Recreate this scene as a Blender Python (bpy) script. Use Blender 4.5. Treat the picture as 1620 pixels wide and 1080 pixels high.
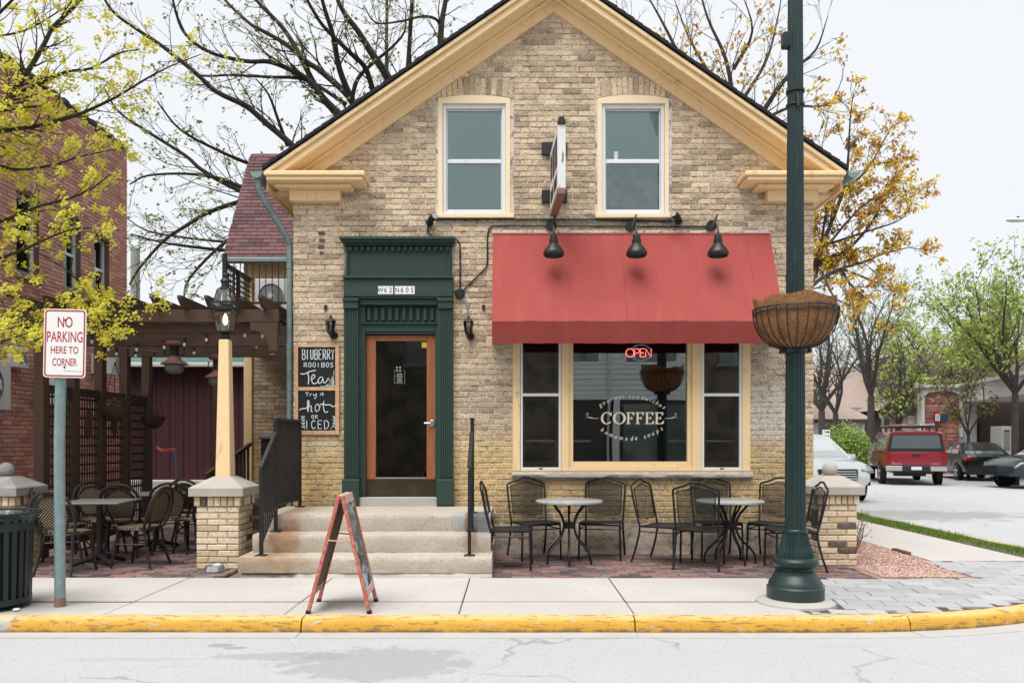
import bpy, bmesh, math, random
from mathutils import Vector, Matrix

for o in list(bpy.data.objects):
    bpy.data.objects.remove(o)
S = bpy.context.scene
COL = S.collection
R = math.radians
PI = math.pi

# ------------------------------------------------------------------ camera
D, F, CX, HY, H = 9.9, 1257.0, 810.0, 697.0, 1.40     # metres to the front wall, focal length in photo pixels, eye height
cam_data = bpy.data.cameras.new('camera')
cam = bpy.data.objects.new('camera', cam_data)
COL.objects.link(cam)
cam.location = (0, -D, H)
cam.rotation_euler = (R(90), 0, 0)
cam_data.sensor_width = 36.0
cam_data.lens = 36.0 * F / 1620.0
cam_data.shift_y = (HY - 540.0) / 1620.0
cam_data.clip_start = 0.05
cam_data.clip_end = 800
S.camera = cam

# ------------------------------------------------------------------ sky and sun (bright overcast)
SUN = Vector((-0.18, -0.40, 0.90)).normalized()
world = bpy.data.worlds.new('World')
S.world = world
world.use_nodes = True
nt = world.node_tree
nt.nodes.clear()
wo = nt.nodes.new('ShaderNodeOutputWorld')
bg = nt.nodes.new('ShaderNodeBackground')
sky = nt.nodes.new('ShaderNodeTexSky')
sky.sky_type = 'NISHITA'
sky.sun_disc = False
sky.sun_elevation = math.asin(SUN.z)
sky.sun_rotation = math.atan2(SUN.x, SUN.y)
sky.dust_density = 4.0
cloud = nt.nodes.new('ShaderNodeTexNoise')
cloud.inputs['Scale'].default_value = 1.6
cloud.inputs['Detail'].default_value = 4.0
cr = nt.nodes.new('ShaderNodeValToRGB')
cr.color_ramp.elements[0].position = 0.3
cr.color_ramp.elements[0].color = (3.50, 3.60, 3.68, 1)
cr.color_ramp.elements[1].position = 0.7
cr.color_ramp.elements[1].color = (3.72, 3.77, 3.82, 1)
tc = nt.nodes.new('ShaderNodeTexCoord')
mx = nt.nodes.new('ShaderNodeMixRGB')
mx.inputs[0].default_value = 0.92
nt.links.new(tc.outputs['Generated'], cloud.inputs['Vector'])
nt.links.new(cloud.outputs['Fac'], cr.inputs['Fac'])
nt.links.new(sky.outputs['Color'], mx.inputs[1])
nt.links.new(cr.outputs['Color'], mx.inputs[2])
nt.links.new(mx.outputs['Color'], bg.inputs['Color'])
bg.inputs['Strength'].default_value = 0.1
nt.links.new(bg.outputs['Background'], wo.inputs['Surface'])

sun_data = bpy.data.lights.new('sun', 'SUN')
sun_data.energy = 1.5
sun_data.angle = R(45)
sun_data.color = (1.0, 0.97, 0.92)
sun_o = bpy.data.objects.new('sun', sun_data)
COL.objects.link(sun_o)
sun_o.location = (-6, -14, 25)
sun_o.rotation_euler = SUN.to_track_quat('Z', 'Y').to_euler()

S.view_settings.view_transform = 'Standard'
S.view_settings.look = 'None'
S.view_settings.gamma = 1.0
S.view_settings.exposure = 1.38
S.view_settings.use_curve_mapping = False
S.render.engine = 'CYCLES'
S.cycles.max_bounces = 8
S.cycles.transparent_max_bounces = 24
S.cycles.caustics_reflective = False
S.cycles.caustics_refractive = False

# ------------------------------------------------------------------ measuring helpers
def fx(px, y=0.0): return (px - CX) * (D + y) / F
def fz(py, y=0.0): return H - (py - HY) * (D + y) / F
def at(px, py, y): return Vector((fx(px, y), y, fz(py, y)))

# ------------------------------------------------------------------ object helpers
OFF = {}
def link(o):
    COL.objects.link(o)
    return o
def tag(o, label=None, cat=None, group=None, kind=None):
    if label: o['label'] = label
    if cat: o['category'] = cat
    if group: o['group'] = group
    if kind: o['kind'] = kind
    return o
def root(name, label, cat, loc=(0, 0, 0), group=None, kind=None):
    o = link(bpy.data.objects.new(name, None))
    o.location = loc
    o.empty_display_size = 0.1
    OFF[o.name] = Vector(loc)
    return tag(o, label, cat, group, kind)
def off(parent):
    return OFF.get(parent.name, Vector((0, 0, 0))) if parent else Vector((0, 0, 0))
def copy_tree(o, parent=None):
    c = link(o.copy())
    c.parent = parent
    for ch in list(o.children):
        copy_tree(ch, c)
    return c
def place(o, loc, rz=0.0, label=None, group=None):
    o.location = loc
    o.rotation_euler = (0, 0, rz)
    if label: o['label'] = label
    if group: o['group'] = group
    return o

class MB:
    """collects faces for one mesh"""
    def __init__(s):
        s.v = []; s.f = []; s.r = []
    def add(s, vs, fs, rnd=0.5):
        b = len(s.v)
        s.v.extend([tuple(v) for v in vs])
        for f in fs:
            s.f.append(tuple(i + b for i in f)); s.r.append(rnd)
        return s
    def box(s, x0, x1, y0, y1, z0, z1, M=None, rnd=0.5):
        vs = [Vector((x, y, z)) for z in (z0, z1) for y in (y0, y1) for x in (x0, x1)]
        if M is not None: vs = [M @ v for v in vs]
        return s.add(vs, [(0, 2, 3, 1), (4, 5, 7, 6), (0, 1, 5, 4), (2, 6, 7, 3), (0, 4, 6, 2), (1, 3, 7, 5)], rnd)
    def bar(s, a, b, w, h, up=(0, 0, 1), rnd=0.5):
        """rectangular bar from a to b, w across and h along up"""
        a, b = Vector(a), Vector(b)
        t = (b - a).normalized()
        u = Vector(up); side = t.cross(u).normalized(); u = side.cross(t).normalized()
        vs = []
        for p in (a, b):
            for sx, sy in ((-1, -1), (1, -1), (1, 1), (-1, 1)):
                vs.append(p + side * sx * w / 2 + u * sy * h / 2)
        return s.add(vs, [(3, 2, 1, 0), (4, 5, 6, 7), (0, 1, 5, 4), (1, 2, 6, 5), (2, 3, 7, 6), (3, 0, 4, 7)], rnd)
    def tube(s, pts, rad, n=8, cap=True, closed=False, rnd=0.5):
        pts = [Vector(p) for p in pts]
        k = len(pts)
        if not hasattr(rad, '__len__'): rad = [rad] * k
        rings = []
        prev = None
        for i, p in enumerate(pts):
            if closed: t = pts[(i + 1) % k] - pts[i - 1]
            else: t = pts[min(i + 1, k - 1)] - pts[max(i - 1, 0)]
            if t.length < 1e-9: t = Vector((0, 0, 1))
            t.normalize()
            if prev is None:
                a = Vector((0, 0, 1)) if abs(t.z) < 0.9 else Vector((1, 0, 0))
                u = t.cross(a).normalized()
            else:
                u = prev - t * prev.dot(t)
                if u.length < 1e-6: u = t.orthogonal()
                u.normalize()
            prev = u
            w = t.cross(u)
            rings.append([p + (u * math.cos(2 * PI * j / n) + w * math.sin(2 * PI * j / n)) * rad[i] for j in range(n)])
        vs = [v for r_ in rings for v in r_]
        fs = []
        for i in range(k if closed else k - 1):
            a, b = i * n, ((i + 1) % k) * n
            for j in range(n):
                fs.append((a + j, a + (j + 1) % n, b + (j + 1) % n, b + j))
        if cap and not closed:
            fs.append(tuple(range(n - 1, -1, -1)))
            fs.append(tuple((k - 1) * n + j for j in range(n)))
        return s.add(vs, fs, rnd)
    def lathe(s, prof, n=24, c=(0, 0, 0), M=None, flute=None, rnd=0.5):
        c = Vector(c)
        vs = []
        for i, (r, z) in enumerate(prof):
            for j in range(n):
                rr = r
                if flute and flute[0] <= i <= flute[1] and j % 2: rr = r * flute[2]
                a = 2 * PI * j / n
                v = Vector((rr * math.cos(a), rr * math.sin(a), z))
                if M is not None: v = M @ v
                vs.append(v + c)
        fs = []
        for i in range(len(prof) - 1):
            for j in range(n):
                fs.append((i * n + j, i * n + (j + 1) % n, (i + 1) * n + (j + 1) % n, (i + 1) * n + j))
        if prof[0][0] > 1e-4: fs.append(tuple(range(n - 1, -1, -1)))
        if prof[-1][0] > 1e-4: fs.append(tuple((len(prof) - 1) * n + j for j in range(n)))
        return s.add(vs, fs, rnd)
    def prism(s, poly, a, b, axis='y', rnd=0.5):
        """polygon swept from a to b along an axis; poly in the two other coordinates"""
        def p3(q, t):
            if axis == 'y': return (q[0], t, q[1])
            if axis == 'x': return (t, q[0], q[1])
            return (q[0], q[1], t)
        n = len(poly)
        vs = [p3(q, a) for q in poly] + [p3(q, b) for q in poly]
        fs = [tuple(range(n - 1, -1, -1)), tuple(range(n, 2 * n))]
        for i in range(n):
            fs.append((i, (i + 1) % n, n + (i + 1) % n, n + i))
        return s.add(vs, fs, rnd)
    def loft(s, rings, cap=True, closed=True, rnd=0.5):
        n = len(rings[0])
        vs = [v for r_ in rings for v in r_]
        fs = []
        for i in range(len(rings) - 1):
            for j in range(n if closed else n - 1):
                fs.append((i * n + j, i * n + (j + 1) % n, (i + 1) * n + (j + 1) % n, (i + 1) * n + j))
        if cap:
            fs.append(tuple(range(n - 1, -1, -1)))
            fs.append(tuple((len(rings) - 1) * n + j for j in range(n)))
        return s.add(vs, fs, rnd)
    def ball(s, c, r, n=12, m=8, sz=1.0, rnd=0.5):
        prof = [(max(1e-5, r * math.sin(PI * i / m)), -r * sz * math.cos(PI * i / m)) for i in range(m + 1)]
        return s.lathe(prof, n, c, rnd=rnd)
    def quad(s, a, b, c, d, rnd=0.5):
        return s.add([a, b, c, d], [(0, 1, 2, 3)], rnd)
    def build(s, name, mat, parent=None, smooth=False, bev=0.0, kind=None, seg=1, raw=False, o_loc=None):
        me = bpy.data.meshes.new(name)
        ov = off(parent)
        if o_loc is not None: ov = Vector(o_loc)
        vs = [(v[0] - ov.x, v[1] - ov.y, v[2] - ov.z) for v in s.v]
        me.from_pydata(vs, [], s.f)
        if raw:
            at_ = me.attributes.new('rnd', 'FLOAT', 'FACE')
            at_.data.foreach_set('value', s.r)
        else:
            bm = bmesh.new()
            bm.from_mesh(me)
            bmesh.ops.recalc_face_normals(bm, faces=bm.faces)
            if bev > 0:
                es = [e for e in bm.edges if len(e.link_faces) == 2 and e.calc_face_angle(0) > 0.5]
                bmesh.ops.bevel(bm, geom=es, offset=bev, segments=seg, affect='EDGES', clamp_overlap=True, profile=0.5)
            bm.to_mesh(me)
            bm.free()
        if smooth:
            me.polygons.foreach_set('use_smooth', [True] * len(me.polygons))
            me.set_sharp_from_angle(angle=R(38))
        me.materials.append(MATS[mat] if isinstance(mat, str) else mat)
        o = link(bpy.data.objects.new(name, me))
        if parent is not None:
            o.parent = parent
            OFF[o.name] = ov
        elif o_loc is not None:
            o.location = ov
            OFF[o.name] = ov
        if kind: o['kind'] = kind
        return o

def box(name, mat, parent, x0, x1, y0, y1, z0, z1, bev=0.0, **k):
    return MB().box(x0, x1, y0, y1, z0, z1).build(name, mat, parent, bev=bev, **k)

def curve_pts(ctrl, n=8):
    """Catmull-Rom through control points"""
    c = [Vector(p) for p in ctrl]
    c = [c[0] * 2 - c[1]] + c + [c[-1] * 2 - c[-2]]
    out = []
    for i in range(1, len(c) - 2):
        for j in range(n):
            t = j / n
            a, b, d, e = c[i - 1], c[i], c[i + 1], c[i + 2]
            out.append(0.5 * ((2 * b) + (d - a) * t + (2 * a - 5 * b + 4 * d - e) * t * t + (3 * b - a - 3 * d + e) * t ** 3))
    out.append(c[-2])
    return out

# ------------------------------------------------------------------ materials
MATS = {}
def lin(c):
    return tuple(((x / 255.0) / 12.92 if x / 255.0 <= 0.04045 else ((x / 255.0 + 0.055) / 1.055) ** 2.4) for x in c)
def mat(name, base, layers=(), rough=0.75, metal=0.0, bump=(), ramp=None, emit=None, spec=0.4, alpha=None, coat=0.0, rough2=None, coord='pos', trans=0.0):
    m = bpy.data.materials.new(name)
    m.use_nodes = True
    t = m.node_tree
    b = t.nodes['Principled BSDF']
    N = lambda k: t.nodes.new(k)
    L = t.links.new
    geo = N('ShaderNodeNewGeometry')
    if coord == 'obj':
        tcn = N('ShaderNodeTexCoord'); pos = tcn.outputs['Object']
    else:
        pos = geo.outputs['Position']
    pos0 = pos1 = pos
    if ramp:
        a = N('ShaderNodeAttribute'); a.attribute_name = 'rnd'
        sh = N('ShaderNodeVectorMath'); sh.operation = 'SCALE'; sh.inputs[0].default_value = (41.0, 17.0, 29.0)
        L(a.outputs['Fac'], sh.inputs['Scale'])
        ad = N('ShaderNodeVectorMath'); ad.operation = 'ADD'; L(pos, ad.inputs[0]); L(sh.outputs[0], ad.inputs[1])
        pos1 = ad.outputs[0]                      # fine grain differs from piece to piece
        rp = N('ShaderNodeValToRGB')
        rp.color_ramp.interpolation = 'LINEAR'
        els = rp.color_ramp.elements
        while len(els) < len(ramp): els.new(0.5)
        for e, (p, c) in zip(els, ramp):
            e.position = p; e.color = (*c, 1)
        L(a.outputs['Fac'], rp.inputs['Fac'])
        col = rp.outputs['Color']
    else:
        c0 = N('ShaderNodeRGB'); c0.outputs[0].default_value = (*base, 1)
        col = c0.outputs[0]
    def noise(scale, stretch=None, detail=5.0, seed=0.0, roughn=0.55):
        n = N('ShaderNodeTexNoise')
        n.inputs['Scale'].default_value = scale
        n.inputs['Detail'].default_value = detail
        n.inputs['Roughness'].default_value = roughn
        mp = N('ShaderNodeMapping')
        mp.inputs['Location'].default_value = (seed, seed * 1.7, seed * 0.6)
        if stretch: mp.inputs['Scale'].default_value = stretch
        L(pos1 if scale > 12 else pos0, mp.inputs['Vector']); L(mp.outputs['Vector'], n.inputs['Vector'])
        return n.outputs['Fac']
    def step(v, lo, hi):
        n = N('ShaderNodeMapRange'); n.interpolation_type = 'SMOOTHSTEP'
        n.inputs['From Min'].default_value = lo; n.inputs['From Max'].default_value = hi
        L(v, n.inputs['Value'])
        return n.outputs['Result']
    def math2(op, a, b_):
        n = N('ShaderNodeMath'); n.operation = op
        for i, q in enumerate((a, b_)):
            if isinstance(q, (int, float)): n.inputs[i].default_value = q
            else: L(q, n.inputs[i])
        return n.outputs[0]
    sd = 0
    for ly in layers:
        sd += 7.3
        k = ly[0]
        if k == 'n':            # ('n', scale, lo, hi, colour, strength, stretch)
            fac = step(noise(ly[1], ly[6] if len(ly) > 6 else None, seed=sd), ly[2], ly[3])
            c, st = ly[4], ly[5]
        elif k == 'v':          # voronoi cells speckle ('v', scale, lo, hi, colour, strength)
            vn = N('ShaderNodeTexVoronoi'); vn.inputs['Scale'].default_value = ly[1]
            L(pos, vn.inputs['Vector'])
            sx = N('ShaderNodeSeparateColor'); L(vn.outputs['Color'], sx.inputs['Color'])
            fac = step(sx.outputs[0], ly[2], ly[3]); c, st = ly[4], ly[5]
        elif k == 'c':          # hairline cracks ('c', scale, width, colour, strength)
            vn = N('ShaderNodeTexVoronoi'); vn.feature = 'DISTANCE_TO_EDGE'; vn.inputs['Scale'].default_value = ly[1]
            ds_n = N('ShaderNodeVectorMath'); ds_n.operation = 'ADD'
            wn = N('ShaderNodeTexNoise'); wn.inputs['Scale'].default_value = 2.5; wn.inputs['Detail'].default_value = 5.0; L(pos, wn.inputs['Vector'])
            wv = N('ShaderNodeVectorMath'); wv.operation = 'SCALE'; wv.inputs['Scale'].default_value = 0.5; L(wn.outputs['Color'], wv.inputs[0])
            L(pos, ds_n.inputs[0]); L(wv.outputs[0], ds_n.inputs[1]); L(ds_n.outputs[0], vn.inputs['Vector'])
            fac = step(vn.outputs['Distance'], ly[2], 0.0)
            fac = math2('MULTIPLY', fac, step(noise(0.9, seed=sd), 0.45, 0.6)); c, st = ly[3], ly[4]
        elif k == 'a':          # along an axis with noise ('a', axis, lo, hi, colour, strength, noiseamp, noisescale)
            sp = N('ShaderNodeSeparateXYZ'); L(pos, sp.inputs[0])
            val = sp.outputs['XYZ'.index(ly[1])]
            if len(ly) > 6:
                val = math2('ADD', val, math2('MULTIPLY', math2('SUBTRACT', noise(ly[7], seed=sd), 0.5), ly[6]))
            fac = step(val, ly[2], ly[3]); c, st = ly[4], ly[5]
        elif k == 's':          # spot ('s', (x,y,z), (rx,ry,rz), colour, strength, noiseamp, noisescale)
            mp = N('ShaderNodeVectorMath'); mp.operation = 'SUBTRACT'; L(pos, mp.inputs[0]); mp.inputs[1].default_value = ly[1]
            dv = N('ShaderNodeVectorMath'); dv.operation = 'DIVIDE'; L(mp.outputs[0], dv.inputs[0]); dv.inputs[1].default_value = ly[2]
            ln = N('ShaderNodeVectorMath'); ln.operation = 'LENGTH'; L(dv.outputs[0], ln.inputs[0])
            val = math2('ADD', ln.outputs['Value'], math2('MULTIPLY', math2('SUBTRACT', noise(ly[6], seed=sd), 0.5), ly[5]))
            inv = N('ShaderNodeMapRange'); inv.interpolation_type = 'SMOOTHSTEP'
            sh = ly[7] if len(ly) > 7 else 0.35
            inv.inputs['From Min'].default_value = 1.0 + sh / 2; inv.inputs['From Max'].default_value = 1.0 - sh / 2
            L(val, inv.inputs['Value'])
            fac = inv.outputs['Result']; c, st = ly[3], ly[4]
        mm = N('ShaderNodeMixRGB')
        L(math2('MULTIPLY', fac, st), mm.inputs[0])
        L(col, mm.inputs[1]); mm.inputs[2].default_value = (*c, 1)
        col = mm.outputs[0]
    L(col, b.inputs['Base Color'])
    b.inputs['Roughness'].default_value = rough
    if rough2 is not None:
        rr = N('ShaderNodeMapRange'); rr.inputs['To Min'].default_value = rough; rr.inputs['To Max'].default_value = rough2
        L(noise(rough2 * 0 + 6.0, seed=3.1), rr.inputs['Value']); L(rr.outputs['Result'], b.inputs['Roughness'])
    b.inputs['Metallic'].default_value = metal
    b.inputs['Specular IOR Level'].default_value = spec
    if coat: b.inputs['Coat Weight'].default_value = coat; b.inputs['Coat Roughness'].default_value = 0.04
    prevn = None
    for bp in bump:             # (scale, strength, distance[, stretch])
        bn = N('ShaderNodeBump')
        bn.inputs['Strength'].default_value = bp[1]; bn.inputs['Distance'].default_value = bp[2]
        L(noise(bp[0], bp[3] if len(bp) > 3 else None, seed=sd + bp[0]), bn.inputs['Height'])
        if prevn is not None: L(prevn, bn.inputs['Normal'])
        prevn = bn.outputs['Normal']
    if prevn is not None: L(prevn, b.inputs['Normal'])
    if emit:
        b.inputs['Emission Color'].default_value = (*emit[0], 1)
        b.inputs['Emission Strength'].default_value = emit[1]
    if trans:
        out = t.nodes['Material Output']
        tl_ = N('ShaderNodeBsdfTranslucent'); ms = N('ShaderNodeMixShader'); ms.inputs[0].default_value = trans
        L(col, tl_.inputs[0]); L(b.outputs[0], ms.inputs[1]); L(tl_.outputs[0], ms.inputs[2]); L(ms.outputs[0], out.inputs['Surface'])
    if alpha is not None:
        out = t.nodes['Material Output']
        tr = N('ShaderNodeBsdfTransparent'); ms = N('ShaderNodeMixShader')
        ms.inputs[0].default_value = alpha
        L(tr.outputs[0], ms.inputs[1]); L(b.outputs[0], ms.inputs[2]); L(ms.outputs[0], out.inputs['Surface'])
    MATS[name] = m
    return m

def glass(name, tint=(1, 1, 1), ior=1.9, rough=0.0, wave=0.0, gloss=(0.95, 1, 1)):
    """thin window pane: Fresnel mirror over clear glass"""
    m = bpy.data.materials.new(name); m.use_nodes = True
    t = m.node_tree; t.nodes.clear()
    N = lambda k: t.nodes.new(k); L = t.links.new
    out = N('ShaderNodeOutputMaterial'); fr = N('ShaderNodeFresnel'); fr.inputs['IOR'].default_value = ior
    tr = N('ShaderNodeBsdfTransparent'); tr.inputs[0].default_value = (*tint, 1)
    gl = N('ShaderNodeBsdfGlossy'); gl.inputs['Roughness'].default_value = rough; gl.inputs[0].default_value = (*gloss, 1)
    ms = N('ShaderNodeMixShader')
    if wave:
        n = N('ShaderNodeTexNoise'); n.inputs['Scale'].default_value = 1.8; n.inputs['Detail'].default_value = 1
        g = N('ShaderNodeNewGeometry'); L(g.outputs['Position'], n.inputs['Vector'])
        bn = N('ShaderNodeBump'); bn.inputs['Strength'].default_value = 1.0; bn.inputs['Distance'].default_value = wave
        L(n.outputs['Fac'], bn.inputs['Height']); L(bn.outputs['Normal'], gl.inputs['Normal'])
    L(fr.outputs[0], ms.inputs[0]); L(tr.outputs[0], ms.inputs[1]); L(gl.outputs[0], ms.inputs[2])
    L(ms.outputs[0], out.inputs['Surface'])
    MATS[name] = m
    return m

W_ = (1, 1, 1)
BR = [(0.0, (0.28, 0.205, 0.14)), (0.12, (0.45, 0.34, 0.23)), (0.40, (0.61, 0.47, 0.315)), (0.75, (0.75, 0.60, 0.415)), (0.9, (0.65, 0.485, 0.30)), (1.0, (0.43, 0.315, 0.205))]
BRY = (0.62, 0.415, 0.125)
mat('cream_brick', None, ramp=BR, rough=0.9, layers=[
    ('a', 'Z', 2.0, 1.0, BRY, 0.82, 1.2, 1.3),
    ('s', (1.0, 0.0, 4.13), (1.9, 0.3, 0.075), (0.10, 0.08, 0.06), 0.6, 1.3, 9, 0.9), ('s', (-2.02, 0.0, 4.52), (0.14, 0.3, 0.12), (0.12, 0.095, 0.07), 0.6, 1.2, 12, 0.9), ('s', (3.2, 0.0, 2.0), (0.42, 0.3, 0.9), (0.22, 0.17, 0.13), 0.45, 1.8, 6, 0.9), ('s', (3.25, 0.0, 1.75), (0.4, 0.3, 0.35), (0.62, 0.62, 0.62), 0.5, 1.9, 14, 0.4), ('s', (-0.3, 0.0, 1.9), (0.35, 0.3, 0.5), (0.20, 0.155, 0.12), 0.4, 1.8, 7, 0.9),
    ('n', 3.0, 0.54, 0.72, (0.30, 0.22, 0.155), 0.4),
    ('n', 22, 0.50, 0.58, (0.27, 0.185, 0.11), 0.42, (1, 1, 2.2)),
    ('n', 40, 0.52, 0.60, (0.80, 0.69, 0.52), 0.4, (1, 1, 2)),
    ('n', 45, 0.58, 0.63, (0.09, 0.066, 0.05), 0.7),
    ('n', 1.1, 0.55, 0.72, (0.20, 0.16, 0.13), 0.4),
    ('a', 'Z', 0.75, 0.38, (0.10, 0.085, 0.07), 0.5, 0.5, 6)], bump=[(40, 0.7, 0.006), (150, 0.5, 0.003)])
mat('cream_mortar', (0.62, 0.57, 0.51), rough=0.95, layers=[
    ('n', 2.4, 0.45, 0.62, (0.34, 0.29, 0.24), 0.8), ('n', 30, 0.5, 0.6, (0.70, 0.66, 0.61), 0.6), ('n', 14, 0.54, 0.62, (0.10, 0.085, 0.07), 0.7)], bump=[(80, 0.6, 0.004)])
mat('pier_brick', None, ramp=[(0.0, (0.10, 0.075, 0.06)), (0.10, (0.12, 0.10, 0.085)), (0.13, (0.52, 0.39, 0.24)), (0.5, (0.72, 0.59, 0.41)), (0.85, (0.76, 0.65, 0.50)), (1.0, (0.58, 0.42, 0.23))], rough=0.9, layers=[
    ('n', 30, 0.52, 0.66, (0.36, 0.26, 0.16), 0.5), ('n', 90, 0.62, 0.72, (0.1, 0.08, 0.06), 0.4)], bump=[(45, 0.6, 0.005)])
mat('pier_mortar', (0.42, 0.33, 0.26), rough=0.95, layers=[('n', 40, 0.45, 0.7, (0.55, 0.47, 0.4), 0.5)])
mat('red_brick', None, ramp=[(0.0, (0.40, 0.185, 0.14)), (0.3, (0.50, 0.25, 0.195)), (0.7, (0.57, 0.295, 0.235)), (1.0, (0.63, 0.37, 0.30))], rough=0.9, layers=[
    ('n', 0.8, 0.5, 0.8, (0.34, 0.155, 0.115), 0.4), ('n', 40, 0.55, 0.7, (0.20, 0.085, 0.065), 0.4), ('n', 70, 0.6, 0.7, (0.35, 0.2, 0.15), 0.4)], bump=[(50, 0.5, 0.004)])
mat('red_mortar', (0.13, 0.085, 0.07), rough=0.95, layers=[('n', 30, 0.5, 0.7, (0.18, 0.13, 0.11), 0.5)])
mat('stucco', (0.34, 0.28, 0.22), rough=0.95, layers=[
    ('n', 2.2, 0.45, 0.65, (0.46, 0.40, 0.33), 0.8), ('n', 5, 0.52, 0.66, (0.17, 0.135, 0.11), 0.8), ('n', 22, 0.58, 0.7, (0.09, 0.07, 0.06), 0.7), ('a', 'Z', 0.10, 0.0, (0.5, 0.46, 0.4), 0.5, 0.12, 9)], bump=[(5, 0.8, 0.05), (30, 0.6, 0.01)])
mat('cream_paint', (0.83, 0.615, 0.345), rough=0.45, layers=[('n', 5, 0.5, 0.8, (0.78, 0.565, 0.30), 0.5), ('n', 40, 0.66, 0.72, (0.35, 0.25, 0.14), 0.35), ('n', 1.5, 0.6, 0.8, (0.66, 0.48, 0.26), 0.4), ('n', 9, 0.60, 0.70, (0.50, 0.36, 0.20), 0.45, (1, 1, 0.4)), ('c', 0.8, 0.006, (0.25, 0.17, 0.09), 0.5)], bump=[(120, 0.12, 0.002)], spec=0.35)
mat('pale_paint', (0.84, 0.69, 0.47), rough=0.45, layers=[('n', 5, 0.5, 0.8, (0.77, 0.62, 0.41), 0.5), ('n', 50, 0.66, 0.72, (0.35, 0.27, 0.18), 0.3)], bump=[(120, 0.1, 0.002)])
mat('white_vinyl', (0.72, 0.74, 0.76), rough=0.35, layers=[('n', 12, 0.6, 0.75, (0.52, 0.52, 0.51), 0.5)])
mat('shingle_dark', (0.018, 0.017, 0.022), rough=0.95, layers=[('n', 30, 0.5, 0.7, (0.035, 0.034, 0.04), 0.6)], bump=[(60, 0.5, 0.005)])
mat('shingle_red', None, ramp=[(0.0, (0.085, 0.05, 0.058)), (0.4, (0.14, 0.07, 0.072)), (0.7, (0.19, 0.092, 0.088)), (1.0, (0.12, 0.09, 0.105))], rough=0.95, layers=[('n', 120, 0.5, 0.65, (0.06, 0.035, 0.04), 0.5)], bump=[(150, 0.5, 0.003)])
mat('shingle_tan', (0.34, 0.265, 0.235), rough=0.95, layers=[('n', 3, 0.4, 0.7, (0.29, 0.22, 0.2), 0.7), ('n', 30, 0.5, 0.7, (0.24, 0.18, 0.16), 0.6, (1, 1, 4))])
mat('shingle_brown', (0.115, 0.085, 0.08), rough=0.95, layers=[('n', 2, 0.45, 0.7, (0.16, 0.12, 0.115), 0.7), ('n', 20, 0.5, 0.7, (0.07, 0.05, 0.05), 0.6, (1, 1, 5))])
mat('shingle_green', (0.10, 0.19, 0.17), rough=0.9, layers=[('n', 20, 0.5, 0.7, (0.06, 0.12, 0.11), 0.6, (1, 1, 5))])
mat('green_paint', (0.026, 0.052, 0.043), rough=0.42, layers=[('n', 6, 0.5, 0.8, (0.034, 0.064, 0.053), 0.6), ('n', 70, 0.70, 0.76, (0.2, 0.2, 0.17), 0.5)], bump=[(90, 0.15, 0.002)])
mat('lamp_green', (0.008, 0.025, 0.0245), rough=0.38, layers=[('n', 7, 0.5, 0.75, (0.012, 0.035, 0.033), 0.7), ('n', 30, 0.60, 0.72, (0.04, 0.065, 0.062), 0.45, (1, 1, 0.15)), ('a', 'Z', 0.35, 0.0, (0.05, 0.06, 0.055), 0.45, 0.5, 14)], bump=[(70, 0.15, 0.002)])
mat('door_wood', (0.30, 0.105, 0.040), rough=0.4, layers=[('n', 9, 0.4, 0.65, (0.38, 0.15, 0.062), 0.7, (6, 6, 0.5)), ('n', 40, 0.5, 0.7, (0.19, 0.065, 0.028), 0.5, (6, 6, 0.3))], bump=[(60, 0.15, 0.002, (6, 6, .4))])
mat('raw_wood', (0.55, 0.33, 0.19), rough=0.7, layers=[('n', 14, 0.45, 0.65, (0.64, 0.45, 0.28), 0.7), ('n', 6, 0.55, 0.7, (0.45, 0.22, 0.11), 0.6)])
mat('bronze', (0.065, 0.048, 0.034), rough=0.35, metal=0.6, layers=[('n', 4, 0.45, 0.7, (0.12, 0.09, 0.05), 0.5)])
mat('steel', (0.55, 0.56, 0.58), rough=0.28, metal=0.9)
mat('galvanised', (0.20, 0.28, 0.29), rough=0.5, metal=0.25, layers=[('n', 14, 0.45, 0.65, (0.26, 0.35, 0.36), 0.6), ('n', 50, 0.68, 0.74, (0.10, 0.08, 0.06), 0.6)])
mat('copper_green', (0.19, 0.27, 0.265), rough=0.5, metal=0.2, layers=[('n', 8, 0.45, 0.65, (0.13, 0.19, 0.19), 0.6)])
mat('black_iron', (0.007, 0.007, 0.008), rough=0.5, spec=0.5)
mat('black_metal', (0.010, 0.011, 0.012), rough=0.42, spec=0.5)
mat('black_plastic', (0.014, 0.014, 0.015), rough=0.5)
mat('chair_iron', (0.007, 0.009, 0.010), rough=0.42, spec=0.4)
mat('mesh_fabric', (0.007, 0.008, 0.009), rough=0.7, alpha=0.62)
mat('mesh_seat', (0.006, 0.007, 0.008), rough=0.6, alpha=0.93)
mat('marble_top', (0.33, 0.34, 0.35), rough=0.25, layers=[('n', 9, 0.45, 0.6, (0.44, 0.45, 0.46), 0.7, (1, 2.2, 1)), ('n', 22, 0.56, 0.66, (0.27, 0.28, 0.29), 0.6)])
mat('awning_red', (0.34, 0.060, 0.053), rough=0.85, layers=[('n', 1.3, 0.45, 0.75, (0.395, 0.083, 0.073), 0.5), ('n', 70, 0.5, 0.7, (0.30, 0.050, 0.044), 0.45, (1, 3, .5)), ('n', 3.0, 0.52, 0.72, (0.40, 0.10, 0.09), 0.28, (2.5, 1, 0.35)), ('n', 2.2, 0.58, 0.7, (0.27, 0.048, 0.042), 0.3, (3, 1, 0.6)), ('n', 55, 0.74, 0.78, (0.6, 0.3, 0.28), 0.5)], bump=[(160, 0.2, 0.002)])
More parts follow.
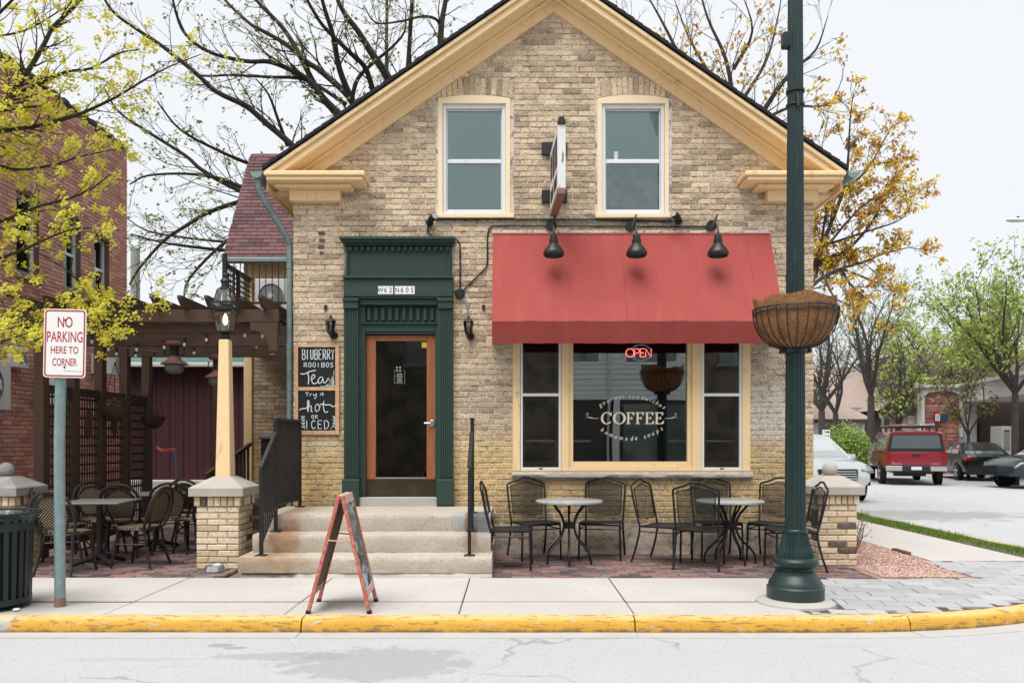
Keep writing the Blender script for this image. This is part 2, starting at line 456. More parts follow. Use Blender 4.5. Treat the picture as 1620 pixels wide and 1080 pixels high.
mat('concrete_step', (0.44, 0.385, 0.32), rough=0.92, layers=[
    ('n', 5, 0.4, 0.7, (0.52, 0.475, 0.41), 0.6), ('n', 70, 0.57, 0.64, (0.25, 0.215, 0.18), 0.5), ('n', 30, 0.62, 0.68, (0.24, 0.20, 0.165), 0.45), ('n', 50, 0.55, 0.62, (0.58, 0.53, 0.465), 0.4), ('n', 36, 0.66, 0.69, (0.06, 0.05, 0.045), 0.9),
    ('s', (-2.46, -1.62, 0.40), (0.22, 0.55, 0.22), (0.30, 0.14, 0.06), 0.7, 1.8, 7.0, 1.0), ('s', (-2.6, -1.75, 0.13), (0.45, 0.35, 0.12), (0.30, 0.19, 0.09), 0.6, 1.8, 7, 1.0),
    ('s', (-2.5, -0.8, 0.60), (0.16, 0.5, 0.05), (0.38, 0.22, 0.10), 0.55, 1.6, 8, 1.0),
    ('s', (-0.33, -1.13, 0.52), (0.34, 0.25, 0.16), (0.36, 0.385, 0.385), 0.9, 1.3, 9, 0.12), ('s', (-0.49, -1.14, 0.52), (0.035, 0.3, 0.13), (0.30, 0.12, 0.04), 0.75, 1.6, 16, 1.0), ('s', (-0.44, -1.44, 0.34), (0.06, 0.3, 0.14), (0.34, 0.18, 0.08), 0.6, 1.8, 14, 1.0)],
    bump=[(110, 0.7, 0.006), (14, 0.4, 0.02)])
mat('concrete_tread', (0.56, 0.53, 0.49), rough=0.9, layers=[('n', 8, 0.45, 0.7, (0.46, 0.43, 0.385), 0.6), ('n', 120, 0.6, 0.7, (0.3, 0.28, 0.26), 0.4)], bump=[(120, 0.4, 0.003)])
mat('concrete_walk', (0.475, 0.45, 0.43), rough=0.9, layers=[
    ('n', 1.2, 0.4, 0.7, (0.53, 0.51, 0.49), 0.7), ('n', 9, 0.55, 0.75, (0.44, 0.41, 0.385), 0.4), ('n', 70, 0.57, 0.66, (0.40, 0.37, 0.345), 0.5), ('n', 26, 0.685, 0.70, (0.16, 0.13, 0.11), 0.8, (0.5, 1, 1)),
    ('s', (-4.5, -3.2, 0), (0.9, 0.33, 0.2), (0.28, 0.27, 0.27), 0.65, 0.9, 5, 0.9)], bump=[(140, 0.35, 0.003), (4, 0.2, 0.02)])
mat('concrete_grey', (0.40, 0.39, 0.37), rough=0.9, layers=[('n', 3, 0.4, 0.7, (0.47, 0.46, 0.44), 0.6), ('n', 100, 0.6, 0.72, (0.25, 0.24, 0.23), 0.5)], bump=[(100, 0.5, 0.004)])
mat('joint_dark', (0.035, 0.026, 0.022), rough=1.0)
mat('joint_dirt', (0.10, 0.075, 0.06), rough=1.0, layers=[('n', 40, 0.45, 0.7, (0.2, 0.16, 0.13), 0.6)])
mat('gutter_concrete', (0.45, 0.44, 0.425), rough=0.9, layers=[('n', 3, 0.45, 0.7, (0.38, 0.37, 0.355), 0.6), ('n', 60, 0.56, 0.66, (0.3, 0.29, 0.28), 0.5), ('n', 12, 0.62, 0.72, (0.3, 0.28, 0.26), 0.5, (.3, 3, 1))], bump=[(100, 0.4, 0.003)])
mat('asphalt', (0.42, 0.43, 0.445), rough=0.9, layers=[
    ('n', 0.5, 0.4, 0.7, (0.46, 0.47, 0.48), 0.6), ('n', 90, 0.50, 0.60, (0.32, 0.325, 0.335), 0.6), ('n', 70, 0.55, 0.65, (0.56, 0.57, 0.58), 0.5), ('n', 40, 0.66, 0.69, (0.2, 0.2, 0.2), 0.6), ('c', 0.55, 0.012, (0.16, 0.16, 0.165), 0.55),
    ('n', 5, 0.62, 0.75, (0.33, 0.335, 0.34), 0.4, (0.2, 2.0, 1)),
    ('s', (-0.92, -4.50, -0.11), (0.62, 0.40, 0.3), (0.27, 0.275, 0.282), 0.6, 1.9, 7, 0.35), ('s', (-1.55, -4.33, -0.11), (0.48, 0.10, 0.3), (0.27, 0.275, 0.282), 0.55, 1.8, 8, 0.5),
    ('s', (-2.15, -4.03, -0.11), (0.10, 0.055, 0.2), (0.26, 0.265, 0.27), 0.8, 0.4, 9, 0.2), ('s', (-2.02, -4.10, -0.11), (0.09, 0.04, 0.2), (0.26, 0.265, 0.27), 0.8, 0.4, 9, 0.2), ('s', (-2.6, -4.40, -0.11), (0.45, 0.05, 0.2), (0.36, 0.365, 0.37), 0.6, 0.9, 6, 0.5),
    ('s', (8.2, 6.3, -0.11), (2.2, 1.1, 0.3), (0.20, 0.195, 0.19), 0.6, 2.2, 2.4, 0.6)], bump=[(260, 0.5, 0.003), (60, 0.3, 0.004)])
mat('lot', (0.20, 0.15, 0.11), rough=1.0, layers=[('n', 3, 0.4, 0.7, (0.13, 0.10, 0.075), 0.7), ('n', 60, 0.5, 0.7, (0.28, 0.23, 0.18), 0.5)], bump=[(50, 0.6, 0.01)])
mat('far_ground', (0.12, 0.16, 0.06), rough=1.0, layers=[('n', 0.3, 0.4, 0.7, (0.2, 0.19, 0.11), 0.7)])
KY = (0.58, 0.315, 0.04)
mat('kerb_paint', (0.42, 0.405, 0.38), rough=0.7, layers=[
    ('n', 60, 0.5, 0.7, (0.30, 0.285, 0.26), 0.6),
    ('a', 'X', -3.99, -3.93, KY, 1.0, 0.16, 9), ('n', 4, 0.5, 0.8, (0.68, 0.42, 0.08), 0.5),
    ('a', 'Z', -0.025, 0.004, (0.72, 0.52, 0.23), 0.75, 0.02, 8),
    ('n', 2.0, 0.5, 0.7, (0.52, 0.27, 0.03), 0.6), ('n', 9, 0.635, 0.65, (0.44, 0.40, 0.35), 0.85, (1, 1, 2.2)), ('n', 24, 0.575, 0.61, (0.24, 0.145, 0.04), 0.75, (0.35, 1, 2.0)), ('n', 60, 0.62, 0.66, (0.14, 0.10, 0.05), 0.7),
    ('a', 'Z', -0.075, -0.108, (0.11, 0.08, 0.05), 0.8, 0.09, 12)], bump=[(30, 0.5, 0.006), (110, 0.5, 0.003)])
mat('kerb_plain', (0.36, 0.35, 0.33), rough=0.9, layers=[('n', 50, 0.5, 0.7, (0.22, 0.21, 0.2), 0.6), ('n', 5, 0.5, 0.7, (0.45, 0.43, 0.40), 0.5)], bump=[(60, 0.6, 0.006)])
mat('paving_brick', None, ramp=[(0.0, (0.06, 0.05, 0.054)), (0.25, (0.13, 0.085, 0.082)), (0.5, (0.17, 0.125, 0.125)), (0.75, (0.28, 0.135, 0.115)), (1.0, (0.20, 0.18, 0.185))], rough=0.85, layers=[
    ('n', 30, 0.5, 0.7, (0.075, 0.05, 0.047), 0.5), ('n', 80, 0.6, 0.7, (0.27, 0.21, 0.19), 0.45), ('n', 1.2, 0.5, 0.75, (0.055, 0.045, 0.045), 0.5)], bump=[(60, 0.5, 0.004)])
mat('grey_paver', None, ramp=[(0.0, (0.33, 0.335, 0.35)), (0.5, (0.39, 0.395, 0.41)), (1.0, (0.44, 0.44, 0.45))], rough=0.85, layers=[('n', 130, 0.55, 0.7, (0.32, 0.32, 0.33), 0.5), ('n', 4, 0.5, 0.75, (0.40, 0.39, 0.39), 0.4)], bump=[(120, 0.4, 0.003)])
mat('paver_bed', (0.09, 0.068, 0.06), rough=1.0, layers=[('n', 60, 0.45, 0.65, (0.08, 0.055, 0.05), 0.7), ('n', 9, 0.5, 0.6, (0.3, 0.25, 0.23), 0.5)])
mat('red_gravel', (0.42, 0.235, 0.185), rough=1.0, layers=[('n', 70, 0.45, 0.6, (0.30, 0.155, 0.12), 0.7), ('n', 110, 0.55, 0.65, (0.56, 0.40, 0.34), 0.7), ('n', 2, 0.5, 0.75, (0.50, 0.33, 0.28), 0.5)], bump=[(90, 1.0, 0.015)])
mat('gravel_stone', None, ramp=[(0, (0.30, 0.175, 0.145)), (0.5, (0.47, 0.31, 0.255)), (1.0, (0.64, 0.50, 0.44))], rough=0.95)
mat('soil', (0.10, 0.075, 0.055), rough=1.0, layers=[('n', 30, 0.45, 0.65, (0.2, 0.16, 0.12), 0.7)], bump=[(40, 0.8, 0.02)])
mat('grass', None, ramp=[(0, (0.07, 0.15, 0.02)), (0.5, (0.13, 0.26, 0.035)), (1.0, (0.26, 0.36, 0.09))], rough=0.7, trans=0.3)
mat('stone_cap', (0.40, 0.365, 0.325), rough=0.9, layers=[('n', 5, 0.45, 0.7, (0.48, 0.45, 0.41), 0.7), ('n', 80, 0.58, 0.7, (0.25, 0.22, 0.2), 0.5)], bump=[(90, 0.5, 0.004)])
mat('stone_cap_grey', (0.25, 0.245, 0.235), rough=0.9, layers=[('n', 6, 0.45, 0.7, (0.35, 0.34, 0.32), 0.7), ('n', 80, 0.58, 0.7, (0.12, 0.115, 0.11), 0.6)], bump=[(90, 0.5, 0.004)])
mat('stone_sill', (0.42, 0.365, 0.33), rough=0.9, layers=[('n', 9, 0.45, 0.7, (0.5, 0.46, 0.43), 0.7), ('n', 40, 0.58, 0.7, (0.2, 0.17, 0.15), 0.6)], bump=[(14, 0.9, 0.03), (50, 0.5, 0.008)])
mat('sill_grey', (0.20, 0.19, 0.17), rough=0.9, layers=[('n', 14, 0.5, 0.7, (0.33, 0.30, 0.22), 0.7)])
mat('pergola_wood', (0.066, 0.037, 0.024), rough=0.8, layers=[('n', 8, 0.45, 0.7, (0.088, 0.052, 0.034), 0.7, (1, 1, 4)), ('n', 30, 0.6, 0.75, (0.10, 0.065, 0.045), 0.5)], bump=[(40, 0.4, 0.004, (1, 1, 4))])
mat('trellis_wood', (0.048, 0.027, 0.018), rough=0.85, layers=[('n', 8, 0.5, 0.7, (0.055, 0.036, 0.025), 0.7)])
mat('maroon_board', (0.050, 0.011, 0.018), rough=0.6, layers=[('n', 4, 0.45, 0.7, (0.038, 0.009, 0.014), 0.7, (3, 3, .5))])
mat('oval_wood', (0.085, 0.042, 0.026), rough=0.5, layers=[('n', 9, 0.45, 0.65, (0.05, 0.026, 0.018), 0.7)])
mat('white_metal', (0.60, 0.61, 0.62), rough=0.5, layers=[('n', 6, 0.5, 0.75, (0.48, 0.48, 0.48), 0.5)])
mat('grey_metal', (0.16, 0.165, 0.17), rough=0.5)
mat('dark_void', (0.010, 0.010, 0.011), rough=0.9)
mat('dark_room', (0.075, 0.068, 0.064), rough=0.9)
mat('teal_blind', (0.46, 0.70, 0.69), rough=0.8, layers=[('n', 2.5, 0.45, 0.7, (0.40, 0.62, 0.62), 0.6)])
mat('screen_mesh', (0.12, 0.145, 0.15), rough=0.8, layers=[('n', 4, 0.45, 0.6, (0.42, 0.47, 0.47), 0.8, (1, 1, 1.8))])
mat('pink_paper', (0.40, 0.33, 0.31), rough=0.8)
mat('paper_white', (0.7, 0.7, 0.68), rough=0.7)
mat('sign_white', (0.78, 0.78, 0.77), rough=0.4)
mat('sign_red', (0.42, 0.02, 0.028), rough=0.4)
mat('sign_black', (0.012, 0.012, 0.012), rough=0.5)
mat('peel_white', (0.70, 0.70, 0.69), rough=0.7, layers=[('n', 18, 0.60, 0.64, (0.16, 0.09, 0.06), 0.9, (1, 1, 0.25)), ('n', 4, 0.5, 0.7, (0.6, 0.6, 0.58), 0.5)])
mat('rust_wood', (0.24, 0.135, 0.105), rough=0.8, layers=[('n', 12, 0.45, 0.7, (0.30, 0.16, 0.13), 0.7)])
mat('chalkboard', (0.008, 0.008, 0.009), rough=0.7, layers=[('n', 5, 0.5, 0.8, (0.014, 0.014, 0.015), 0.6)])
mat('chalk', (0.70, 0.78, 0.80), rough=0.9)
mat('red_frame', (0.44, 0.12, 0.085), rough=0.7, layers=[('n', 25, 0.5, 0.6, (0.52, 0.23, 0.17), 0.7), ('n', 45, 0.60, 0.66, (0.55, 0.42, 0.36), 0.6)])
mat('pale_corner', (0.55, 0.42, 0.36), rough=0.7, layers=[('n', 20, 0.5, 0.6, (0.5, 0.3, 0.24), 0.6)])
mat('board_back', (0.15, 0.125, 0.10), rough=0.8)
mat('blue_wash', (0.045, 0.045, 0.045), rough=0.8, layers=[('n', 5.5, 0.45, 0.53, (0.42, 0.55, 0.58), 0.95, (1, 1, 1.6)), ('n', 2.5, 0.52, 0.6, (0.16, 0.15, 0.14), 0.7)], coord='obj')
mat('coco_liner', (0.30, 0.145, 0.062), rough=1.0, layers=[('n', 45, 0.42, 0.6, (0.18, 0.075, 0.03), 0.7), ('n', 110, 0.55, 0.68, (0.44, 0.25, 0.12), 0.7), ('n', 6, 0.52, 0.66, (0.14, 0.06, 0.028), 0.6)], bump=[(90, 1.0, 0.012), (22, 0.6, 0.02)])
mat('bin_green', (0.009, 0.022, 0.020), rough=0.4)
mat('rattan_dark', (0.020, 0.014, 0.011), rough=0.4, layers=[('n', 30, 0.5, 0.65, (0.055, 0.035, 0.026), 0.6)])
mat('lantern_rust', (0.19, 0.075, 0.062), rough=0.55, layers=[('n', 14, 0.45, 0.7, (0.11, 0.035, 0.03), 0.6)])
mat('bulb_glass', (0.62, 0.60, 0.58), rough=0.15)
mat('twig_brown', (0.10, 0.06, 0.045), rough=0.9)
mat('lamp_flame', (1, 0.8, 0.6), emit=((1.0, 0.66, 0.42), 0.9))
mat('neon_red', (0.9, 0.2, 0.15), emit=((1.0, 0.17, 0.12), 1.0))
mat('neon_blue', (0.3, 0.6, 0.9), emit=((0.30, 0.60, 0.95), 0.7))
mat('gilt', (0.72, 0.66, 0.56), rough=0.6)
mat('gilt_shadow', (0.33, 0.26, 0.19), rough=0.6)
mat('decal', (0.22, 0.23, 0.235), rough=0.7)
mat('yellow_decal', (0.62, 0.44, 0.02), rough=0.6)
mat('bark_dark', (0.030, 0.025, 0.021), rough=0.95, layers=[('n', 12, 0.5, 0.7, (0.055, 0.052, 0.040), 0.7)], bump=[(30, 0.7, 0.02)])
mat('bark_grey', (0.060, 0.052, 0.047), rough=0.95, layers=[('n', 8, 0.5, 0.7, (0.095, 0.085, 0.078), 0.7)], bump=[(20, 0.7, 0.02)])
mat('leaf_maple', None, ramp=[(0, (0.42, 0.2, 0.04)), (0.1, (0.66, 0.56, 0.05)), (0.5, (0.80, 0.76, 0.10)), (1.0, (0.86, 0.86, 0.24))], rough=0.8, trans=0.6)
mat('leaf_bud', None, ramp=[(0, (0.16, 0.20, 0.04)), (1.0, (0.36, 0.42, 0.12))], rough=0.7, trans=0.4)
mat('leaf_amber', None, ramp=[(0, (0.34, 0.14, 0.08)), (0.35, (0.48, 0.25, 0.07)), (0.6, (0.72, 0.52, 0.04)), (1.0, (0.84, 0.69, 0.06))], rough=0.7, trans=0.55)
mat('leaf_spring', None, ramp=[(0, (0.17, 0.22, 0.04)), (0.5, (0.30, 0.38, 0.07)), (1.0, (0.43, 0.51, 0.15))], rough=0.7, trans=0.35)
mat('leaf_shrub', None, ramp=[(0, (0.09, 0.17, 0.02)), (0.5, (0.17, 0.29, 0.035)), (1.0, (0.30, 0.42, 0.09))], rough=0.7)
mat('leaf_dark', None, ramp=[(0, (0.06, 0.05, 0.02)), (0.6, (0.12, 0.10, 0.03)), (1.0, (0.25, 0.24, 0.05))], rough=0.8)
mat('car_white', (0.50, 0.53, 0.54), rough=0.25, coat=1.0, metal=0.2)
mat('car_red', (0.22, 0.012, 0.020), rough=0.3, coat=1.0)
mat('car_black', (0.006, 0.010, 0.011), rough=0.3, coat=0.5)
mat('car_slate', (0.020, 0.032, 0.036), rough=0.25, coat=0.7, metal=0.2)
mat('tyre', (0.012, 0.012, 0.012), rough=0.8)
mat('alloy', (0.55, 0.56, 0.57), rough=0.3, metal=0.7)
mat('chrome', (0.7, 0.71, 0.72), rough=0.15, metal=1.0)
mat('tail_red', (0.45, 0.012, 0.015), rough=0.2, coat=0.6)
mat('tail_dark', (0.20, 0.008, 0.012), rough=0.2, coat=0.6)
mat('car_glass', (0.10, 0.125, 0.13), rough=0.05, spec=1.0, coat=1.0)
mat('car_glass_light', (0.30, 0.34, 0.35), rough=0.05, spec=1.0, coat=1.0)
mat('plate', (0.6, 0.62, 0.62), rough=0.5)
mat('ladder_wood', (0.50, 0.27, 0.12), rough=0.6)
mat('aluminium', (0.55, 0.56, 0.57), rough=0.4, metal=0.6)
mat('white_stucco', (0.60, 0.585, 0.56), rough=0.9, layers=[('n', 3, 0.45, 0.7, (0.52, 0.50, 0.47), 0.6)])
mat('tan_stucco', (0.44, 0.37, 0.31), rough=0.9)
mat('brown_trim', (0.055, 0.036, 0.032), rough=0.7)
mat('far_brick', None, ramp=[(0, (0.22, 0.085, 0.065)), (0.5, (0.34, 0.145, 0.115)), (0.9, (0.42, 0.21, 0.17)), (1, (0.52, 0.33, 0.28))], rough=0.9)
mat('backdrop_brown', (0.16, 0.12, 0.10), rough=0.8, layers=[('n', 1.5, 0.42, 0.6, (0.05, 0.055, 0.04), 0.8)])
mat('bank_red', (0.42, 0.02, 0.03), rough=0.5)
mat('bank_blue', (0.012, 0.045, 0.11), rough=0.5)
mat('box_blue', (0.14, 0.25, 0.33), rough=0.5)
mat('sign_green', (0.0, 0.17, 0.09), rough=0.5)
mat('clapboard', (0.74, 0.76, 0.76), rough=0.6)
mat('pole_wood', (0.30, 0.29, 0.28), rough=0.9, layers=[('n', 10, 0.45, 0.7, (0.24, 0.22, 0.2), 0.6, (4, 4, .4))])
mat('blue_mat', (0.03, 0.10, 0.18), rough=0.6)
mat('cord_red', (0.5, 0.05, 0.03), rough=0.6)
mat('ac_grille', (0.15, 0.15, 0.155), rough=0.5)
glass('shop_glass', ior=2.25, wave=0.0006)
glass('door_glass', ior=1.8)
glass('upper_glass', ior=1.9, wave=0.0006, gloss=(0.80, 0.98, 0.96))
glass('lantern_glass', ior=2.1)
# woven plastic seat: dark ground with a regular weave of pale dots
def weave(name, ax):
    m = mat(name, (0.016, 0.012, 0.010), rough=0.6)
    t = m.node_tree; b = t.nodes['Principled BSDF']; N = lambda k: t.nodes.new(k); L = t.links.new
    tcn = N('ShaderNodeTexCoord'); sp = N('ShaderNodeSeparateXYZ'); L(tcn.outputs['Object'], sp.inputs[0])
    def mth(op, a, c):
        n = N('ShaderNodeMath'); n.operation = op
        for i, q in enumerate((a, c)):
            if isinstance(q, (int, float)): n.inputs[i].default_value = q
            elif q is not None: L(q, n.inputs[i])
        return n.outputs[0]
    s1 = mth('SINE', mth('MULTIPLY', sp.outputs[ax[0]], 2 * PI / 0.034), None)
    s2 = mth('SINE', mth('MULTIPLY', sp.outputs[ax[1]], 2 * PI / 0.034), None)
    gt = mth('GREATER_THAN', mth('MULTIPLY', s1, s2), 0.48)
    mm = N('ShaderNodeMixRGB'); L(gt, mm.inputs[0]); mm.inputs[1].default_value = (0.016, 0.012, 0.010, 1); mm.inputs[2].default_value = (0.50, 0.40, 0.24, 1)
    L(mm.outputs[0], b.inputs['Base Color'])
weave('weave_back', (0, 2))
weave('weave_seat', (0, 1))
# ------------------------------------------------------------------ bricks and pavers
CAMP = Vector((0, -D, H))
def brick_geo(mb, P, U, V, N, w, h, d, c, rnd, jit=None):
    """one block without its hidden back: front at P, d deep, edges chamfered by c"""
    P = Vector(P)
    vs = []
    for dep, ins in ((d, 0), (c, 0), (0, c)):
        for a, b in ((ins, ins), (w - ins, ins), (w - ins, h - ins), (ins, h - ins)):
            vs.append(P + U * a + V * b - N * dep)
    if jit:
        for i in range(4, 12):
            vs[i] = vs[i] + U * jit() + V * jit()
    fs = []
    for r_ in (0, 4):
        for j in range(4):
            fs.append((r_ + j, r_ + (j + 1) % 4, r_ + 4 + (j + 1) % 4, r_ + 4 + j))
    fs.append((8, 9, 10, 11))
    mb.add(vs, fs, rnd)

def courses(z0, z1, ch, bl, mort, ivs, rng, bond=0.5, jitter=0.012):
    """list of (u0, u1, v0, v1) of running bond; ivs(v) gives the free stretches at that height"""
    out = []
    k = 0
    v = z0
    while v + ch * 0.6 < z1:
        o = (k % 2) * bl * bond + rng.uniform(-jitter, jitter)
        for a, b in ivs(v + ch / 2):
            n0 = math.floor((a - o) / bl)
            edges = [a]
            u = o + (n0 + 1) * bl
            while u < b:
                if u - edges[-1] > bl * 0.22 and b - u > bl * 0.22: edges.append(u + rng.uniform(-jitter, jitter))
                u += bl
            edges.append(b)
            for e0, e1 in zip(edges[:-1], edges[1:]):
                if e1 - e0 > mort * 2.5: out.append((e0 + mort / 2, e1 - mort / 2, v + mort / 2, v + ch - mort / 2))
        v += ch
        k += 1
    return out

def lay_bricks(recs, P0, U, V, N, mt, parent, rng, d=0.035, c=0.004, n_parts=300, name='brick', stuff='brickwork', proud=0.003, size=None, see=None, rjit=0.0015, col=None):
    """records -> up to n_parts single objects (those nearest the camera), the rest one mesh"""
    P0, U, V, N = Vector(P0), Vector(U), Vector(V), Vector(N)
    bl, bh = size
    def key(q):
        p = P0 + U * ((q[0] + q[1]) / 2) + V * ((q[2] + q[3]) / 2)
        hid = 0 if (see is None or see(p)) else 1e5
        short = 0 if (q[1] - q[0]) > bl * 0.55 else 1e3
        return (p - CAMP).length + hid + short
    order = sorted(recs, key=key)
    ov = off(parent)
    var = []
    for i in range(16):
        mb = MB()
        brick_geo(mb, (0, 0, 0), Vector((1, 0, 0)), Vector((0, 0, 1)), Vector((0, -1, 0)), bl, bh, d, c, (i + 0.5) / 16, lambda: rng.uniform(-rjit, rjit))
        me = bpy.data.meshes.new(name)
        me.from_pydata([tuple(v) for v in mb.v], [], mb.f)
        a = me.attributes.new('rnd', 'FLOAT', 'FACE'); a.data.foreach_set('value', mb.r)
        me.materials.append(MATS[mt])
        var.append(me)
    for q in order[:n_parts]:
        p = P0 + U * q[0] + V * q[2] + N * rng.uniform(-proud, proud)
        rr = col(q) if col else rng.random()
        o = link(bpy.data.objects.new(name, var[min(15, int(rr * 16))]))
        o.parent = parent
        m = Matrix.Identity(4)
        for i, ax in enumerate((U * ((q[1] - q[0]) / bl), -N, V * ((q[3] - q[2]) / bh))):
            for j in range(3): m[j][i] = ax[j]
        for j in range(3): m[j][3] = p[j] - ov[j]
        o.matrix_basis = m
    rest = order[n_parts:]
    if rest:
        mb = MB()
        for q in rest:
            brick_geo(mb, P0 + U * q[0] + V * q[2] + N * rng.uniform(-proud, proud), U, V, N, q[1] - q[0], q[3] - q[2], d, c, col(q) if col else rng.random(), lambda: rng.uniform(-rjit, rjit))
        mb.build(stuff, mt, parent, raw=True, kind='stuff')

XA, YA, ZA = Vector((1, 0, 0)), Vector((0, 1, 0)), Vector((0, 0, 1))

# ------------------------------------------------------------------ ground, road, kerb
def struct(name, mb, mt, **k):
    o = mb.build(name, mt, **k)
    o['kind'] = 'structure'
    return o
KX, KY0, KR = 2.6, 0.55, 4.2        # kerb arc: start, centre height, outer radius (face line)
YK = KY0 - KR                        # -3.65
XS = KX + KR                         # 6.8 side street kerb face
def kerb_line(inset, y_far=40.0, x_left=-34.0, n=22):
    p = [(x_left, YK + inset), (KX, YK + inset)]
    for i in range(1, n + 1):
        a = -PI / 2 + (PI / 2) * i / n
        p.append((KX + (KR - inset) * math.cos(a), KY0 + (KR - inset) * math.sin(a)))
    p.append((XS - inset, y_far))
    return p

struct('ground', MB().box(-260, 260, -120, 420, -0.9, -0.22), 'far_ground')
struct('road', MB().box(-60, 34, -14.2, 60, -0.6, -0.11), 'asphalt')
lot = kerb_line(0.10) + [(-34, 40)]
struct('lot', MB().prism(lot, -0.5, -0.03, 'z'), 'lot')
# gutter pan, one strip following the kerb, cut by the kerb joints
gut = root('gutter_pan', None, None, (0, YK, -0.11), kind='structure')
rng = random.Random(4)
JX = [-34, -20, -12, -6.9, -4.25, -1.66, 0.97]
def strip(path, w, z0, z1):
    """solid band left of a path by w"""
    L_, R_ = [], []
    for i, p in enumerate(path):
        a = path[max(0, i - 1)]; b = path[min(len(path) - 1, i + 1)]
        t = Vector((b[0] - a[0], b[1] - a[1])).normalized()
        n = Vector((t.y, -t.x))
        L_.append((p[0], p[1])); R_.append((p[0] + n.x * w, p[1] + n.y * w))
    mb = MB()
    m = len(path)
    for i in range(m - 1):
        q = [L_[i], L_[i + 1], R_[i + 1], R_[i]]
        vs = [(x, y, z0) for x, y in q] + [(x, y, z1) for x, y in q]
        fs = [(3, 2, 1, 0), (4, 5, 6, 7), (0, 1, 5, 4), (2, 3, 7, 6)]
        if i == 0: fs.append((3, 0, 4, 7))
        if i == m - 2: fs.append((1, 2, 6, 5))
        mb.add(vs, fs)
    return mb
def arc_pt(s, inset=0.0):
    """point on the kerb face line at length s from the start of the arc"""
    if s <= 0: return (KX + s, YK + inset)
    a = s / KR
    if a < PI / 2:
        a -= PI / 2
        return (KX + (KR - inset) * math.cos(a), KY0 + (KR - inset) * math.sin(a))
    return (XS - inset, KY0 + (s - KR * PI / 2))
SJ = [x - KX for x in JX] + [0.56, 2.9, 5.4, 8.0, 11, 14, 17, 20, 24, 28, 34, 42]
for a, b in zip(SJ[:-1], SJ[1:]):
    n = max(1, int((b - a) / 0.35)) if b > 0 and a < 7 else 2
    path = [arc_pt(a + 0.004 + (b - a - 0.008) * i / n) for i in range(n + 1)]
    strip(path, 0.17 + (0.02 if a > 0 else 0), -0.2, -0.104 - rng.uniform(0, 0.003)).build('gutter_slab', 'gutter_concrete', gut)
kb = root('kerb', None, None, (0, YK, 0), kind='structure')
prof = [(0.0, -0.25), (0.0, -0.10), (0.006, -0.05), (0.018, -0.02), (0.035, -0.006), (0.06, 0.0), (0.15, 0.002), (0.15, -0.25)]
for a, b in zip(SJ[:-1], SJ[1:]):
    n = max(2, int((b - a) / 0.16)) if b > -8 and a < 12 else 2
    rings = []
    for i in range(n + 1):
        s_ = a + 0.006 + (b - a - 0.012) * i / n
        wob = 0.004 * math.sin(s_ * 3.1) + rng.uniform(-0.002, 0.002)
        r_ = []
        for u, z in prof:
            x, y = arc_pt(s_, u + (wob if u < 0.1 else 0))
            r_.append((x, y, z + (rng.uniform(-0.003, 0.003) if z > -0.2 else 0)))
        rings.append(r_)
    MB().loft(rings).build('kerb_stone', 'kerb_paint' if b > -6.9 else 'kerb_plain', kb, smooth=True)

# ------------------------------------------------------------------ pavements
sw = root('pavement', None, None, (0, -2.6, 0), kind='structure')
box('bed', 'joint_dark', sw, -34, 2.32, -3.52, -1.76, -0.03, -0.006)
JS = [-34, -27, -20, -14, -10.5, -8.2, -6.1, -3.3, -1.84, -0.43, 0.99, 2.45]
for i, (a, b) in enumerate(zip(JS[:-1], JS[1:])):
    for y0, y1 in ((-2.94, -1.765), (-3.497, -2.99)):
        dz = rng.uniform(-0.003, 0.002)
        x0, x1 = a + 0.004, b - 0.004
        if i == len(JS) - 2:
            if y0 > -2.97: poly = [(x0, y0), (2.30, y0), (2.72, y1 - 0.12), (2.58, y1), (x0, y1)]
            else: poly = [(x0, y0), (2.42, y0), (2.30, y1), (x0, y1)]
            MB().prism(poly, -0.1, dz, 'z').build('slab', 'concrete_walk', sw, bev=0.006)
        else:
            MB().box(x0, x1, y0, y1, -0.1, dz).build('slab', 'concrete_walk', sw, bev=0.006)
sp2 = root('side_path', None, None, (5.5, 5, 0), kind='structure')
box('bed', 'joint_dirt', sp2, 4.9, 6.16, -0.6, 30, -0.03, -0.006)
yy = -0.59
while yy < 29:
    box('slab', 'concrete_walk', sp2, 4.92, 6.14, yy, yy + 1.49, -0.1, rng.uniform(-0.003, 0.002), bev=0.006)
    yy += 1.5

# ------------------------------------------------------------------ patio of old bricks
pat = root('brick_patio', None, None, (0, -0.8, 0), kind='structure')
box('sand_bed', 'paver_bed', pat, -5.62, -2.98, -1.755, 3.45, -0.05, -0.007)
box('sand_bed', 'paver_bed', pat, -0.345, 3.74, -1.755, -0.012, -0.05, -0.007)
rng = random.Random(9)
def ivp(v):
    iv = []
    if v < -0.02: iv.append((-0.34, 3.72 + 0.05 * math.sin(v * 9)))
    iv.append((-5.6, -2.99))
    return iv
recs = courses(-1.755, 3.4, 0.105, 0.205, 0.011, ivp, rng, jitter=0.01)
lay_bricks(recs, (0, 0, 0), XA, YA, ZA, 'paving_brick', pat, rng, d=0.05, c=0.003, name='paving_brick', stuff='paving_bricks_far', proud=0.004, size=(0.198, 0.098))
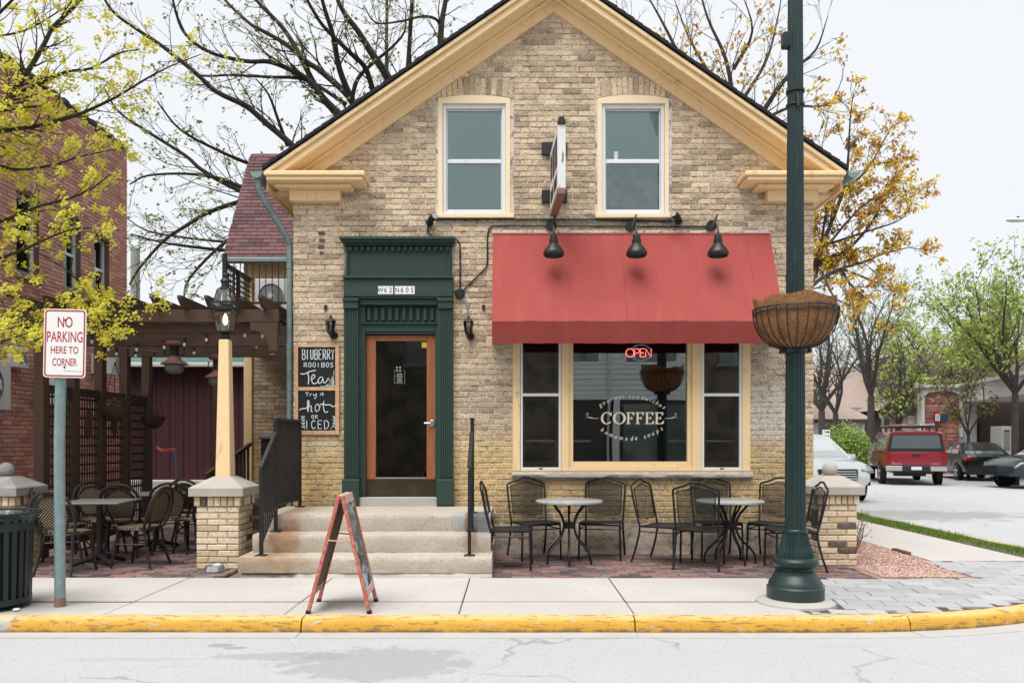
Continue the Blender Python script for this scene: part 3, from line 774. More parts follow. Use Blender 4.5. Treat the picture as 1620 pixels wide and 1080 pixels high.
# tufts in the joints
mb = MB()
for i in range(230):
    x = rng.choice([rng.uniform(-0.3, 3.7), rng.uniform(-0.3, 3.7), rng.uniform(-5.5, -3)]); y = rng.uniform(-1.6, -0.5)
    y = round((y + 1.755) / 0.105) * 0.105 - 1.755
    for k in range(rng.randint(2, 6)):
        a = rng.uniform(0, 6.28); h_ = rng.uniform(0.006, 0.022)
        p = Vector((x + rng.uniform(-.015, .015), y + rng.uniform(-.006, .006), -0.008))
        q = Vector((math.cos(a), math.sin(a), 0)) * 0.006
        mb.add([p - q, p + q, p + Vector((math.cos(a + 1) * .01, math.sin(a + 1) * .01, h_))], [(0, 1, 2)], rng.random())
tag(mb.build('joint_moss', 'grass', raw=True, kind='stuff'), 'tiny green weeds in the brick patio joints', 'weeds')

# ------------------------------------------------------------------ grey pavers at the corner
pv = root('corner_pavers', None, None, (4, -2, 0), kind='structure')
def in_corner(x, y):
    r_ = math.hypot(x - KX, y - KY0)
    ok = (r_ < KR - 0.155 or x < KX) and y > YK + 0.155 and (y < KY0 or x < XS - 0.155)
    left = 2.31 + 0.42 * max(0, min(1, (y + 2.94) / 1.06)) if y > -2.97 else 2.32 + 0.12 * max(0, (-2.99 - y) / 0.5)
    right = y < -1.77 if x < 4.75 + 0.0 * y else y < -0.62
    if math.hypot(x - 2.46, y + 3.0) < 0.325: return False
    return ok and x > left and right
poly = [(2.33, -3.49), (2.9, -1.77), (4.76, -1.77), (4.76, -0.6), (6.3, -0.6), (6.35, 0.2), (6.6, 0.55)]
for i in range(1, 15):
    a = 0 - (PI / 2) * i / 14
    poly.append((KX + (KR - 0.152) * math.cos(a), KY0 + (KR - 0.152) * math.sin(a)))
MB().prism(poly, -0.06, -0.006, 'z').build('sand_bed', 'paver_bed', pv)
rng = random.Random(12)
recs = []
ang = R(-9)
ca, sa = math.cos(ang), math.sin(ang)
for i in range(-22, 22):
    for j in range(-30, 30):
        u0 = i * 0.31 + (j % 2) * 0.155; v0 = j * 0.205
        cs = [(u0 + a * 0.31, v0 + b * 0.205) for a, b in ((0.03, 0.04), (0.97, 0.04), (0.97, 0.96), (0.03, 0.96))]
        w = [(4 + ca * u - sa * v, -2 + sa * u + ca * v) for u, v in cs]
        if all(in_corner(*q) for q in w): recs.append((u0 + .004, u0 + .306, v0 + .007, v0 + .198))
        elif sum(in_corner(*q) for q in w) >= 1:                # cut stone: the largest rectangle that fits
            best = None
            G = [k_ / 8 for k_ in range(9)]
            for a0 in G:
                for a1 in G:
                    if a1 - a0 < 0.12 or a0 > 0.9: continue
                    for b0 in G[::2]:
                        for b1 in G[::2]:
                            if b1 - b0 < 0.2 or (best and (a1 - a0) * (b1 - b0) <= best[0]): continue
                            if all(in_corner(4 + ca * (u0 + a * .31) - sa * (v0 + b * .205), -2 + sa * (u0 + a * .31) + ca * (v0 + b * .205)) for a in (a0, a1) for b in (b0, b1)):
                                best = ((a1 - a0) * (b1 - b0), a0, a1, b0, b1)
            if best and best[0] > 0.03:
                _, a0, a1, b0, b1 = best
                recs.append((u0 + a0 * .31 + .003, u0 + a1 * .31 - .003, v0 + b0 * .205 + .003, v0 + b1 * .205 - .003))
lay_bricks(recs, (4, -2, 0), Vector((ca, sa, 0)), Vector((-sa, ca, 0)), ZA, 'grey_paver', pv, rng, d=0.05, c=0.003, name='paver', stuff='pavers_far', proud=0.002, size=(0.304, 0.199))

# ------------------------------------------------------------------ gravel bed, grass verge
gb = [(3.74, -1.755), (4.75, -1.755), (4.77, -1.0), (4.91, -0.58), (4.9, 12), (3.74, 12)]
struct('gravel_bed', MB().prism(gb, -0.1, -0.006, 'z'), 'red_gravel')
mb = MB()
rng = random.Random(20)
OCT = [(0, 2, 4), (2, 1, 4), (1, 3, 4), (3, 0, 4), (2, 0, 5), (1, 2, 5), (3, 1, 5), (0, 3, 5)]
for i in range(9000):
    y = -1.72 + 6.0 * rng.random() ** 1.7
    x = rng.uniform(3.82, min(4.9, 4.66 + max(0, (y + 1.7)) * 0.14))
    s_ = rng.uniform(0.006, 0.016)
    c = Vector((x, y, -0.004 + s_ * 0.3))
    vs = [c + Vector((s_ * rng.uniform(.6, 1.2), 0, rng.uniform(-.3, .3) * s_)), c - Vector((s_ * rng.uniform(.6, 1.2), 0, 0)), c + Vector((0, s_ * rng.uniform(.6, 1.2), 0)), c - Vector((0, s_ * rng.uniform(.6, 1.2), 0)), c + Vector((0, 0, s_ * .7)), c - Vector((0, 0, s_ * .7))]
    mb.add(vs, OCT, rng.random())
tag(mb.build('red_gravel', 'gravel_stone', raw=True, kind='stuff'), 'loose pinkish red gravel beside the coffee house', 'gravel')
tim = MB().box(4.86, 4.93, -0.10, 0.28, -0.02, 0.03).build('timber_edging', 'twig_brown', bev=0.01, o_loc=(4.85, -0.2, 0))
tag(tim, 'short weathered timber edging between gravel and side path', 'edging')
vg = [(6.16, -0.62), (6.62, -0.5), (6.62, 30), (6.16, 30)]
struct('verge', MB().prism(vg, -0.1, -0.004, 'z'), 'soil')
mb = MB()
for i in range(26000):
    y = -0.3 + 15 * rng.random() ** 1.4
    x = rng.triangular(6.18, 6.63, 6.45) if rng.random() < 0.8 else rng.uniform(6.17, 6.62)
    if y < 1.2 and x < 6.42 and rng.random() < 0.75: continue
    pat_ = math.sin(x * 9 + y * 2.3) + math.sin(y * 3.7 + 1.3) + math.sin(y * 1.1 + x * 14)
    if pat_ < -1.0 and rng.random() < 0.7: continue
    h_ = rng.uniform(0.025, 0.065) * (1.3 if pat_ > 0.8 else 1.0); a = rng.uniform(0, 6.28); w = 0.004 + y * 0.0004
    p = Vector((x, y, -0.005)); q = Vector((math.cos(a), math.sin(a), 0)) * w
    t_ = p + Vector((rng.uniform(-.03, .03), rng.uniform(-.03, .03), h_))
    mb.add([p - q, p + q, t_], [(0, 1, 2)], rng.random())
tag(mb.build('verge_grass', 'grass', raw=True, kind='stuff'), 'bright green grass strip along the side street kerb', 'grass')
# ------------------------------------------------------------------ lettering helpers
_gc = {}
def glyphs(txt, size=1.0, offset=0.0):
    key = (txt, offset)
    if key not in _gc:
        cu = bpy.data.curves.new('t', 'FONT')
        cu.body = txt; cu.size = 1.0; cu.offset = offset; cu.resolution_u = 4
        cu.dimensions = '2D'; cu.fill_mode = 'BOTH'
        ob = bpy.data.objects.new('t', cu)
        COL.objects.link(ob)
        bpy.context.view_layer.update()
        dg = bpy.context.evaluated_depsgraph_get()
        me = bpy.data.meshes.new_from_object(ob.evaluated_get(dg))
        vs = [(v.co.x, v.co.y) for v in me.vertices]
        fs = [tuple(p.vertices) for p in me.polygons]
        bpy.data.objects.remove(ob); bpy.data.meshes.remove(me); bpy.data.curves.remove(cu)
        _gc[key] = (vs, fs)
    vs, fs = _gc[key]
    return [(x * size, y * size) for x, y in vs], fs
def split_build(mb, name, mt, parent):
    """one object for each connected piece (letter) of a flat text mesh"""
    par = list(range(len(mb.v)))
    def find(i):
        while par[i] != i: par[i] = par[par[i]]; i = par[i]
        return i
    for f in mb.f:
        for j in f[1:]: par[find(j)] = find(f[0])
    grp = {}
    for f in mb.f: grp.setdefault(find(f[0]), []).append(f)
    for fs in grp.values():
        ids = sorted(set(i for f in fs for i in f)); mp_ = {i: k for k, i in enumerate(ids)}
        MB().add([mb.v[i] for i in ids], [tuple(mp_[i] for i in f) for f in fs]).build(name, mt, parent)
def put_text(mb, txt, x, y, z, h, width=None, offset=0.0, shear=0.0, rot=0.0, center=True, wmul=1.0):
    """flat letters facing -y, cap height h, base line at z, scaled to width"""
    vs, fs = glyphs(txt, 1.0, offset)
    if not vs: return
    x0 = min(v[0] for v in vs); x1 = max(v[0] for v in vs)
    k = h / 0.70
    kx = (width / (x1 - x0)) if width else k * wmul
    c, s_ = math.cos(rot), math.sin(rot)
    out = []
    for a, b in vs:
        u = (a - ((x0 + x1) / 2 if center else x0)) * kx + b * k * shear
        w = b * k
        out.append((x + u * c - w * s_, y, z + u * s_ + w * c))
    mb.add(out, fs)
STROKE = {
 'B': [[(0, 0), (0, 1), (.55, 1), (.75, .85), (.72, .65), (.5, .52), (0, .52)], [(.5, .52), (.85, .38), (.85, .15), (.6, 0), (0, 0)]],
 'L': [[(0, 1), (0, 0), (.6, 0)]], 'l': [[(.25, 1), (.25, 0)]],
 'U': [[(0, 1), (0, .25), (.2, .02), (.55, .02), (.75, .25), (.75, 1)]],
 'E': [[(.75, 1), (0, 1), (0, 0), (.75, 0)], [(0, .52), (.6, .52)]],
 'R': [[(0, 0), (0, 1), (.55, 1), (.78, .8), (.6, .55), (0, .5)], [(.35, .5), (.85, 0)]],
 'Y': [[(0, 1), (.4, .5), (.8, 1)], [(.4, .5), (.35, 0)]],
 'O': [[(.4 + .4 * math.cos(a * PI / 8), .5 + .5 * math.sin(a * PI / 8)) for a in range(17)]],
 'I': [[(.3, 0), (.3, 1)]],
 'S': [[(.75, .85), (.55, 1), (.2, .97), (.05, .8), (.15, .6), (.6, .45), (.78, .25), (.6, .03), (.2, 0), (0, .15)]],
 'C': [[(.4 + .42 * math.cos(R(a)), .5 + .5 * math.sin(R(a))) for a in range(45, 330, 20)]],
 'D': [[(0, 0), (0, 1), (.4, 1), (.75, .8), (.85, .5), (.75, .2), (.4, 0), (0, 0)]],
 'P': [[(0, 0), (0, 1), (.5, 1), (.75, .85), (.75, .62), (.5, .48), (0, .48)]],
 'N': [[(0, 0), (0, 1), (.75, 0), (.75, 1)]],
 'T': [[(0, 1), (.8, 1)], [(.4, 1), (.4, 0)]],
}
def strokes(mb, txt, x0, x1, z0, z1, y, r, n=5, gap=0.35):
    k = len(txt)
    cell = (x1 - x0) / (k - gap * 0.75)
    for i, ch in enumerate(txt):
        for st in STROKE.get(ch, []):
            mb.tube([(x0 + (i + u * (1 - gap) / 0.8 * 0.9) * cell, y, z0 + v * (z1 - z0)) for u, v in st], r, n)

# ------------------------------------------------------------------ the coffee house
XL, XR = fx(463), fx(1288)
XC = (XL + XR) / 2
def mir(x): return 2 * XC - x
APEX, SL = 7.11, 0.69
def top(x): return APEX - SL * abs(x - XC)
ZB = 0.37
house = root('coffee_house', 'cream brick gabled coffee house with green door surround and cream trim', 'building', (XC, 3.0, 0))
HD = 8.2                                                  # house depth
OPEN_ = {'door': (fx(573), fx(692), 0.55, fz(482)), 'shop': (fx(815), fx(1183), fz(751), fz(468)),
         'w1': (fx(697), fx(803), fz(339), fz(158)), 'w2': (fx(949), fx(1054), fz(339), fz(158))}
# wall core (mortar behind the bricks) with its openings
mb = MB()
xs = sorted(set([XL + 0.012, XR - 0.012, XC] + [v for o_ in OPEN_.values() for v in o_[:2]]))
for xa, xb in zip(xs[:-1], xs[1:]):
    mid = (xa + xb) / 2
    cuts = sorted([(o_[2], o_[3]) for o_ in OPEN_.values() if o_[0] < mid < o_[1]])
    z = 0.0
    for a, b in cuts:
        mb.box(xa, xb, 0.009, 0.27, z, a); z = b
    mb.prism([(xa, z), (xb, z), (xb, top(xb) - 0.10), (xa, top(xa) - 0.10)], 0.009, 0.27, 'y')
mb.build('wall', 'cream_mortar', house)
for sx in (-1, 1):
    xw = XL + 0.012 if sx < 0 else XR - 0.012
    MB().box(min(xw, xw - sx * 0.25), max(xw, xw - sx * 0.25), 0.271, HD, 0, 4.45).build('wall', 'cream_mortar', house)
MB().prism([(XL + 0.012, 0), (XR - 0.012, 0), (XR - 0.012, 4.45), (XC, 6.9), (XL + 0.012, 4.45)], HD, HD + 0.25, 'y').build('wall', 'cream_mortar', house)
# front bricks
rng = random.Random(1)
EX = [(fx(546), fx(716), 0.0, fz(382)), (fx(812), fx(1186), fz(756), fz(468)), (fx(690), fx(812), fz(346), fz(122)), (fx(942), fx(1062), fz(346), fz(122))]
def ivf(v):
    hw = min(XR - XC, (APEX - 0.24 - v) / SL)
    iv = [(XC - hw, XC + hw)] if hw > 0.05 else []
    for a, b, z0, z1 in EX:
        if z0 < v < z1:
            nv = []
            for p, q in iv:
                if b <= p or a >= q: nv.append((p, q)); continue
                if a - p > 0.03: nv.append((p, a))
                if q - b > 0.03: nv.append((b, q))
            iv = nv
    return iv
recs = courses(ZB, 6.85, 0.0685, 0.212, 0.013, ivf, rng, jitter=0.014)
def seen(p):
    px = CX + p.x * F / D; py = HY - (p.z - H) * F / D
    if 780 < px < 1240 and 360 < py < 548: return False
    if py > 750 and px > 770: return False
    if 1235 < px < 1290: return False
    return py > 5
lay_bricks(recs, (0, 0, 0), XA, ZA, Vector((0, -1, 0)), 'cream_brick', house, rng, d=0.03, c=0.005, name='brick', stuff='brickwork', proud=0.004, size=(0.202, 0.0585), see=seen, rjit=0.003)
# flat arches of standing bricks
for a, b in ((690, 811), (943, 1061)):
    n = 14
    for i in range(n):
        t = (i + 0.5) / n * 2 - 1
        w = (fx(b) - fx(a)) / n
        xc = (fx(a) + fx(b)) / 2 + t * (fx(b) - fx(a)) / 2
        zb_ = fz(156) + 0.05 * (1 - t * t)
        an = -t * R(7)
        U = Vector((math.cos(an), 0, math.sin(an))); V = Vector((-math.sin(an), 0, math.cos(an)))
        m2 = MB()
        brick_geo(m2, Vector((xc, rng.uniform(-.006, 0), zb_)) - U * (w / 2 - 0.004), U, V, Vector((0, -1, 0)), w - 0.008, 0.215 + rng.uniform(-.01, .01), 0.03, 0.005, rng.random(), lambda: rng.uniform(-.002, .002))
        m2.build('arch_brick', 'cream_brick', house, raw=True)
# side walls
for sx, P, U in ((-1, (XL, 0, 0), Vector((0, -1, 0))), (1, (XR, 0, 0), Vector((0, 1, 0)))):
    iv = (lambda v: [(-HD, -0.03)]) if sx < 0 else (lambda v: [(0.03, HD)])
    rs = courses(ZB, 4.4, 0.0685, 0.212, 0.010, iv, rng, jitter=0.014)
    lay_bricks(rs, P, U, ZA, Vector((sx, 0, 0)), 'cream_brick', house, rng, d=0.03, c=0.005, n_parts=0, stuff='side_brickwork', proud=0.004, size=(0.202, 0.0585), rjit=0.003)
# rough foundation
mb = MB()
nx = 90
rings = []
x0f, x1f = XL - 0.015, XR + 0.015
for i in range(nx + 1):
    x = x0f + (x1f - x0f) * i / nx
    e = 0 if i in (0, nx) else 1
    rings.append([(x, 0.2, -0.1), (x, -0.045 + e * rng.uniform(-.012, .012), -0.1), (x, -0.04 + e * rng.uniform(-.018, .012), 0.08), (x, -0.03 + e * rng.uniform(-.016, .012), 0.2), (x, -0.03 + e * rng.uniform(-.014, .01), 0.3), (x, -0.012, ZB + e * rng.uniform(-.03, .02)), (x, 0.2, ZB)])
mb.loft(rings)
mb.build('foundation', 'stucco', house, smooth=True)
for xw, x2 in ((XL - 0.014, XL + 0.2), (XR - 0.2, XR + 0.014)):
    box('foundation', 'stucco', house, xw, x2, 0.201, HD, -0.1, ZB)
# roof and its timber
EH = 3.49
def rake(name, mt, t0, t1, y0, y1, half=EH, bev=0.0, parent=None):
    for sx in (-1, 1):
        xe = XC + sx * half
        MB().prism([(xe, top(xe) - t0), (XC, APEX - t0), (XC, APEX - t1), (xe, top(xe) - t1)], y0, y1, 'y').build(name, mt, parent or roof, bev=bev)
roof = MB().prism([(XC - EH - 0.02, top(XC - EH - 0.02)), (XC, APEX), (XC + EH + 0.02, top(XC + EH + 0.02)), (XC + EH + 0.02, top(XC + EH + .02) - 0.05), (XC, APEX - 0.05), (XC - EH - 0.02, top(XC - EH - 0.02) - 0.05)], -0.335, HD + 0.4, 'y').build('roof', 'shingle_dark', house)
# shingle butts along the verge
mb = MB()
for sx in (-1, 1):
    n = 34
    for i in range(n):
        u0 = EH * i / n; u1 = EH * (i + 1) / n + 0.03
        xa, xb = XC + sx * (EH + 0.03 - u0), XC + sx * max(0, EH + 0.03 - u1)
        l_ = rng.uniform(0.010, 0.022)
        mb.prism([(xa, top(xa) + l_), (xb, top(xb) + 0.002), (xb, top(xb) - 0.03), (xa, top(xa) - 0.03)], -0.375 + rng.uniform(-.006, .006), -0.336, 'y')
mb.build('shingle_edge', 'shingle_dark', roof, kind='stuff')
rake('crown_moulding', 'cream_paint', 0.051, 0.105, -0.352, -0.24, EH, 0.006)
rake('fascia', 'cream_paint', 0.106, 0.195, -0.315, -0.24, EH - 0.02, 0.006)
rake('soffit', 'cream_paint', 0.19, 0.203, -0.239, 0.0, EH - 0.03)
rake('bed_moulding', 'cream_paint', 0.204, 0.245, -0.085, -0.037, 3.27, 0.008)
rake('frieze', 'cream_paint', 0.204, 0.385, -0.036, 0.012, 3.25, 0.004)
for s in (-1, 1):
    f = (lambda x: x) if s < 0 else mir
    def bx(name, xa, xb, y0, y1, z0, z1, bev=0.006):
        a, b = sorted((f(xa), f(xb)))
        box(name, 'cream_paint', house, a, b, y0, y1, z0, z1, bev=bev)
    bx('return_cornice', -2.985, -1.77, -0.365, 0.02, 4.585, 4.645, 0.012)
    bx('return_cornice', -2.965, -1.80, -0.34, 0.02, 4.535, 4.584, 0.012)
    bx('return_bed', -2.90, -1.96, -0.23, 0.02, 4.49, 4.534, 0.014)
    bx('return_block', XL - 0.012, fx(541), -0.11, 0.02, 4.355, 4.489, 0.004)
    # eaves along the sides
    a, b = sorted((f(XL - 0.24), f(XL)))
    box('eave_soffit', 'cream_paint', house, a, b, 0.03, HD + 0.3, 4.46, 4.52)
    a, b = sorted((f(XL - 0.26), f(XL - 0.235)))
    box('eave_fascia', 'cream_paint', house, a, b, -0.22, HD + 0.3, 4.44, 4.66)
    # half round gutter
    g = MB()
    n = 9
    ro, ri = 0.07, 0.062
    ring = [(ro * math.cos(PI + PI * i / n), ro * math.sin(PI + PI * i / n)) for i in range(n + 1)] + [(ri * math.cos(2 * PI - PI * i / n), ri * math.sin(2 * PI - PI * i / n)) for i in range(n + 1)]
    cx = f(XL - 0.335)
    g.prism([(cx + u, 4.625 + w) for u, w in ring], -0.36, HD + 0.3, 'y')
    g.prism([(cx + ro * math.cos(PI + PI * i / n), 4.625 + ro * math.sin(PI + PI * i / n)) for i in range(n + 1)], -0.365, -0.355, 'y')
    g.build('gutter', 'copper_green', house, smooth=True)
dp = curve_pts([(XL - 0.335, -0.28, 4.58), (XL - 0.335, -0.28, 4.48), (XL - 0.30, -0.24, 4.36), (XL - 0.12, -0.06, 4.02), (XL - 0.055, 0.02, 3.88), (XL - 0.05, 0.04, 3.70), (XL - 0.05, 0.04, 2.4), (XL - 0.05, 0.04, 0.30), (XL - 0.06, -0.02, 0.16)], 6)
ds = MB().tube(dp, 0.036, 10).build('downspout', 'copper_green', house, smooth=True)
for z in (3.55, 2.55, 1.5, 0.7):
    MB().tube([(XL - 0.05, 0.04, z), (XL - 0.05, 0.04, z + 0.05)], 0.041, 10).build('pipe_clip', 'copper_green', ds)
# upper windows
for wi, (a, wa, b, wb) in enumerate(((693, 700, 807, 800), (945, 952, 1058, 1052))):
    x0, x1 = fx(a), fx(b)
    arch = [(x1, fz(163.5))] + [(x1 + (x0 - x1) * i / 10, fz(156) + 0.045 * (1 - (2 * i / 10 - 1) ** 2)) for i in range(11)] + [(x0, fz(163.5))]
    m1 = MB()
    m1.prism(arch, -0.004, 0.12, 'y')
    m1.box(x0, fx(wa), -0.002, 0.12, fz(339), fz(163.5)); m1.box(fx(wb), x1, -0.002, 0.12, fz(339), fz(163.5))
    win = m1.build('window', 'pale_paint', house)
    box('sill', 'pale_paint', win, x0 - 0.03, x1 + 0.05, -0.055, 0.12, fz(346), fz(339) - 0.001, bev=0.006)
    X0, X1 = fx(wa) + 0.001, fx(wb) - 0.001
    zt, zb_ = fz(163.5) - 0.001, fz(338)
    zm = fz(251)
    m1 = MB()
    m1.box(X0, X0 + 0.045, 0.03, 0.11, zb_, zt); m1.box(X1 - 0.045, X1, 0.03, 0.11, zb_, zt)
    m1.box(X0 + 0.046, X1 - 0.046, 0.032, 0.11, zt - 0.05, zt); m1.box(X0 + 0.046, X1 - 0.046, 0.025, 0.11, zb_, zb_ + 0.045)
    m1.build('frame', 'white_vinyl', win, bev=0.004)
    for k, (za, zc, yo) in enumerate(((zm, zt - 0.051, 0.075), (zb_ + 0.046, zm - 0.001, 0.055))):
        m1 = MB()
        q = 0.014
        m1.box(X0 + 0.046, X0 + 0.046 + q, yo, yo + 0.03, za, zc); m1.box(X1 - 0.046 - q, X1 - 0.046, yo, yo + 0.03, za, zc)
        m1.box(X0 + 0.047 + q, X1 - 0.047 - q, yo, yo + 0.03, zc - (0.016 if k == 0 else 0.038), zc); m1.box(X0 + 0.047 + q, X1 - 0.047 - q, yo, yo + 0.03, za, za + 0.02)
        m1.build('sash', 'white_vinyl', win, bev=0.003)
        box('pane', 'upper_glass', win, X0 + 0.05 + q, X1 - 0.05 - q, yo + 0.012, yo + 0.016, za + 0.015, zc - 0.014)
    if wi == 0:
        box('blind', 'teal_blind', win, X0 + 0.03, X1 - 0.03, 0.112, 0.12, zb_, zt)
    else:
        box('blind', 'teal_blind', win, X0 + 0.03, X1 - 0.03, 0.125, 0.133, zm, zt)
        m1 = MB()
        rings = []
        for i in range(19):
            u = i / 18
            rings.append([(X0 + 0.03 + u * (X1 - X0 - 0.06), 0.17 + 0.012 * math.sin(u * 24), z) for z in (zb_, zb_ + 0.3, zm)])
        m1.loft(rings, cap=False, closed=False)
        m1.build('curtain', 'screen_mesh', win, smooth=True)
        Mx = Matrix.Translation((fx(977), 0.135, fz(301))) @ Matrix.Rotation(R(-32), 4, 'Y')
        MB().box(-0.05, 0.05, 0, 0.003, -0.10, 0.09, Mx).build('paper', 'pink_paper', win)
for xa, xb, za, zb2 in ((504, 514, 367, 372), (505, 514, 378, 383), (504, 513, 388, 393), (506, 512, 398, 402)):
    box('brick_hole_shade', 'joint_dirt', house, fx(xa), fx(xb), -0.007, 0.004, fz(zb2), fz(za))  # dark boxes stand in for the shade inside holes of missing bricks
# cup standing on the meeting rail
cup = MB().lathe([(0.024, 0), (0.034, 0.10), (0.036, 0.105), (0.031, 0.10), (0.022, 0.006)], 14, (fx(976), 0.100, fz(250) + 0.002)).build('paper_cup', 'paper_white', o_loc=(fx(976), 0.100, fz(250) + 0.002), smooth=True)
tag(cup, 'small white paper cup standing inside the upstairs window', 'cup')

# ---------- door surround
def gb_(x0, x1, y0, y1, z0, z1, name='moulding', bev=0.004): return box(name, 'green_paint', sur, fx(x0), fx(x1), y0, y1, fz(z1), fz(z0), bev=bev)
m1 = MB()
m1.box(fx(548), fx(715), -0.05, 0.03, fz(438), fz(391))
sur = m1.build('door_surround', 'green_paint', house)
gb_(542, 721, -0.20, 0.03, 380, 384.5, 'cornice'); gb_(544, 719, -0.17, 0.03, 384.6, 388, 'cornice'); gb_(546, 717, -0.13, 0.03, 388.1, 391, 'cornice')
for i in range(17):
    x = 553.5 + i * 9.55
    gb_(x, x + 5.4, -0.095, -0.049, 392.5, 399.5, 'dentil', 0.002)
gb_(549, 553, -0.075, -0.049, 392.5, 437, 'panel_stile'); gb_(710, 714, -0.075, -0.049, 392.5, 437, 'panel_stile')
gb_(545, 718, -0.12, 0.03, 438.5, 443, 'moulding', 0.006)
gb_(546, 717, -0.085, 0.03, 443.2, 468, 'panel')
gb_(546, 717, -0.105, 0.03, 468.3, 471, 'moulding'); gb_(546, 717, -0.09, 0.03, 471.1, 474, 'moulding')
for xa, xb in ((545, 570), (693, 718)):
    gb_(xa, xb, -0.135, 0.03, 474.2, 479, 'capital'); gb_(xa + 1, xb - 1, -0.115, 0.03, 479.1, 490, 'capital')
    m1 = MB()
    m1.box(fx(xa + 1), fx(xb - 1), -0.075, 0.03, fz(757), fz(490.2))
    m1.build('pilaster', 'green_paint', sur)
    for i in range(6):
        x = xa + 3 + i * (xb - xa - 6) / 5.4
        gb_(x, x + 2.3, -0.090, -0.074, 493, 754, 'flute', 0.002)
    gb_(xa - 1, xb + 0.5, -0.11, 0.03, 757.3, 798, 'plinth', 0.006)
gb_(569.5, 578, 0.0, 0.20, 483.2, 797, 'jamb'); gb_(688.6, 694.5, 0.0, 0.20, 483.2, 797, 'jamb')
gb_(570.4, 692.6, -0.05, 0.2, 474.2, 483, 'lintel')
gb_(578.1, 688.5, 0.05, 0.2, 483.3, 510, 'transom_panel', 0)
for i in range(10):
    x = 581 + i * 11.1
    gb_(x, x + 5.2, 0.0, 0.049, 486, 507, 'dentil', 0.003)
gb_(572.5, 691, -0.03, -0.001, 510.3, 512.6); gb_(578.2, 688.4, 0.005, 0.2, 510.3, 524.5, 'transom_board'); gb_(578.2, 688.4, 0.02, 0.2, 524.7, 528, 'lintel')
# ---------- door
m1 = MB()
def db(x0, x1, z0, z1, y0=0.07, y1=0.12): m1.box(fx(x0), fx(x1), y0, y1, fz(z1), fz(z0))
db(578, 593, 529, 785); db(674, 688.5, 529, 785); db(593.1, 673.9, 529, 538, 0.071); db(593.1, 673.9, 755, 785, 0.071)
door = m1.build('door', 'door_wood', house, bev=0.004)
box('pane', 'door_glass', door, fx(592), fx(675), 0.092, 0.097, fz(756), fz(537))
box('kick_plate', 'bronze', door, fx(579), fx(687.5), 0.062, 0.0695, fz(784), fz(757.5), bev=0.002)
box('glass_bead', 'steel', door, fx(593), fx(674), 0.064, 0.0705, fz(757), fz(755))
hb = at(683.5, 669, 0.066)
MB().lathe([(0.0, 0), (0.04, 0), (0.043, -0.006), (0.034, -0.014), (0.0, -0.016)], 18, hb, Matrix.Rotation(R(-90), 3, 'X')).build('rose', 'steel', door, smooth=True)
hd = MB().tube(curve_pts([hb + Vector((0, -0.01, 0)), hb + Vector((0, -0.05, 0)), hb + Vector((-0.03, -0.06, 0)), hb + Vector((-0.09, -0.058, -0.002))], 5), 0.010, 8).build('handle', 'steel', door, smooth=True)
box('threshold', 'concrete_grey', house, fx(567), fx(692.5), -0.07, 0.2, 0.56, fz(786), bev=0.005)
box('sticker', 'yellow_decal', door, fx(666), fx(674), 0.0885, 0.0905, fz(548.5), fz(540), bev=0)
m1 = MB()
for cx_, cy_ in ((628, 581), (633, 581), (628, 586), (633, 586)):
    m1.lathe([(0.0, 0), (0.014, 0), (0.014, -0.001), (0, -0.001)], 10, at(cx_, cy_, 0.0905), Matrix.Rotation(R(-90), 3, 'X'))
for i, w in enumerate((8, 10, 10, 7, 9, 8)):
    m1.box(fx(630.5 - w / 2), fx(630.5 + w / 2), 0.0895, 0.0905, fz(591 + i * 2.6), fz(589.6 + i * 2.6))
m1.box(fx(622), fx(622.5), 0.0895, 0.0905, fz(605), fz(584)); m1.box(fx(638.5), fx(639), 0.0895, 0.0905, fz(605), fz(584)); m1.box(fx(622), fx(639), 0.0895, 0.0905, fz(605.5), fz(605))
m1.build('opening_hours', 'decal', door)
# ---------- shop window
m1 = MB()
def sb(x0, x1, z0, z1, y0=-0.012, y1=0.14): m1.box(fx(x0), fx(x1), y0, y1, fz(z1), fz(z0))
sb(811, 823, 468, 745); sb(1174, 1187, 468, 745)
sb(888, 900, 468, 745); sb(1095, 1110, 468, 745)
sb(823.1, 887.9, 742.5, 745); sb(1110.1, 1173.9, 742.5, 745); sb(900.1, 1094.9, 738, 745)
sb(823.1, 1173.9, 468, 478, -0.01)
sw_ = m1.build('shop_window', 'cream_paint', house, bev=0.004)
m1 = MB()
sb(900.1, 907, 478.1, 737.9, 0.02, 0.12); sb(1088, 1094.9, 478.1, 737.9, 0.02, 0.12); sb(907.1, 1087.9, 730, 737.9, 0.02, 0.12); sb(907.1, 1087.9, 478.1, 484, 0.02, 0.12)
m1.build('sash', 'cream_paint', sw_, bev=0.004)
box('pane', 'shop_glass', sw_, fx(906.5), fx(1088.5), 0.066, 0.072, fz(730.5), fz(483))
m1 = MB()
prof_ = [(0.02, 0.0), (-0.075, 0.012), (-0.085, 0.045), (-0.08, 0.07), (0.02, 0.085)]
for i in range(41):
    x = fx(810) + (fx(1188.5) - fx(810)) * i / 40
    rr = lambda: rng.uniform(-.007, .007)
    if i == 0: rg = []
    rg.append([(x, 0.14, fz(756.5)), (x, -0.05, fz(756.5) + rr() * .3), (x, -0.075 + rr(), fz(756.5) + 0.02), (x, -0.08 + rr(), fz(750)), (x, -0.055 + rr(), fz(745.5)), (x, 0.14, fz(745.2))])
m1.loft(rg).build('stone_sill', 'stone_sill', sw_, smooth=True)
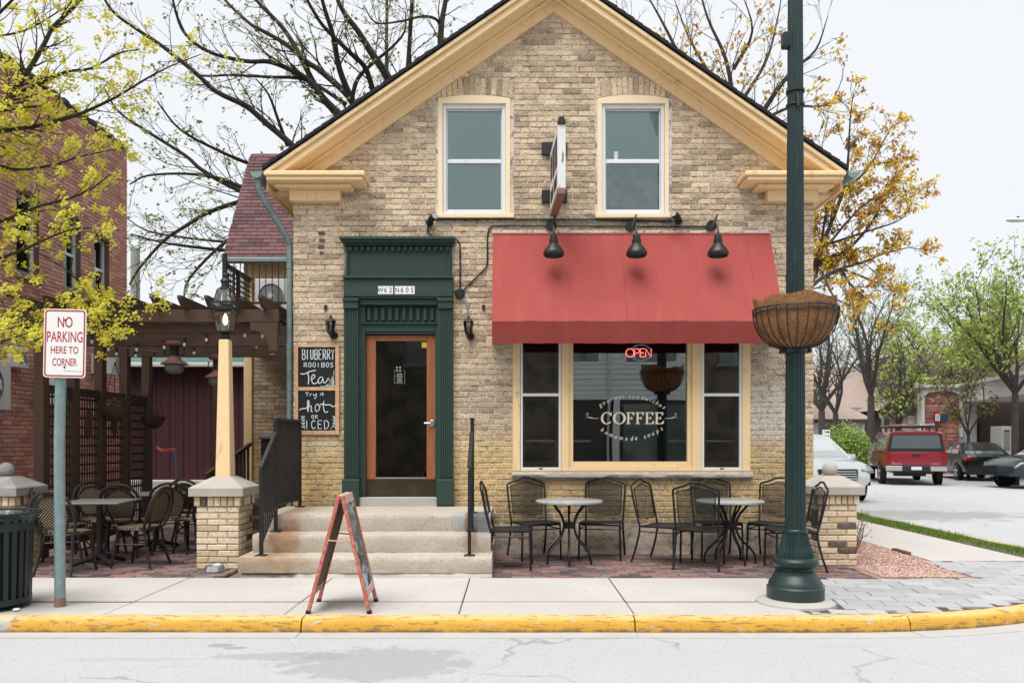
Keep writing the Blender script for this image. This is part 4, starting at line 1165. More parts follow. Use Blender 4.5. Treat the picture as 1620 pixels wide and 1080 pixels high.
for xa, xb in ((823.5, 887.5), (1110.5, 1173.5)):
    m1 = MB()
    sb(xa, xa + 3.5, 478.2, 742.2, 0.0, 0.05); sb(xb - 3.5, xb, 478.2, 742.2, 0.0, 0.05); sb(xa + 3.6, xb - 3.6, 739, 742.2, 0.001, 0.05); sb(xa + 3.6, xb - 3.6, 622, 626.5, 0.0, 0.05)
    m1.build('storm_frame', 'white_vinyl', sw_, bev=0.002)
    m1 = MB()
    sb(xa + 3.6, xa + 8, 478.2, 739, 0.06, 0.1); sb(xb - 8, xb - 3.6, 478.2, 739, 0.06, 0.1); sb(xa + 8.1, xb - 8.1, 729, 738.9, 0.06, 0.1); sb(xa + 8.1, xb - 8.1, 618, 626, 0.06, 0.1)
    m1.build('sash', 'bronze', sw_)
    for za, zc in ((478.3, 621.8), (626.7, 738.8)):
        box('pane', 'shop_glass', sw_, fx(xa + 3.3), fx(xb - 3.3), 0.03, 0.034, fz(zc), fz(za))
    box('latch', 'black_metal', sw_, fx((xa + xb) / 2 - 3), fx((xa + xb) / 2 + 3), -0.006, -0.0005, fz(742), fz(740))
# lettering on the big pane
YG = 0.064
def zo(u, v): return at(900 + u / 5.4, 540 + v / 5.4, 0.065)
def serif(mb, ch, x0, x1, z0, z1, y):
    W, Hh = x1 - x0, z1 - z0
    k = [0]
    def P(pts):
        k[0] += 1
        q = [(x0 + u * W, y - 0.0002 * k[0], z0 + v * Hh) for u, v in pts]
        mb.add(q, [tuple(range(len(q)))])
    if ch in 'FE':
        P([(.12, .03), (.32, .03), (.32, .97), (.12, .97)])
        P([(0, 0), (.46 if ch == 'F' else .9, 0), (.46 if ch == 'F' else .9, .05), (0, .05)])
        P([(0, .95), (.92, .95), (.92, 1), (0, 1)])
        P([(.84, .76), (.92, .74), (.92, .96), (.66, .96)])
        P([(.3, .48), (.66, .48), (.66, .54), (.3, .54)])
        P([(.61, .38), (.67, .38), (.67, .64), (.61, .64), (.55, .54), (.55, .48)])
        if ch == 'E': P([(.66, .04), (.98, .04), (1.0, .28), (.92, .26)])
    else:
        n = 28
        a0, a1 = (0, 360) if ch == 'O' else (38, 322)
        o_, i_ = [], []
        for q in range(n + 1):
            a = R(a0 + (a1 - a0) * q / n)
            o_.append((.5 + .5 * math.cos(a), .5 + .52 * math.sin(a))); i_.append((.5 + .33 * math.cos(a), .5 + .455 * math.sin(a)))
        for q in range(n):
            k[0] = 1
            P([o_[q], o_[q + 1], i_[q + 1], i_[q]])
        if ch == 'C':
            P([(.84, .72), (.92, .70), (.92, 1.0), (.86, 1.0), (.8, .85)])
for nm, mt, dx, dz, dy in (('letter_shadow', 'gilt_shadow', -5, 4, 0.0015), ('letter', 'gilt', 0, 0, 0)):
    for ch, ua, ub in (('C', 276, 372), ('O', 378, 486), ('F', 492, 566), ('F', 572, 646), ('E', 652, 728), ('E', 735, 812)):
        pa, pb = zo(ua + dx, 703 + dz), zo(ub + dx, 604 + dz)
        m1 = MB(); serif(m1, ch, pa.x, pb.x, pa.z, pb.z, YG + dy); m1.build(nm, mt, sw_)
T1 = [('g', 275, 556, 40), ('o', 303, 538, 32), ('u', 336, 522, 26), ('r', 364, 506, 22), ('m', 402, 496, 16), ('e', 437, 488, 10), ('t', 463, 486, 6), ('s', 516, 484, -2), ('a', 547, 486, -6), ('n', 584, 489, -9), ('d', 624, 496, -12), ('w', 657, 503, -18), ('i', 690, 512, -22), ('c', 716, 524, -26), ('h', 744, 538, -30), ('e', 772, 555, -34), ('s', 803, 572, -38)]
T2 = [('h', 275, 765, -38), ('o', 312, 790, -30), ('m', 352, 811, -24), ('e', 396, 827, -16), ('m', 440, 838, -10), ('a', 488, 844, -2), ('d', 535, 844, 4), ('e', 573, 840, 8), ('s', 650, 828, 16), ('o', 685, 814, 22), ('u', 722, 800, 28), ('p', 762, 778, 34), ('s', 798, 757, 40)]
for ch, u, v, a in T1 + T2:
    p = zo(u, v)
    m1 = MB(); put_text(m1, ch, p.x, YG, p.z, 0.052, rot=R(a), shear=0.25, offset=0.006, wmul=0.9); m1.build('small_letter', 'gilt', sw_)
for sgn in (-1, 1):
    m1 = MB()
    f = (lambda u: u) if sgn < 0 else (lambda u: 1070 - u)
    m1.tube([zo(f(u), v) + Vector((0, -0.001, 0)) for u, v in ((135, 648), (170, 652), (210, 656), (252, 656))], [0.001, 0.003, 0.004, 0.002], 4)
    m1.tube(curve_pts([zo(f(u), v) + Vector((0, -0.001, 0)) for u, v in ((205, 654), (178, 646), (158, 632), (152, 618), (160, 611), (168, 620))], 4), 0.0028, 4)
    m1.build('flourish', 'gilt', sw_)
# interior
m1 = MB()
m1.add([(x, y, z) for z in (0.5, 3.25) for y in (0.30, 6.0) for x in (XL + 0.3, XR - 0.3)], [(0, 2, 3, 1), (4, 5, 7, 6), (2, 6, 7, 3), (0, 4, 6, 2), (1, 3, 7, 5)])
m1.build('interior', 'dark_room', house)
for xa, xb in ((828, 884), (896, 934), (1056, 1096), (1113, 1158)):
    box('window_ledge', 'sign_white', house, fx(xa, .4), fx(xb, .4), 0.31, 0.55, fz(699, .4), fz(695.5, .4))
# ---------- number plates
for a, b, t in ((600, 623.5, 'W62'), (626, 657.5, 'N605')):
    o = MB().box(fx(a), fx(b), -0.093, -0.0855, fz(467.3), fz(454.8)).build('number_plate', 'sign_white', bev=0.001, o_loc=((fx(a) + fx(b)) / 2, -0.09, fz(467)))
    tag(o, 'white number plate reading %s above the green door' % t, 'number plate')
    m1 = MB()
    for k_, ch in enumerate(t):
        m1 = MB(); put_text(m1, ch, fx(a + (b - a) * (k_ + 0.5) / len(t)), -0.0945, fz(464.6), 0.060, offset=0.004, wmul=0.85); m1.build('character', 'sign_black', o)

# ------------------------------------------------------------------ steps and rails
st = root('entrance_steps', 'weathered concrete entrance steps with rust stains below the green door', 'steps', (-1.6, -0.9, 0))
SX0, SX1 = -2.86, -0.255
SX0, SX1 = fx(376, -1.75), fx(778, -1.75)
def step_mesh(y0, z0, z1, x0, x1):
    mb = MB()
    rings = []
    n = 26
    for i in range(n + 1):
        x = x0 + (x1 - x0) * i / n
        q = lambda s_=0.006: rng.uniform(-s_, s_)
        rings.append([(x, -0.052, z0), (x, y0 + 0.01 + q(), z0), (x, y0 + 0.004 + q(), z0 + 0.05), (x, y0 + q(), z1 - 0.06), (x, y0 + 0.002 + q(.004), z1 - 0.028), (x, y0 + 0.012 + q(.004), z1 - 0.008), (x, y0 + 0.035, z1 + q(.003)), (x, -0.052, z1)])
    mb.loft(rings)
    return mb.build('step', 'concrete_step', st, smooth=True)
step_mesh(-1.75, 0.045, 0.21, SX0, SX1)
step_mesh(-1.44, 0.2105, 0.40, SX0 + 0.05, SX1 - 0.02)
step_mesh(-1.13, 0.4005, 0.59, SX0 + 0.03, SX1 - 0.03)
mb = MB()
rings = []
for i in range(31):
    x = SX0 + 0.02 + (SX1 - SX0 - 0.02) * i / 30
    q = rng.uniform(-.012, .012)
    b_ = 0.03 if x < -2.2 else 0.0
    rings.append([(x, -0.06, -0.02), (x, -1.745 + b_ + q, -0.02), (x, -1.735 + b_ + q, 0.02), (x, -1.725 + b_ * 2 + q, 0.0445 - b_ * 0.3), (x, -0.06, 0.0445)])
mb.loft(rings).build('base_course', 'concrete_tread', st, smooth=True)

def handrail(x, label, yb=-0.16, n=15):
    r_ = root('handrail', label, 'handrail', (x, -0.9, 0.3))
    w = 0.034
    yl = -1.16
    zt, zl = 1.64, 0.59
    ye, ze = -1.66, 1.12
    MB().box(x - w / 2, x + w / 2, yb - 0.02, yb + 0.02, zl, zt - 0.02).build('post', 'black_iron', r_)
    MB().box(x - w / 2, x + w / 2, yl - 0.02, yl + 0.02, zl - 0.19, zt - 0.02).build('post', 'black_iron', r_)
    MB().box(x - w / 2, x + w / 2, ye - 0.02, ye + 0.02, 0.21, ze - 0.02).build('post', 'black_iron', r_)
    m = MB(); m.bar((x, yl - 0.03, zt), (x, yb + 0.05, zt), 0.045, 0.03); m.build('top_rail', 'black_metal', r_, bev=0.006)
    m = MB(); m.bar((x, ye - 0.03, ze), (x, yl + 0.0, ze + (0.40) * 0.93), 0.045, 0.03); m.build('top_rail', 'black_metal', r_, bev=0.006)
    m = MB(); m.bar((x, yl, zl + 0.10), (x, yb, zl + 0.10), 0.025, 0.02); m.build('bottom_rail', 'black_iron', r_)
    m = MB(); m.bar((x, ye, 0.34), (x, yl, 0.66), 0.025, 0.02); m.build('bottom_rail', 'black_iron', r_)
    for i in range(1, n):
        y = yl + (yb - yl) * i / n
        MB().box(x - 0.009, x + 0.009, y - 0.009, y + 0.009, zl + 0.11, zt - 0.015).build('picket', 'black_iron', r_)
    for i in range(1, 7):
        t = i / 7
        y = ye + (yl - ye) * t
        MB().box(x - 0.008, x + 0.008, y - 0.008, y + 0.008, 0.35 + 0.32 * t, ze + 0.372 * t - 0.015).build('picket', 'black_iron', r_)
    for y, z in ((yb, zl), (yl, 0.40), (ye, 0.21)):
        MB().box(x - 0.055, x + 0.055, y - 0.05, y + 0.05, z, z + 0.012).build('base_plate', 'black_iron', r_, bev=0.003)
handrail(-2.60, 'black iron handrail with pickets beside the chalkboard end of the steps')
handrail(fx(744, -1.5), 'short black iron handrail on the steps beside the patio tables', -0.98, 2)
# ------------------------------------------------------------------ awning
AX0, AX1 = fx(780), fx(1217)
AZ0, AZ1, AY = fz(371), fz(508, -0.56), -0.56
aw = root('awning', 'red fabric awning over the shop window', 'awning', ((AX0 + AX1) / 2, 0, AZ0))
nx, ny = 48, 14
def aw_pt(u, v, o=0.0):
    sag = -0.024 * math.sin(PI * v) * (0.35 + 0.65 * math.sin(u * PI * 4) ** 2) + 0.004 * math.sin(u * 37 + v * 3) * v
    return Vector((AX0 + (AX1 - AX0) * u, -0.02 + (AY + 0.02) * v - o * 0.89, AZ0 + (AZ1 - AZ0) * v + sag + o * 0.45))
mb = MB()
for o_ in (0.0, -0.006):
    b0 = len(mb.v)
    vs = [aw_pt(i / nx, j / ny, o_) for j in range(ny + 1) for i in range(nx + 1)]
    fs = [(j * (nx + 1) + i, j * (nx + 1) + i + 1, (j + 1) * (nx + 1) + i + 1, (j + 1) * (nx + 1) + i) for j in range(ny) for i in range(nx)]
    mb.add(vs, fs)
mb.build('canopy', 'awning_red', aw, smooth=True)
VZ = fz(542, -0.52)
mb = MB()
n = 40
for y_in in (0.0, 0.005):
    vs = []
    for i in range(n + 1):
        x = AX0 + (AX1 - AX0) * i / n
        vs += [(x, AY - 0.001 + y_in, AZ1), (x, AY + 0.10 + y_in + 0.004 * math.sin(i * 0.9), VZ + 0.003 * math.sin(i * 1.7))]
    mb.add(vs, [(2 * i, 2 * i + 1, 2 * i + 3, 2 * i + 2) for i in range(n)])
mb.build('valance', 'awning_red', aw, smooth=True)
for x in (AX0 + 0.002, AX1 - 0.002):
    MB().prism([(-0.012, AZ0 - 0.01), (AY + 0.01, AZ1), (AY + 0.105, VZ + 0.003), (-0.012, VZ + 0.003)], x - 0.002, x + 0.002, 'x').build('side_panel', 'awning_red', aw)
for px in (982, 1180):
    u = (fx(px) - AX0) / (AX1 - AX0)
    MB().tube([aw_pt(u, v / 10, 0.001) for v in range(11)], 0.0025, 4).build('seam', 'awning_red', aw)
MB().tube([(AX0 + 0.01, AY + 0.04, AZ1 - 0.025), (AX1 - 0.01, AY + 0.04, AZ1 - 0.025)], 0.012, 6).build('frame_tube', 'grey_metal', aw)
MB().box(AX0, AX1, -0.03, -0.008, AZ0 - 0.012, AZ0 + 0.012).build('wall_bar', 'awning_red', aw)
MB().box(AX0 - 0.01, AX1 + 0.02, -0.012, 0.004, AZ0 + 0.013, AZ0 + 0.05).build('flashing', 'cream_mortar', aw)

# ------------------------------------------------------------------ wall lights and wiring
GN = ('first gooseneck lamp, nearest the projecting sign', 'middle gooseneck lamp of the row above the red awning', 'gooseneck lamp beside the green lamp post end of the awning')
for i, (bxp, byp, sxp) in enumerate(((872, 357, 876), (998, 358, 1007), (1125, 358, 1136))):
    b = at(bxp, byp, -0.02)
    sp = at(sxp, 372, -0.42)
    g = root('gooseneck_lamp', 'black ' + GN[i], 'wall lamp', tuple(b), 'gooseneck lamps over the awning')
    MB().lathe([(0.0, 0.02), (0.066, 0.02), (0.066, -0.03), (0.05, -0.04), (0, -0.04)], 18, b, Matrix.Rotation(R(90), 3, 'X')).build('wall_box', 'black_metal', g, smooth=True)
    zt = sp.z + 0.07
    pts = curve_pts([b + Vector((0.02, -0.02, 0.0)), b + Vector((0.05, -0.10, 0.11)), Vector((sp.x - 0.02, -0.22, zt + 0.08)), Vector((sp.x, -0.36, zt + 0.06)), Vector((sp.x, sp.y, zt - 0.02)), sp], 6)
    MB().tube(pts, 0.011, 8).build('arm', 'black_metal', g, smooth=True)
    z0 = sp.z
    prof = [(0.0, 0.012), (0.025, 0.012), (0.042, -0.004), (0.047, -0.05), (0.054, -0.055), (0.054, -0.105), (0.062, -0.115), (0.088, -0.145), (0.115, -0.185), (0.126, -0.212), (0.126, -0.228), (0.116, -0.248), (0.104, -0.256), (0.10, -0.245), (0.10, -0.20), (0.06, -0.14), (0.0, -0.12)]
    MB().lathe(prof, 22, (sp.x, sp.y, z0)).build('shade', 'black_metal', g, smooth=True)
FL = ('above the green door', 'under the window with the paper cup')
for i, (px, py, s) in enumerate(((680, 353, 1), (1073, 350, -1))):
    b = at(px, py, 0)
    g = root('flood_light', 'small black flood light on conduit ' + FL[i], 'flood light', tuple(b))
    MB().lathe([(0, 0.0), (0.045, 0.0), (0.045, 0.03), (0.03, 0.045), (0, 0.045)], 14, b, Matrix.Rotation(R(90), 3, 'X')).build('base', 'black_plastic', g, smooth=True)
    a = b + Vector((s * -0.01, -0.05, 0.0)); c = b + Vector((s * 0.075, -0.16, 0.045)) if s > 0 else b + Vector((-0.09, -0.16, 0.05))
    MB().tube([a, a.lerp(c, .3), a.lerp(c, .35), c], [0.03, 0.034, 0.042, 0.046], 12).build('head', 'black_plastic', g, smooth=True)
    d = (c - a).normalized()
    MB().tube([c - d * 0.004, c + d * 0.003], 0.038, 12).build('lens', 'alloy', g)
cw = root('wall_conduit', 'black electrical conduit running along the brick wall above the awning', 'conduit', tuple(at(730, 350, 0)))
def wire(name, pts, r=0.012, smooth=True, par=None, mt='black_plastic'):
    return MB().tube(pts, r, 8).build(name, mt, par or cw, smooth=smooth)
wire('cable', curve_pts([at(690, 349, -.03), at(700, 347.5, -.014), at(760, 347, -.014), at(860, 347, -.014), at(960, 348, -.014), at(1050, 350, -.014), at(1068, 350, -.03)], 5), 0.011)
wire('pipe', [at(785, 357, -.015), at(868, 357, -.015)], 0.010); wire('pipe', [at(876, 357.3, -.015), at(994, 358, -.015)], 0.010); wire('pipe', [at(1002, 358.4, -.015), at(1120, 359, -.015)], 0.010)
wire('pipe', curve_pts([at(785, 357, -.015), at(777, 359, -.015), at(772, 368, -.015), at(771, 390, -.015), at(771, 415, -.015), at(768, 424, -.015), at(752, 440, -.015), at(733, 459, -.02)], 6), 0.010)
wire('cable', curve_pts([at(677, 357, -.02), at(677, 366, -.016), at(684, 374, -.07), at(700, 377.5, -.10), at(718, 377, -.12), at(726, 384, -.05), at(728, 395, -.016), at(728, 430, -.016), at(728, 458, -.02)], 6), 0.010)
jb = at(728, 465, -0.0)
MB().lathe([(0, 0), (0.06, 0), (0.062, 0.035), (0.05, 0.045), (0, 0.045)], 16, jb, Matrix.Rotation(R(90), 3, 'X')).build('junction_box', 'black_plastic', cw, smooth=True)
wire('pipe', [at(720, 462, -.015), at(712, 462, -.05)], 0.009)
wire('conduit_tail', curve_pts([at(732, 472, -.02), at(738, 480, -.02), at(740, 490, -.02), at(741, 500, -.02)], 5), 0.009, mt='galvanised')

def wall_lantern(px, py, label):
    c = at(px, py, -0.11)
    g = root('wall_lantern', label, 'wall lantern', (c.x, 0, c.z - 0.12))
    x, y, z = c
    MB().lathe([(0, 0.0), (0.05, 0.0), (0.048, 0.03), (0, 0.035)], 14, (x + 0.02, 0.0, z - 0.10), Matrix.Rotation(R(90), 3, 'X')).build('back_plate', 'black_iron', g, smooth=True)
    MB().tube(curve_pts([(x + 0.02, -0.03, z - 0.11), (x + 0.01, -0.08, z - 0.135), (x, y, z - 0.11), (x, y, z - 0.08)], 5), 0.012, 8).build('arm', 'black_iron', g, smooth=True)
    MB().lathe([(0.0, -0.10), (0.03, -0.10), (0.042, -0.075), (0.042, -0.065), (0.0, -0.065)], 6, (x, y, z)).build('cup', 'black_iron', g)
    MB().lathe([(0.040, -0.064), (0.058, 0.055), (0.054, 0.055), (0.037, -0.064)], 6, (x, y, z)).build('glass', 'lantern_glass', g)
    m = MB()
    for k in range(6):
        a = 2 * PI * k / 6
        m.tube([(x + 0.041 * math.cos(a), y + 0.041 * math.sin(a), z - 0.066), (x + 0.059 * math.cos(a), y + 0.059 * math.sin(a), z + 0.056)], 0.004, 4)
    m.build('bars', 'black_iron', g)
    MB().lathe([(0.0, 0.056), (0.07, 0.056), (0.066, 0.066), (0.045, 0.085), (0.02, 0.10), (0.014, 0.115), (0.022, 0.122), (0.01, 0.135), (0.0, 0.145)], 6, (x, y, z)).build('cap', 'black_iron', g)
    MB().tube([(x, y, z - 0.06), (x, y, z - 0.01), (x, y, z + 0.02)], [0.012, 0.016, 0.004], 8).build('bulb', 'bulb_glass', g, smooth=True)
wall_lantern(523, 516, 'small black wall lantern above the chalkboard')
wall_lantern(741, 517, 'small black wall lantern below the round junction box beside the awning')
for px in (515.5, 765):
    o = MB().box(fx(px - 2.2), fx(px + 2.2), -0.02, 0.0, fz(490.5), fz(482.5)).build('wall_vent', 'black_plastic', bev=0.003, o_loc=(fx(px), 0, fz(490)))
    tag(o, 'tiny black vent plate on the brick wall ' + ('above the chalkboard' if px < 600 else 'between junction box and awning'), 'vent')

# ------------------------------------------------------------------ projecting sign (seen edge on)
sg = root('projecting_sign', 'white weathered wooden sign projecting edge-on from the gable wall', 'sign', (0.5, 0, 4.1))
fa, na = Vector((0.515, -0.10, 0)), Vector((0.555, -1.02, 0))
dv = (na - fa).normalized(); nv = Vector((dv.y, -dv.x, 0))
if nv.x > 0: nv = -nv                                     # left face normal
def sgbox(name, mt, t0, t1, n0, n1, z0, z1, bev=0.003):
    m = MB()
    vs = [fa + dv * t + nv * n + Vector((0, 0, z)) for z in (z0, z1) for n in (n0, n1) for t in (t0, t1)]
    m.add(vs, [(0, 2, 3, 1), (4, 5, 7, 6), (0, 1, 5, 4), (2, 6, 7, 3), (0, 4, 6, 2), (1, 3, 7, 5)])
    return m.build(name, mt, sg, bev=bev)
sgbox('panel', 'peel_white', 0.0, 0.93, -0.045, 0.045, 4.22, 4.93)
sgbox('bottom_board', 'rust_wood', 0.0, 0.93, -0.044, 0.044, 4.16, 4.219)
for t0, t1, z0, z1 in ((0.08, 0.30, 4.55, 4.84), (0.36, 0.58, 4.5, 4.84), (0.64, 0.86, 4.5, 4.84), (0.10, 0.40, 4.28, 4.42), (0.48, 0.84, 4.28, 4.42)):
    for s_ in (1, -1): sgbox('letter_block', 'sign_black', t0, t1, s_ * 0.0455, s_ * 0.048, z0, z1, 0)
sgbox('post_cap', 'black_metal', 0.84, 0.95, -0.042, 0.042, 4.931, 4.985); sgbox('post_cap', 'black_metal', 0.86, 0.93, -0.028, 0.028, 4.986, 5.02)
for z in (4.42, 4.98):
    m = MB(); m.tube(curve_pts([fa + dv * 0.55 + Vector((0, 0, 4.95)), fa + dv * 0.45 + Vector((0, 0, 5.02)), fa + dv * 0.33 + Vector((0, 0, 5.0)), fa + dv * 0.33 + Vector((0, 0, 4.93))], 5), 0.012, 6)
m.build('scroll', 'black_iron', sg, smooth=True)
for z in (fz(237), fz(312)):
    MB().box(fx(857), fx(897), -0.05, 0.0, z - 0.078, z + 0.078).build('wall_plate', 'black_metal', sg, bev=0.004)
    MB().box(0.49, 0.53, -0.13, -0.049, z - 0.03, z + 0.03).build('bracket', 'black_metal', sg)

# ------------------------------------------------------------------ chalkboard
cb = root('chalkboard', 'double chalkboard in a raw wood frame advertising tea', 'chalkboard', ((fx(468) + fx(537)) / 2, 0, fz(687)))
Y0, Y1 = -0.035, -0.012
m = MB()
def cbx(x0, x1, z0, z1, y0=Y0): m.box(fx(x0), fx(x1), y0, Y1, fz(z1), fz(z0))
cbx(467, 472.5, 544.5, 687.5); cbx(531.3, 537.5, 544.5, 687.5); cbx(472.6, 531.2, 544.5, 549.5, Y0 + .001); cbx(472.6, 531.2, 681, 687.5, Y0 + .001); cbx(472.6, 531.2, 612.3, 617.8, Y0 + .001)
m.build('frame', 'raw_wood', cb, bev=0.003)
for a, b in ((549.6, 612.2), (617.9, 680.9)):
    m = MB(); cbx(472.7, 531.1, a, b, -0.022); m.build('board', 'chalkboard', cb)
def zc(u, v): return at(460 + u / 7.2, 540 + v / 7.2, -0.0225)
YC = -0.0228
m = MB()
def word(t, u0, u1, v0, v1, r, gap=0.35):
    a, b = zc(u0, v1), zc(u1, v0)
    strokes(m, t, a.x, b.x, a.z, b.z, YC, r, 5, gap)
word('BlUBERRY', 133, 500, 92, 205, 0.0058, 0.28); word('ROOIBOS', 152, 490, 242, 292, 0.0048, 0.3)
word('OR', 238, 310, 838, 878, 0.0042); word('ICED', 165, 440, 900, 992, 0.0058, 0.3)
def free(pts, r, n=4): m.tube(curve_pts([zc(u, v) + Vector((0, -0.0003, 0)) for u, v in pts], n), r, 5)
free([(108, 368), (160, 370), (210, 345), (285, 330)], 0.0066); free([(195, 360), (205, 420), (200, 488)], 0.0066)
free([(232, 432), (262, 420), (275, 392), (258, 378), (240, 400), (240, 450), (262, 482), (300, 470), (318, 440)], 0.006)
free([(365, 408), (335, 408), (312, 440), (320, 475), (345, 468), (368, 420), (368, 455), (385, 472), (412, 448), (430, 412)], 0.006)
for p in ([(495, 330), (488, 400), (492, 500)], [(490, 480), (470, 430), (472, 400), (482, 430), (486, 480)], [(484, 482), (450, 460), (436, 432), (462, 444), (482, 478)], [(500, 500), (450, 482), (400, 497), (450, 502), (505, 503)], [(335, 513), (420, 508), (500, 510)]): free(p, 0.0026)
free([(165, 582), (205, 585)], 0.0042); free([(186, 584), (186, 622)], 0.0042); free([(218, 592), (220, 622), (222, 604), (240, 594)], 0.004)
free([(256, 595), (262, 614), (282, 612), (292, 592), (290, 630), (278, 652), (266, 640)], 0.0042); free([(340, 594), (342, 614)], 0.004); free([(340, 584), (341, 586)], 0.004); free([(362, 578), (362, 612), (374, 612)], 0.004); free([(352, 594), (376, 593)], 0.004)
free([(95, 782), (130, 766), (175, 760), (205, 720), (205, 675), (192, 690), (196, 800), (205, 745), (228, 732), (236, 760), (232, 795), (250, 800)], 0.006)
free([(318, 715), (290, 722), (278, 765), (292, 795), (320, 780), (328, 740), (305, 718), (340, 740)], 0.006); free([(378, 678), (372, 740), (385, 798), (412, 806), (424, 792)], 0.006); free([(335, 712), (400, 722), (450, 722), (480, 742), (508, 732)], 0.006)
for bx0, bx1 in ((135, 160), (495, 455)):
    free([(bx0 + 5, 845), (bx0 + 4, 920), (bx1, 998)], 0.003)
    for k in range(4):
        v = 865 + k * 35
        for sd in (-1, 1): free([(bx0 + 5, v + 10), (bx0 + 5 + sd * 14, v - 4), (bx0 + 5 + sd * 22, v - 16), (bx0 + 5 + sd * 6, v - 4)], 0.003, 3)
m.build('chalk_writing', 'chalk', cb)
# ------------------------------------------------------------------ neon sign in the window
ne = root('neon_sign', 'glowing red OPEN neon sign inside the shop window', 'neon sign', tuple(zo(600, 165)))
YN = 0.13
def zn(u, v):
    p = zo(u, v); return Vector((p.x * (D + YN) / (D + .065), YN, H + (p.z - H) * (D + YN) / (D + .065)))
m = MB()
for ch, ua, ub in (('O', 488, 556), ('P', 560, 604), ('E', 610, 648), ('N', 656, 706)):
    a, b = zn(ua, 132), zn(ub, 62)
    for s_ in STROKE[ch]: m.tube([(a.x + u / 0.8 * (b.x - a.x), YN, a.z + v * (b.z - a.z)) for u, v in s_], 0.0062, 6)
m.build('letters', 'neon_red', ne, smooth=True)
m = MB()
for i in range(44):
    a = 2 * PI * (i + .5) / 44
    if abs(math.sin(a)) > 0.50:
        m.ball(zn(614 + 92 * math.cos(a), 96 - 66 * math.sin(a)), 0.0035, 6, 4)
m.build('ring', 'neon_blue', ne)
box('backing', 'black_plastic', ne, zn(480, 0).x, zn(715, 0).x, YN + 0.012, YN + 0.03, zn(0, 140).z, zn(0, 56).z)

# ------------------------------------------------------------------ corner street lamp with its basket
LX, LY = 2.46, -3.0
lp = root('street_lamp', 'dark green fluted lamp post with a hanging basket ring at the corner', 'street lamp', (LX, LY, 0))
MB().lathe([(0.0, -0.02), (0.335, -0.02), (0.33, 0.012), (0.30, 0.03), (0.25, 0.04), (0.0, 0.04)], 36, (LX, LY, 0)).build('footing', 'concrete_grey', lp, smooth=True)
zz = lambda py: fz(py, LY)
pr = [(0.0, zz(949)), (0.238, zz(949)), (0.240, zz(944)), (0.240, zz(927)), (0.226, zz(924.5)), (0.224, zz(920)), (0.205, zz(915)), (0.182, zz(908.5)), (0.170, zz(905.5)), (0.170, zz(902)), (0.150, zz(900)), (0.148, zz(897)), (0.176, zz(894.5)), (0.194, zz(889.5)), (0.194, zz(886)), (0.178, zz(881.5)), (0.152, zz(879.3)), (0.0, zz(878.8))]
MB().lathe(pr, 48, (LX, LY, 0)).build('base', 'lamp_green', lp, smooth=True)
pr = [(0.158, zz(879)), (0.148, zz(872)), (0.128, zz(862)), (0.112, zz(850)), (0.100, zz(842)), (0.0, zz(841.9))]
MB().lathe(pr, 56, (LX, LY, 0), flute=(0, 4, 0.93)).build('bell', 'lamp_green', lp)
MB().lathe([(0.0, zz(842)), (0.104, zz(842)), (0.104, zz(838)), (0.095, zz(836)), (0.0, zz(836))], 40, (LX, LY, 0)).build('collar', 'lamp_green', lp, smooth=True)
pr = [(0.088, zz(836)), (0.084, zz(700)), (0.078, zz(500)), (0.068, zz(200)), (0.058, 6.2), (0.05, 6.5)]
MB().lathe(pr, 40, (LX, LY, 0), flute=(0, 5, 0.94)).build('shaft', 'lamp_green', lp)
MB().lathe([(0.0, 6.45), (0.09, 6.45), (0.12, 6.55), (0.2, 6.75), (0.21, 7.0), (0.12, 7.25), (0.02, 7.35), (0, 7.4)], 24, (LX, LY, 0)).build('lantern_head', 'sign_white', lp, smooth=True)
box('outlet_box', 'lamp_green', lp, fx(1237, LY), fx(1250, LY), LY - 0.045, LY + 0.04, zz(77), zz(53), bev=0.012)
MB().tube([at(1262, 148, LY - .075), at(1263, 168, LY - .085)], 0.014, 8).build('flag_holder', 'black_metal', lp)
for py in (147, 169): MB().lathe([(0.076, 0), (0.079, 0.0), (0.079, 0.02), (0.076, 0.02)], 24, (LX, LY, zz(py))).build('band', 'black_metal', lp)
zc_ = zz(556)
MB().lathe([(0.10, -0.015), (0.104, -0.015), (0.104, 0.02), (0.10, 0.02)], 28, (LX, LY, zc_)).build('clamp_ring', 'lamp_green', lp)
for s_ in (-1, 1): MB().box(LX + s_ * 0.085 - (0.0 if s_ > 0 else 0.04), LX + s_ * 0.085 + (0.04 if s_ > 0 else 0.0), LY - 0.05, LY + 0.05, zc_ - 0.014, zc_ + 0.02).build('clamp_ear', 'lamp_green', lp)
# hanging basket (wire hemisphere round the post, coco liner inside)
bk = root('hanging_basket', 'brown coconut fibre basket in a black wire frame on the lamp post', 'planter', (LX, LY, zc_))
zr = zz(490)
def bprof(t): # t 0 rim .. 1 bottom
    a = t * PI / 2
    return (0.352 * math.cos(a) ** 0.75 if t < 1 else 0.09, zr - (zr - zc_ - 0.02) * math.sin(a))
mb = MB()
NB, rows = 60, []
for t in (1.0, 0.93, 0.8, 0.65, 0.5, 0.35, 0.2, 0.08, 0.0):
    r_, z_ = bprof(t); r_ = max(r_, 0.1) - 0.012
    rows.append([(LX + (r_ + rng.uniform(-.004, .004)) * math.cos(2 * PI * j / NB), LY + (r_ + rng.uniform(-.004, .004)) * math.sin(2 * PI * j / NB), z_) for j in range(NB)])
def lip(j):
    a = 2 * PI * j / NB
    return 0.045 + 0.055 * math.exp(-((math.sin(a) * 1.0 + 0.3 + math.cos(a) * 0.2)) ** 2 * 0.8) + 0.02 * math.sin(3 * a + 0.7) + 0.012 * math.sin(7 * a)
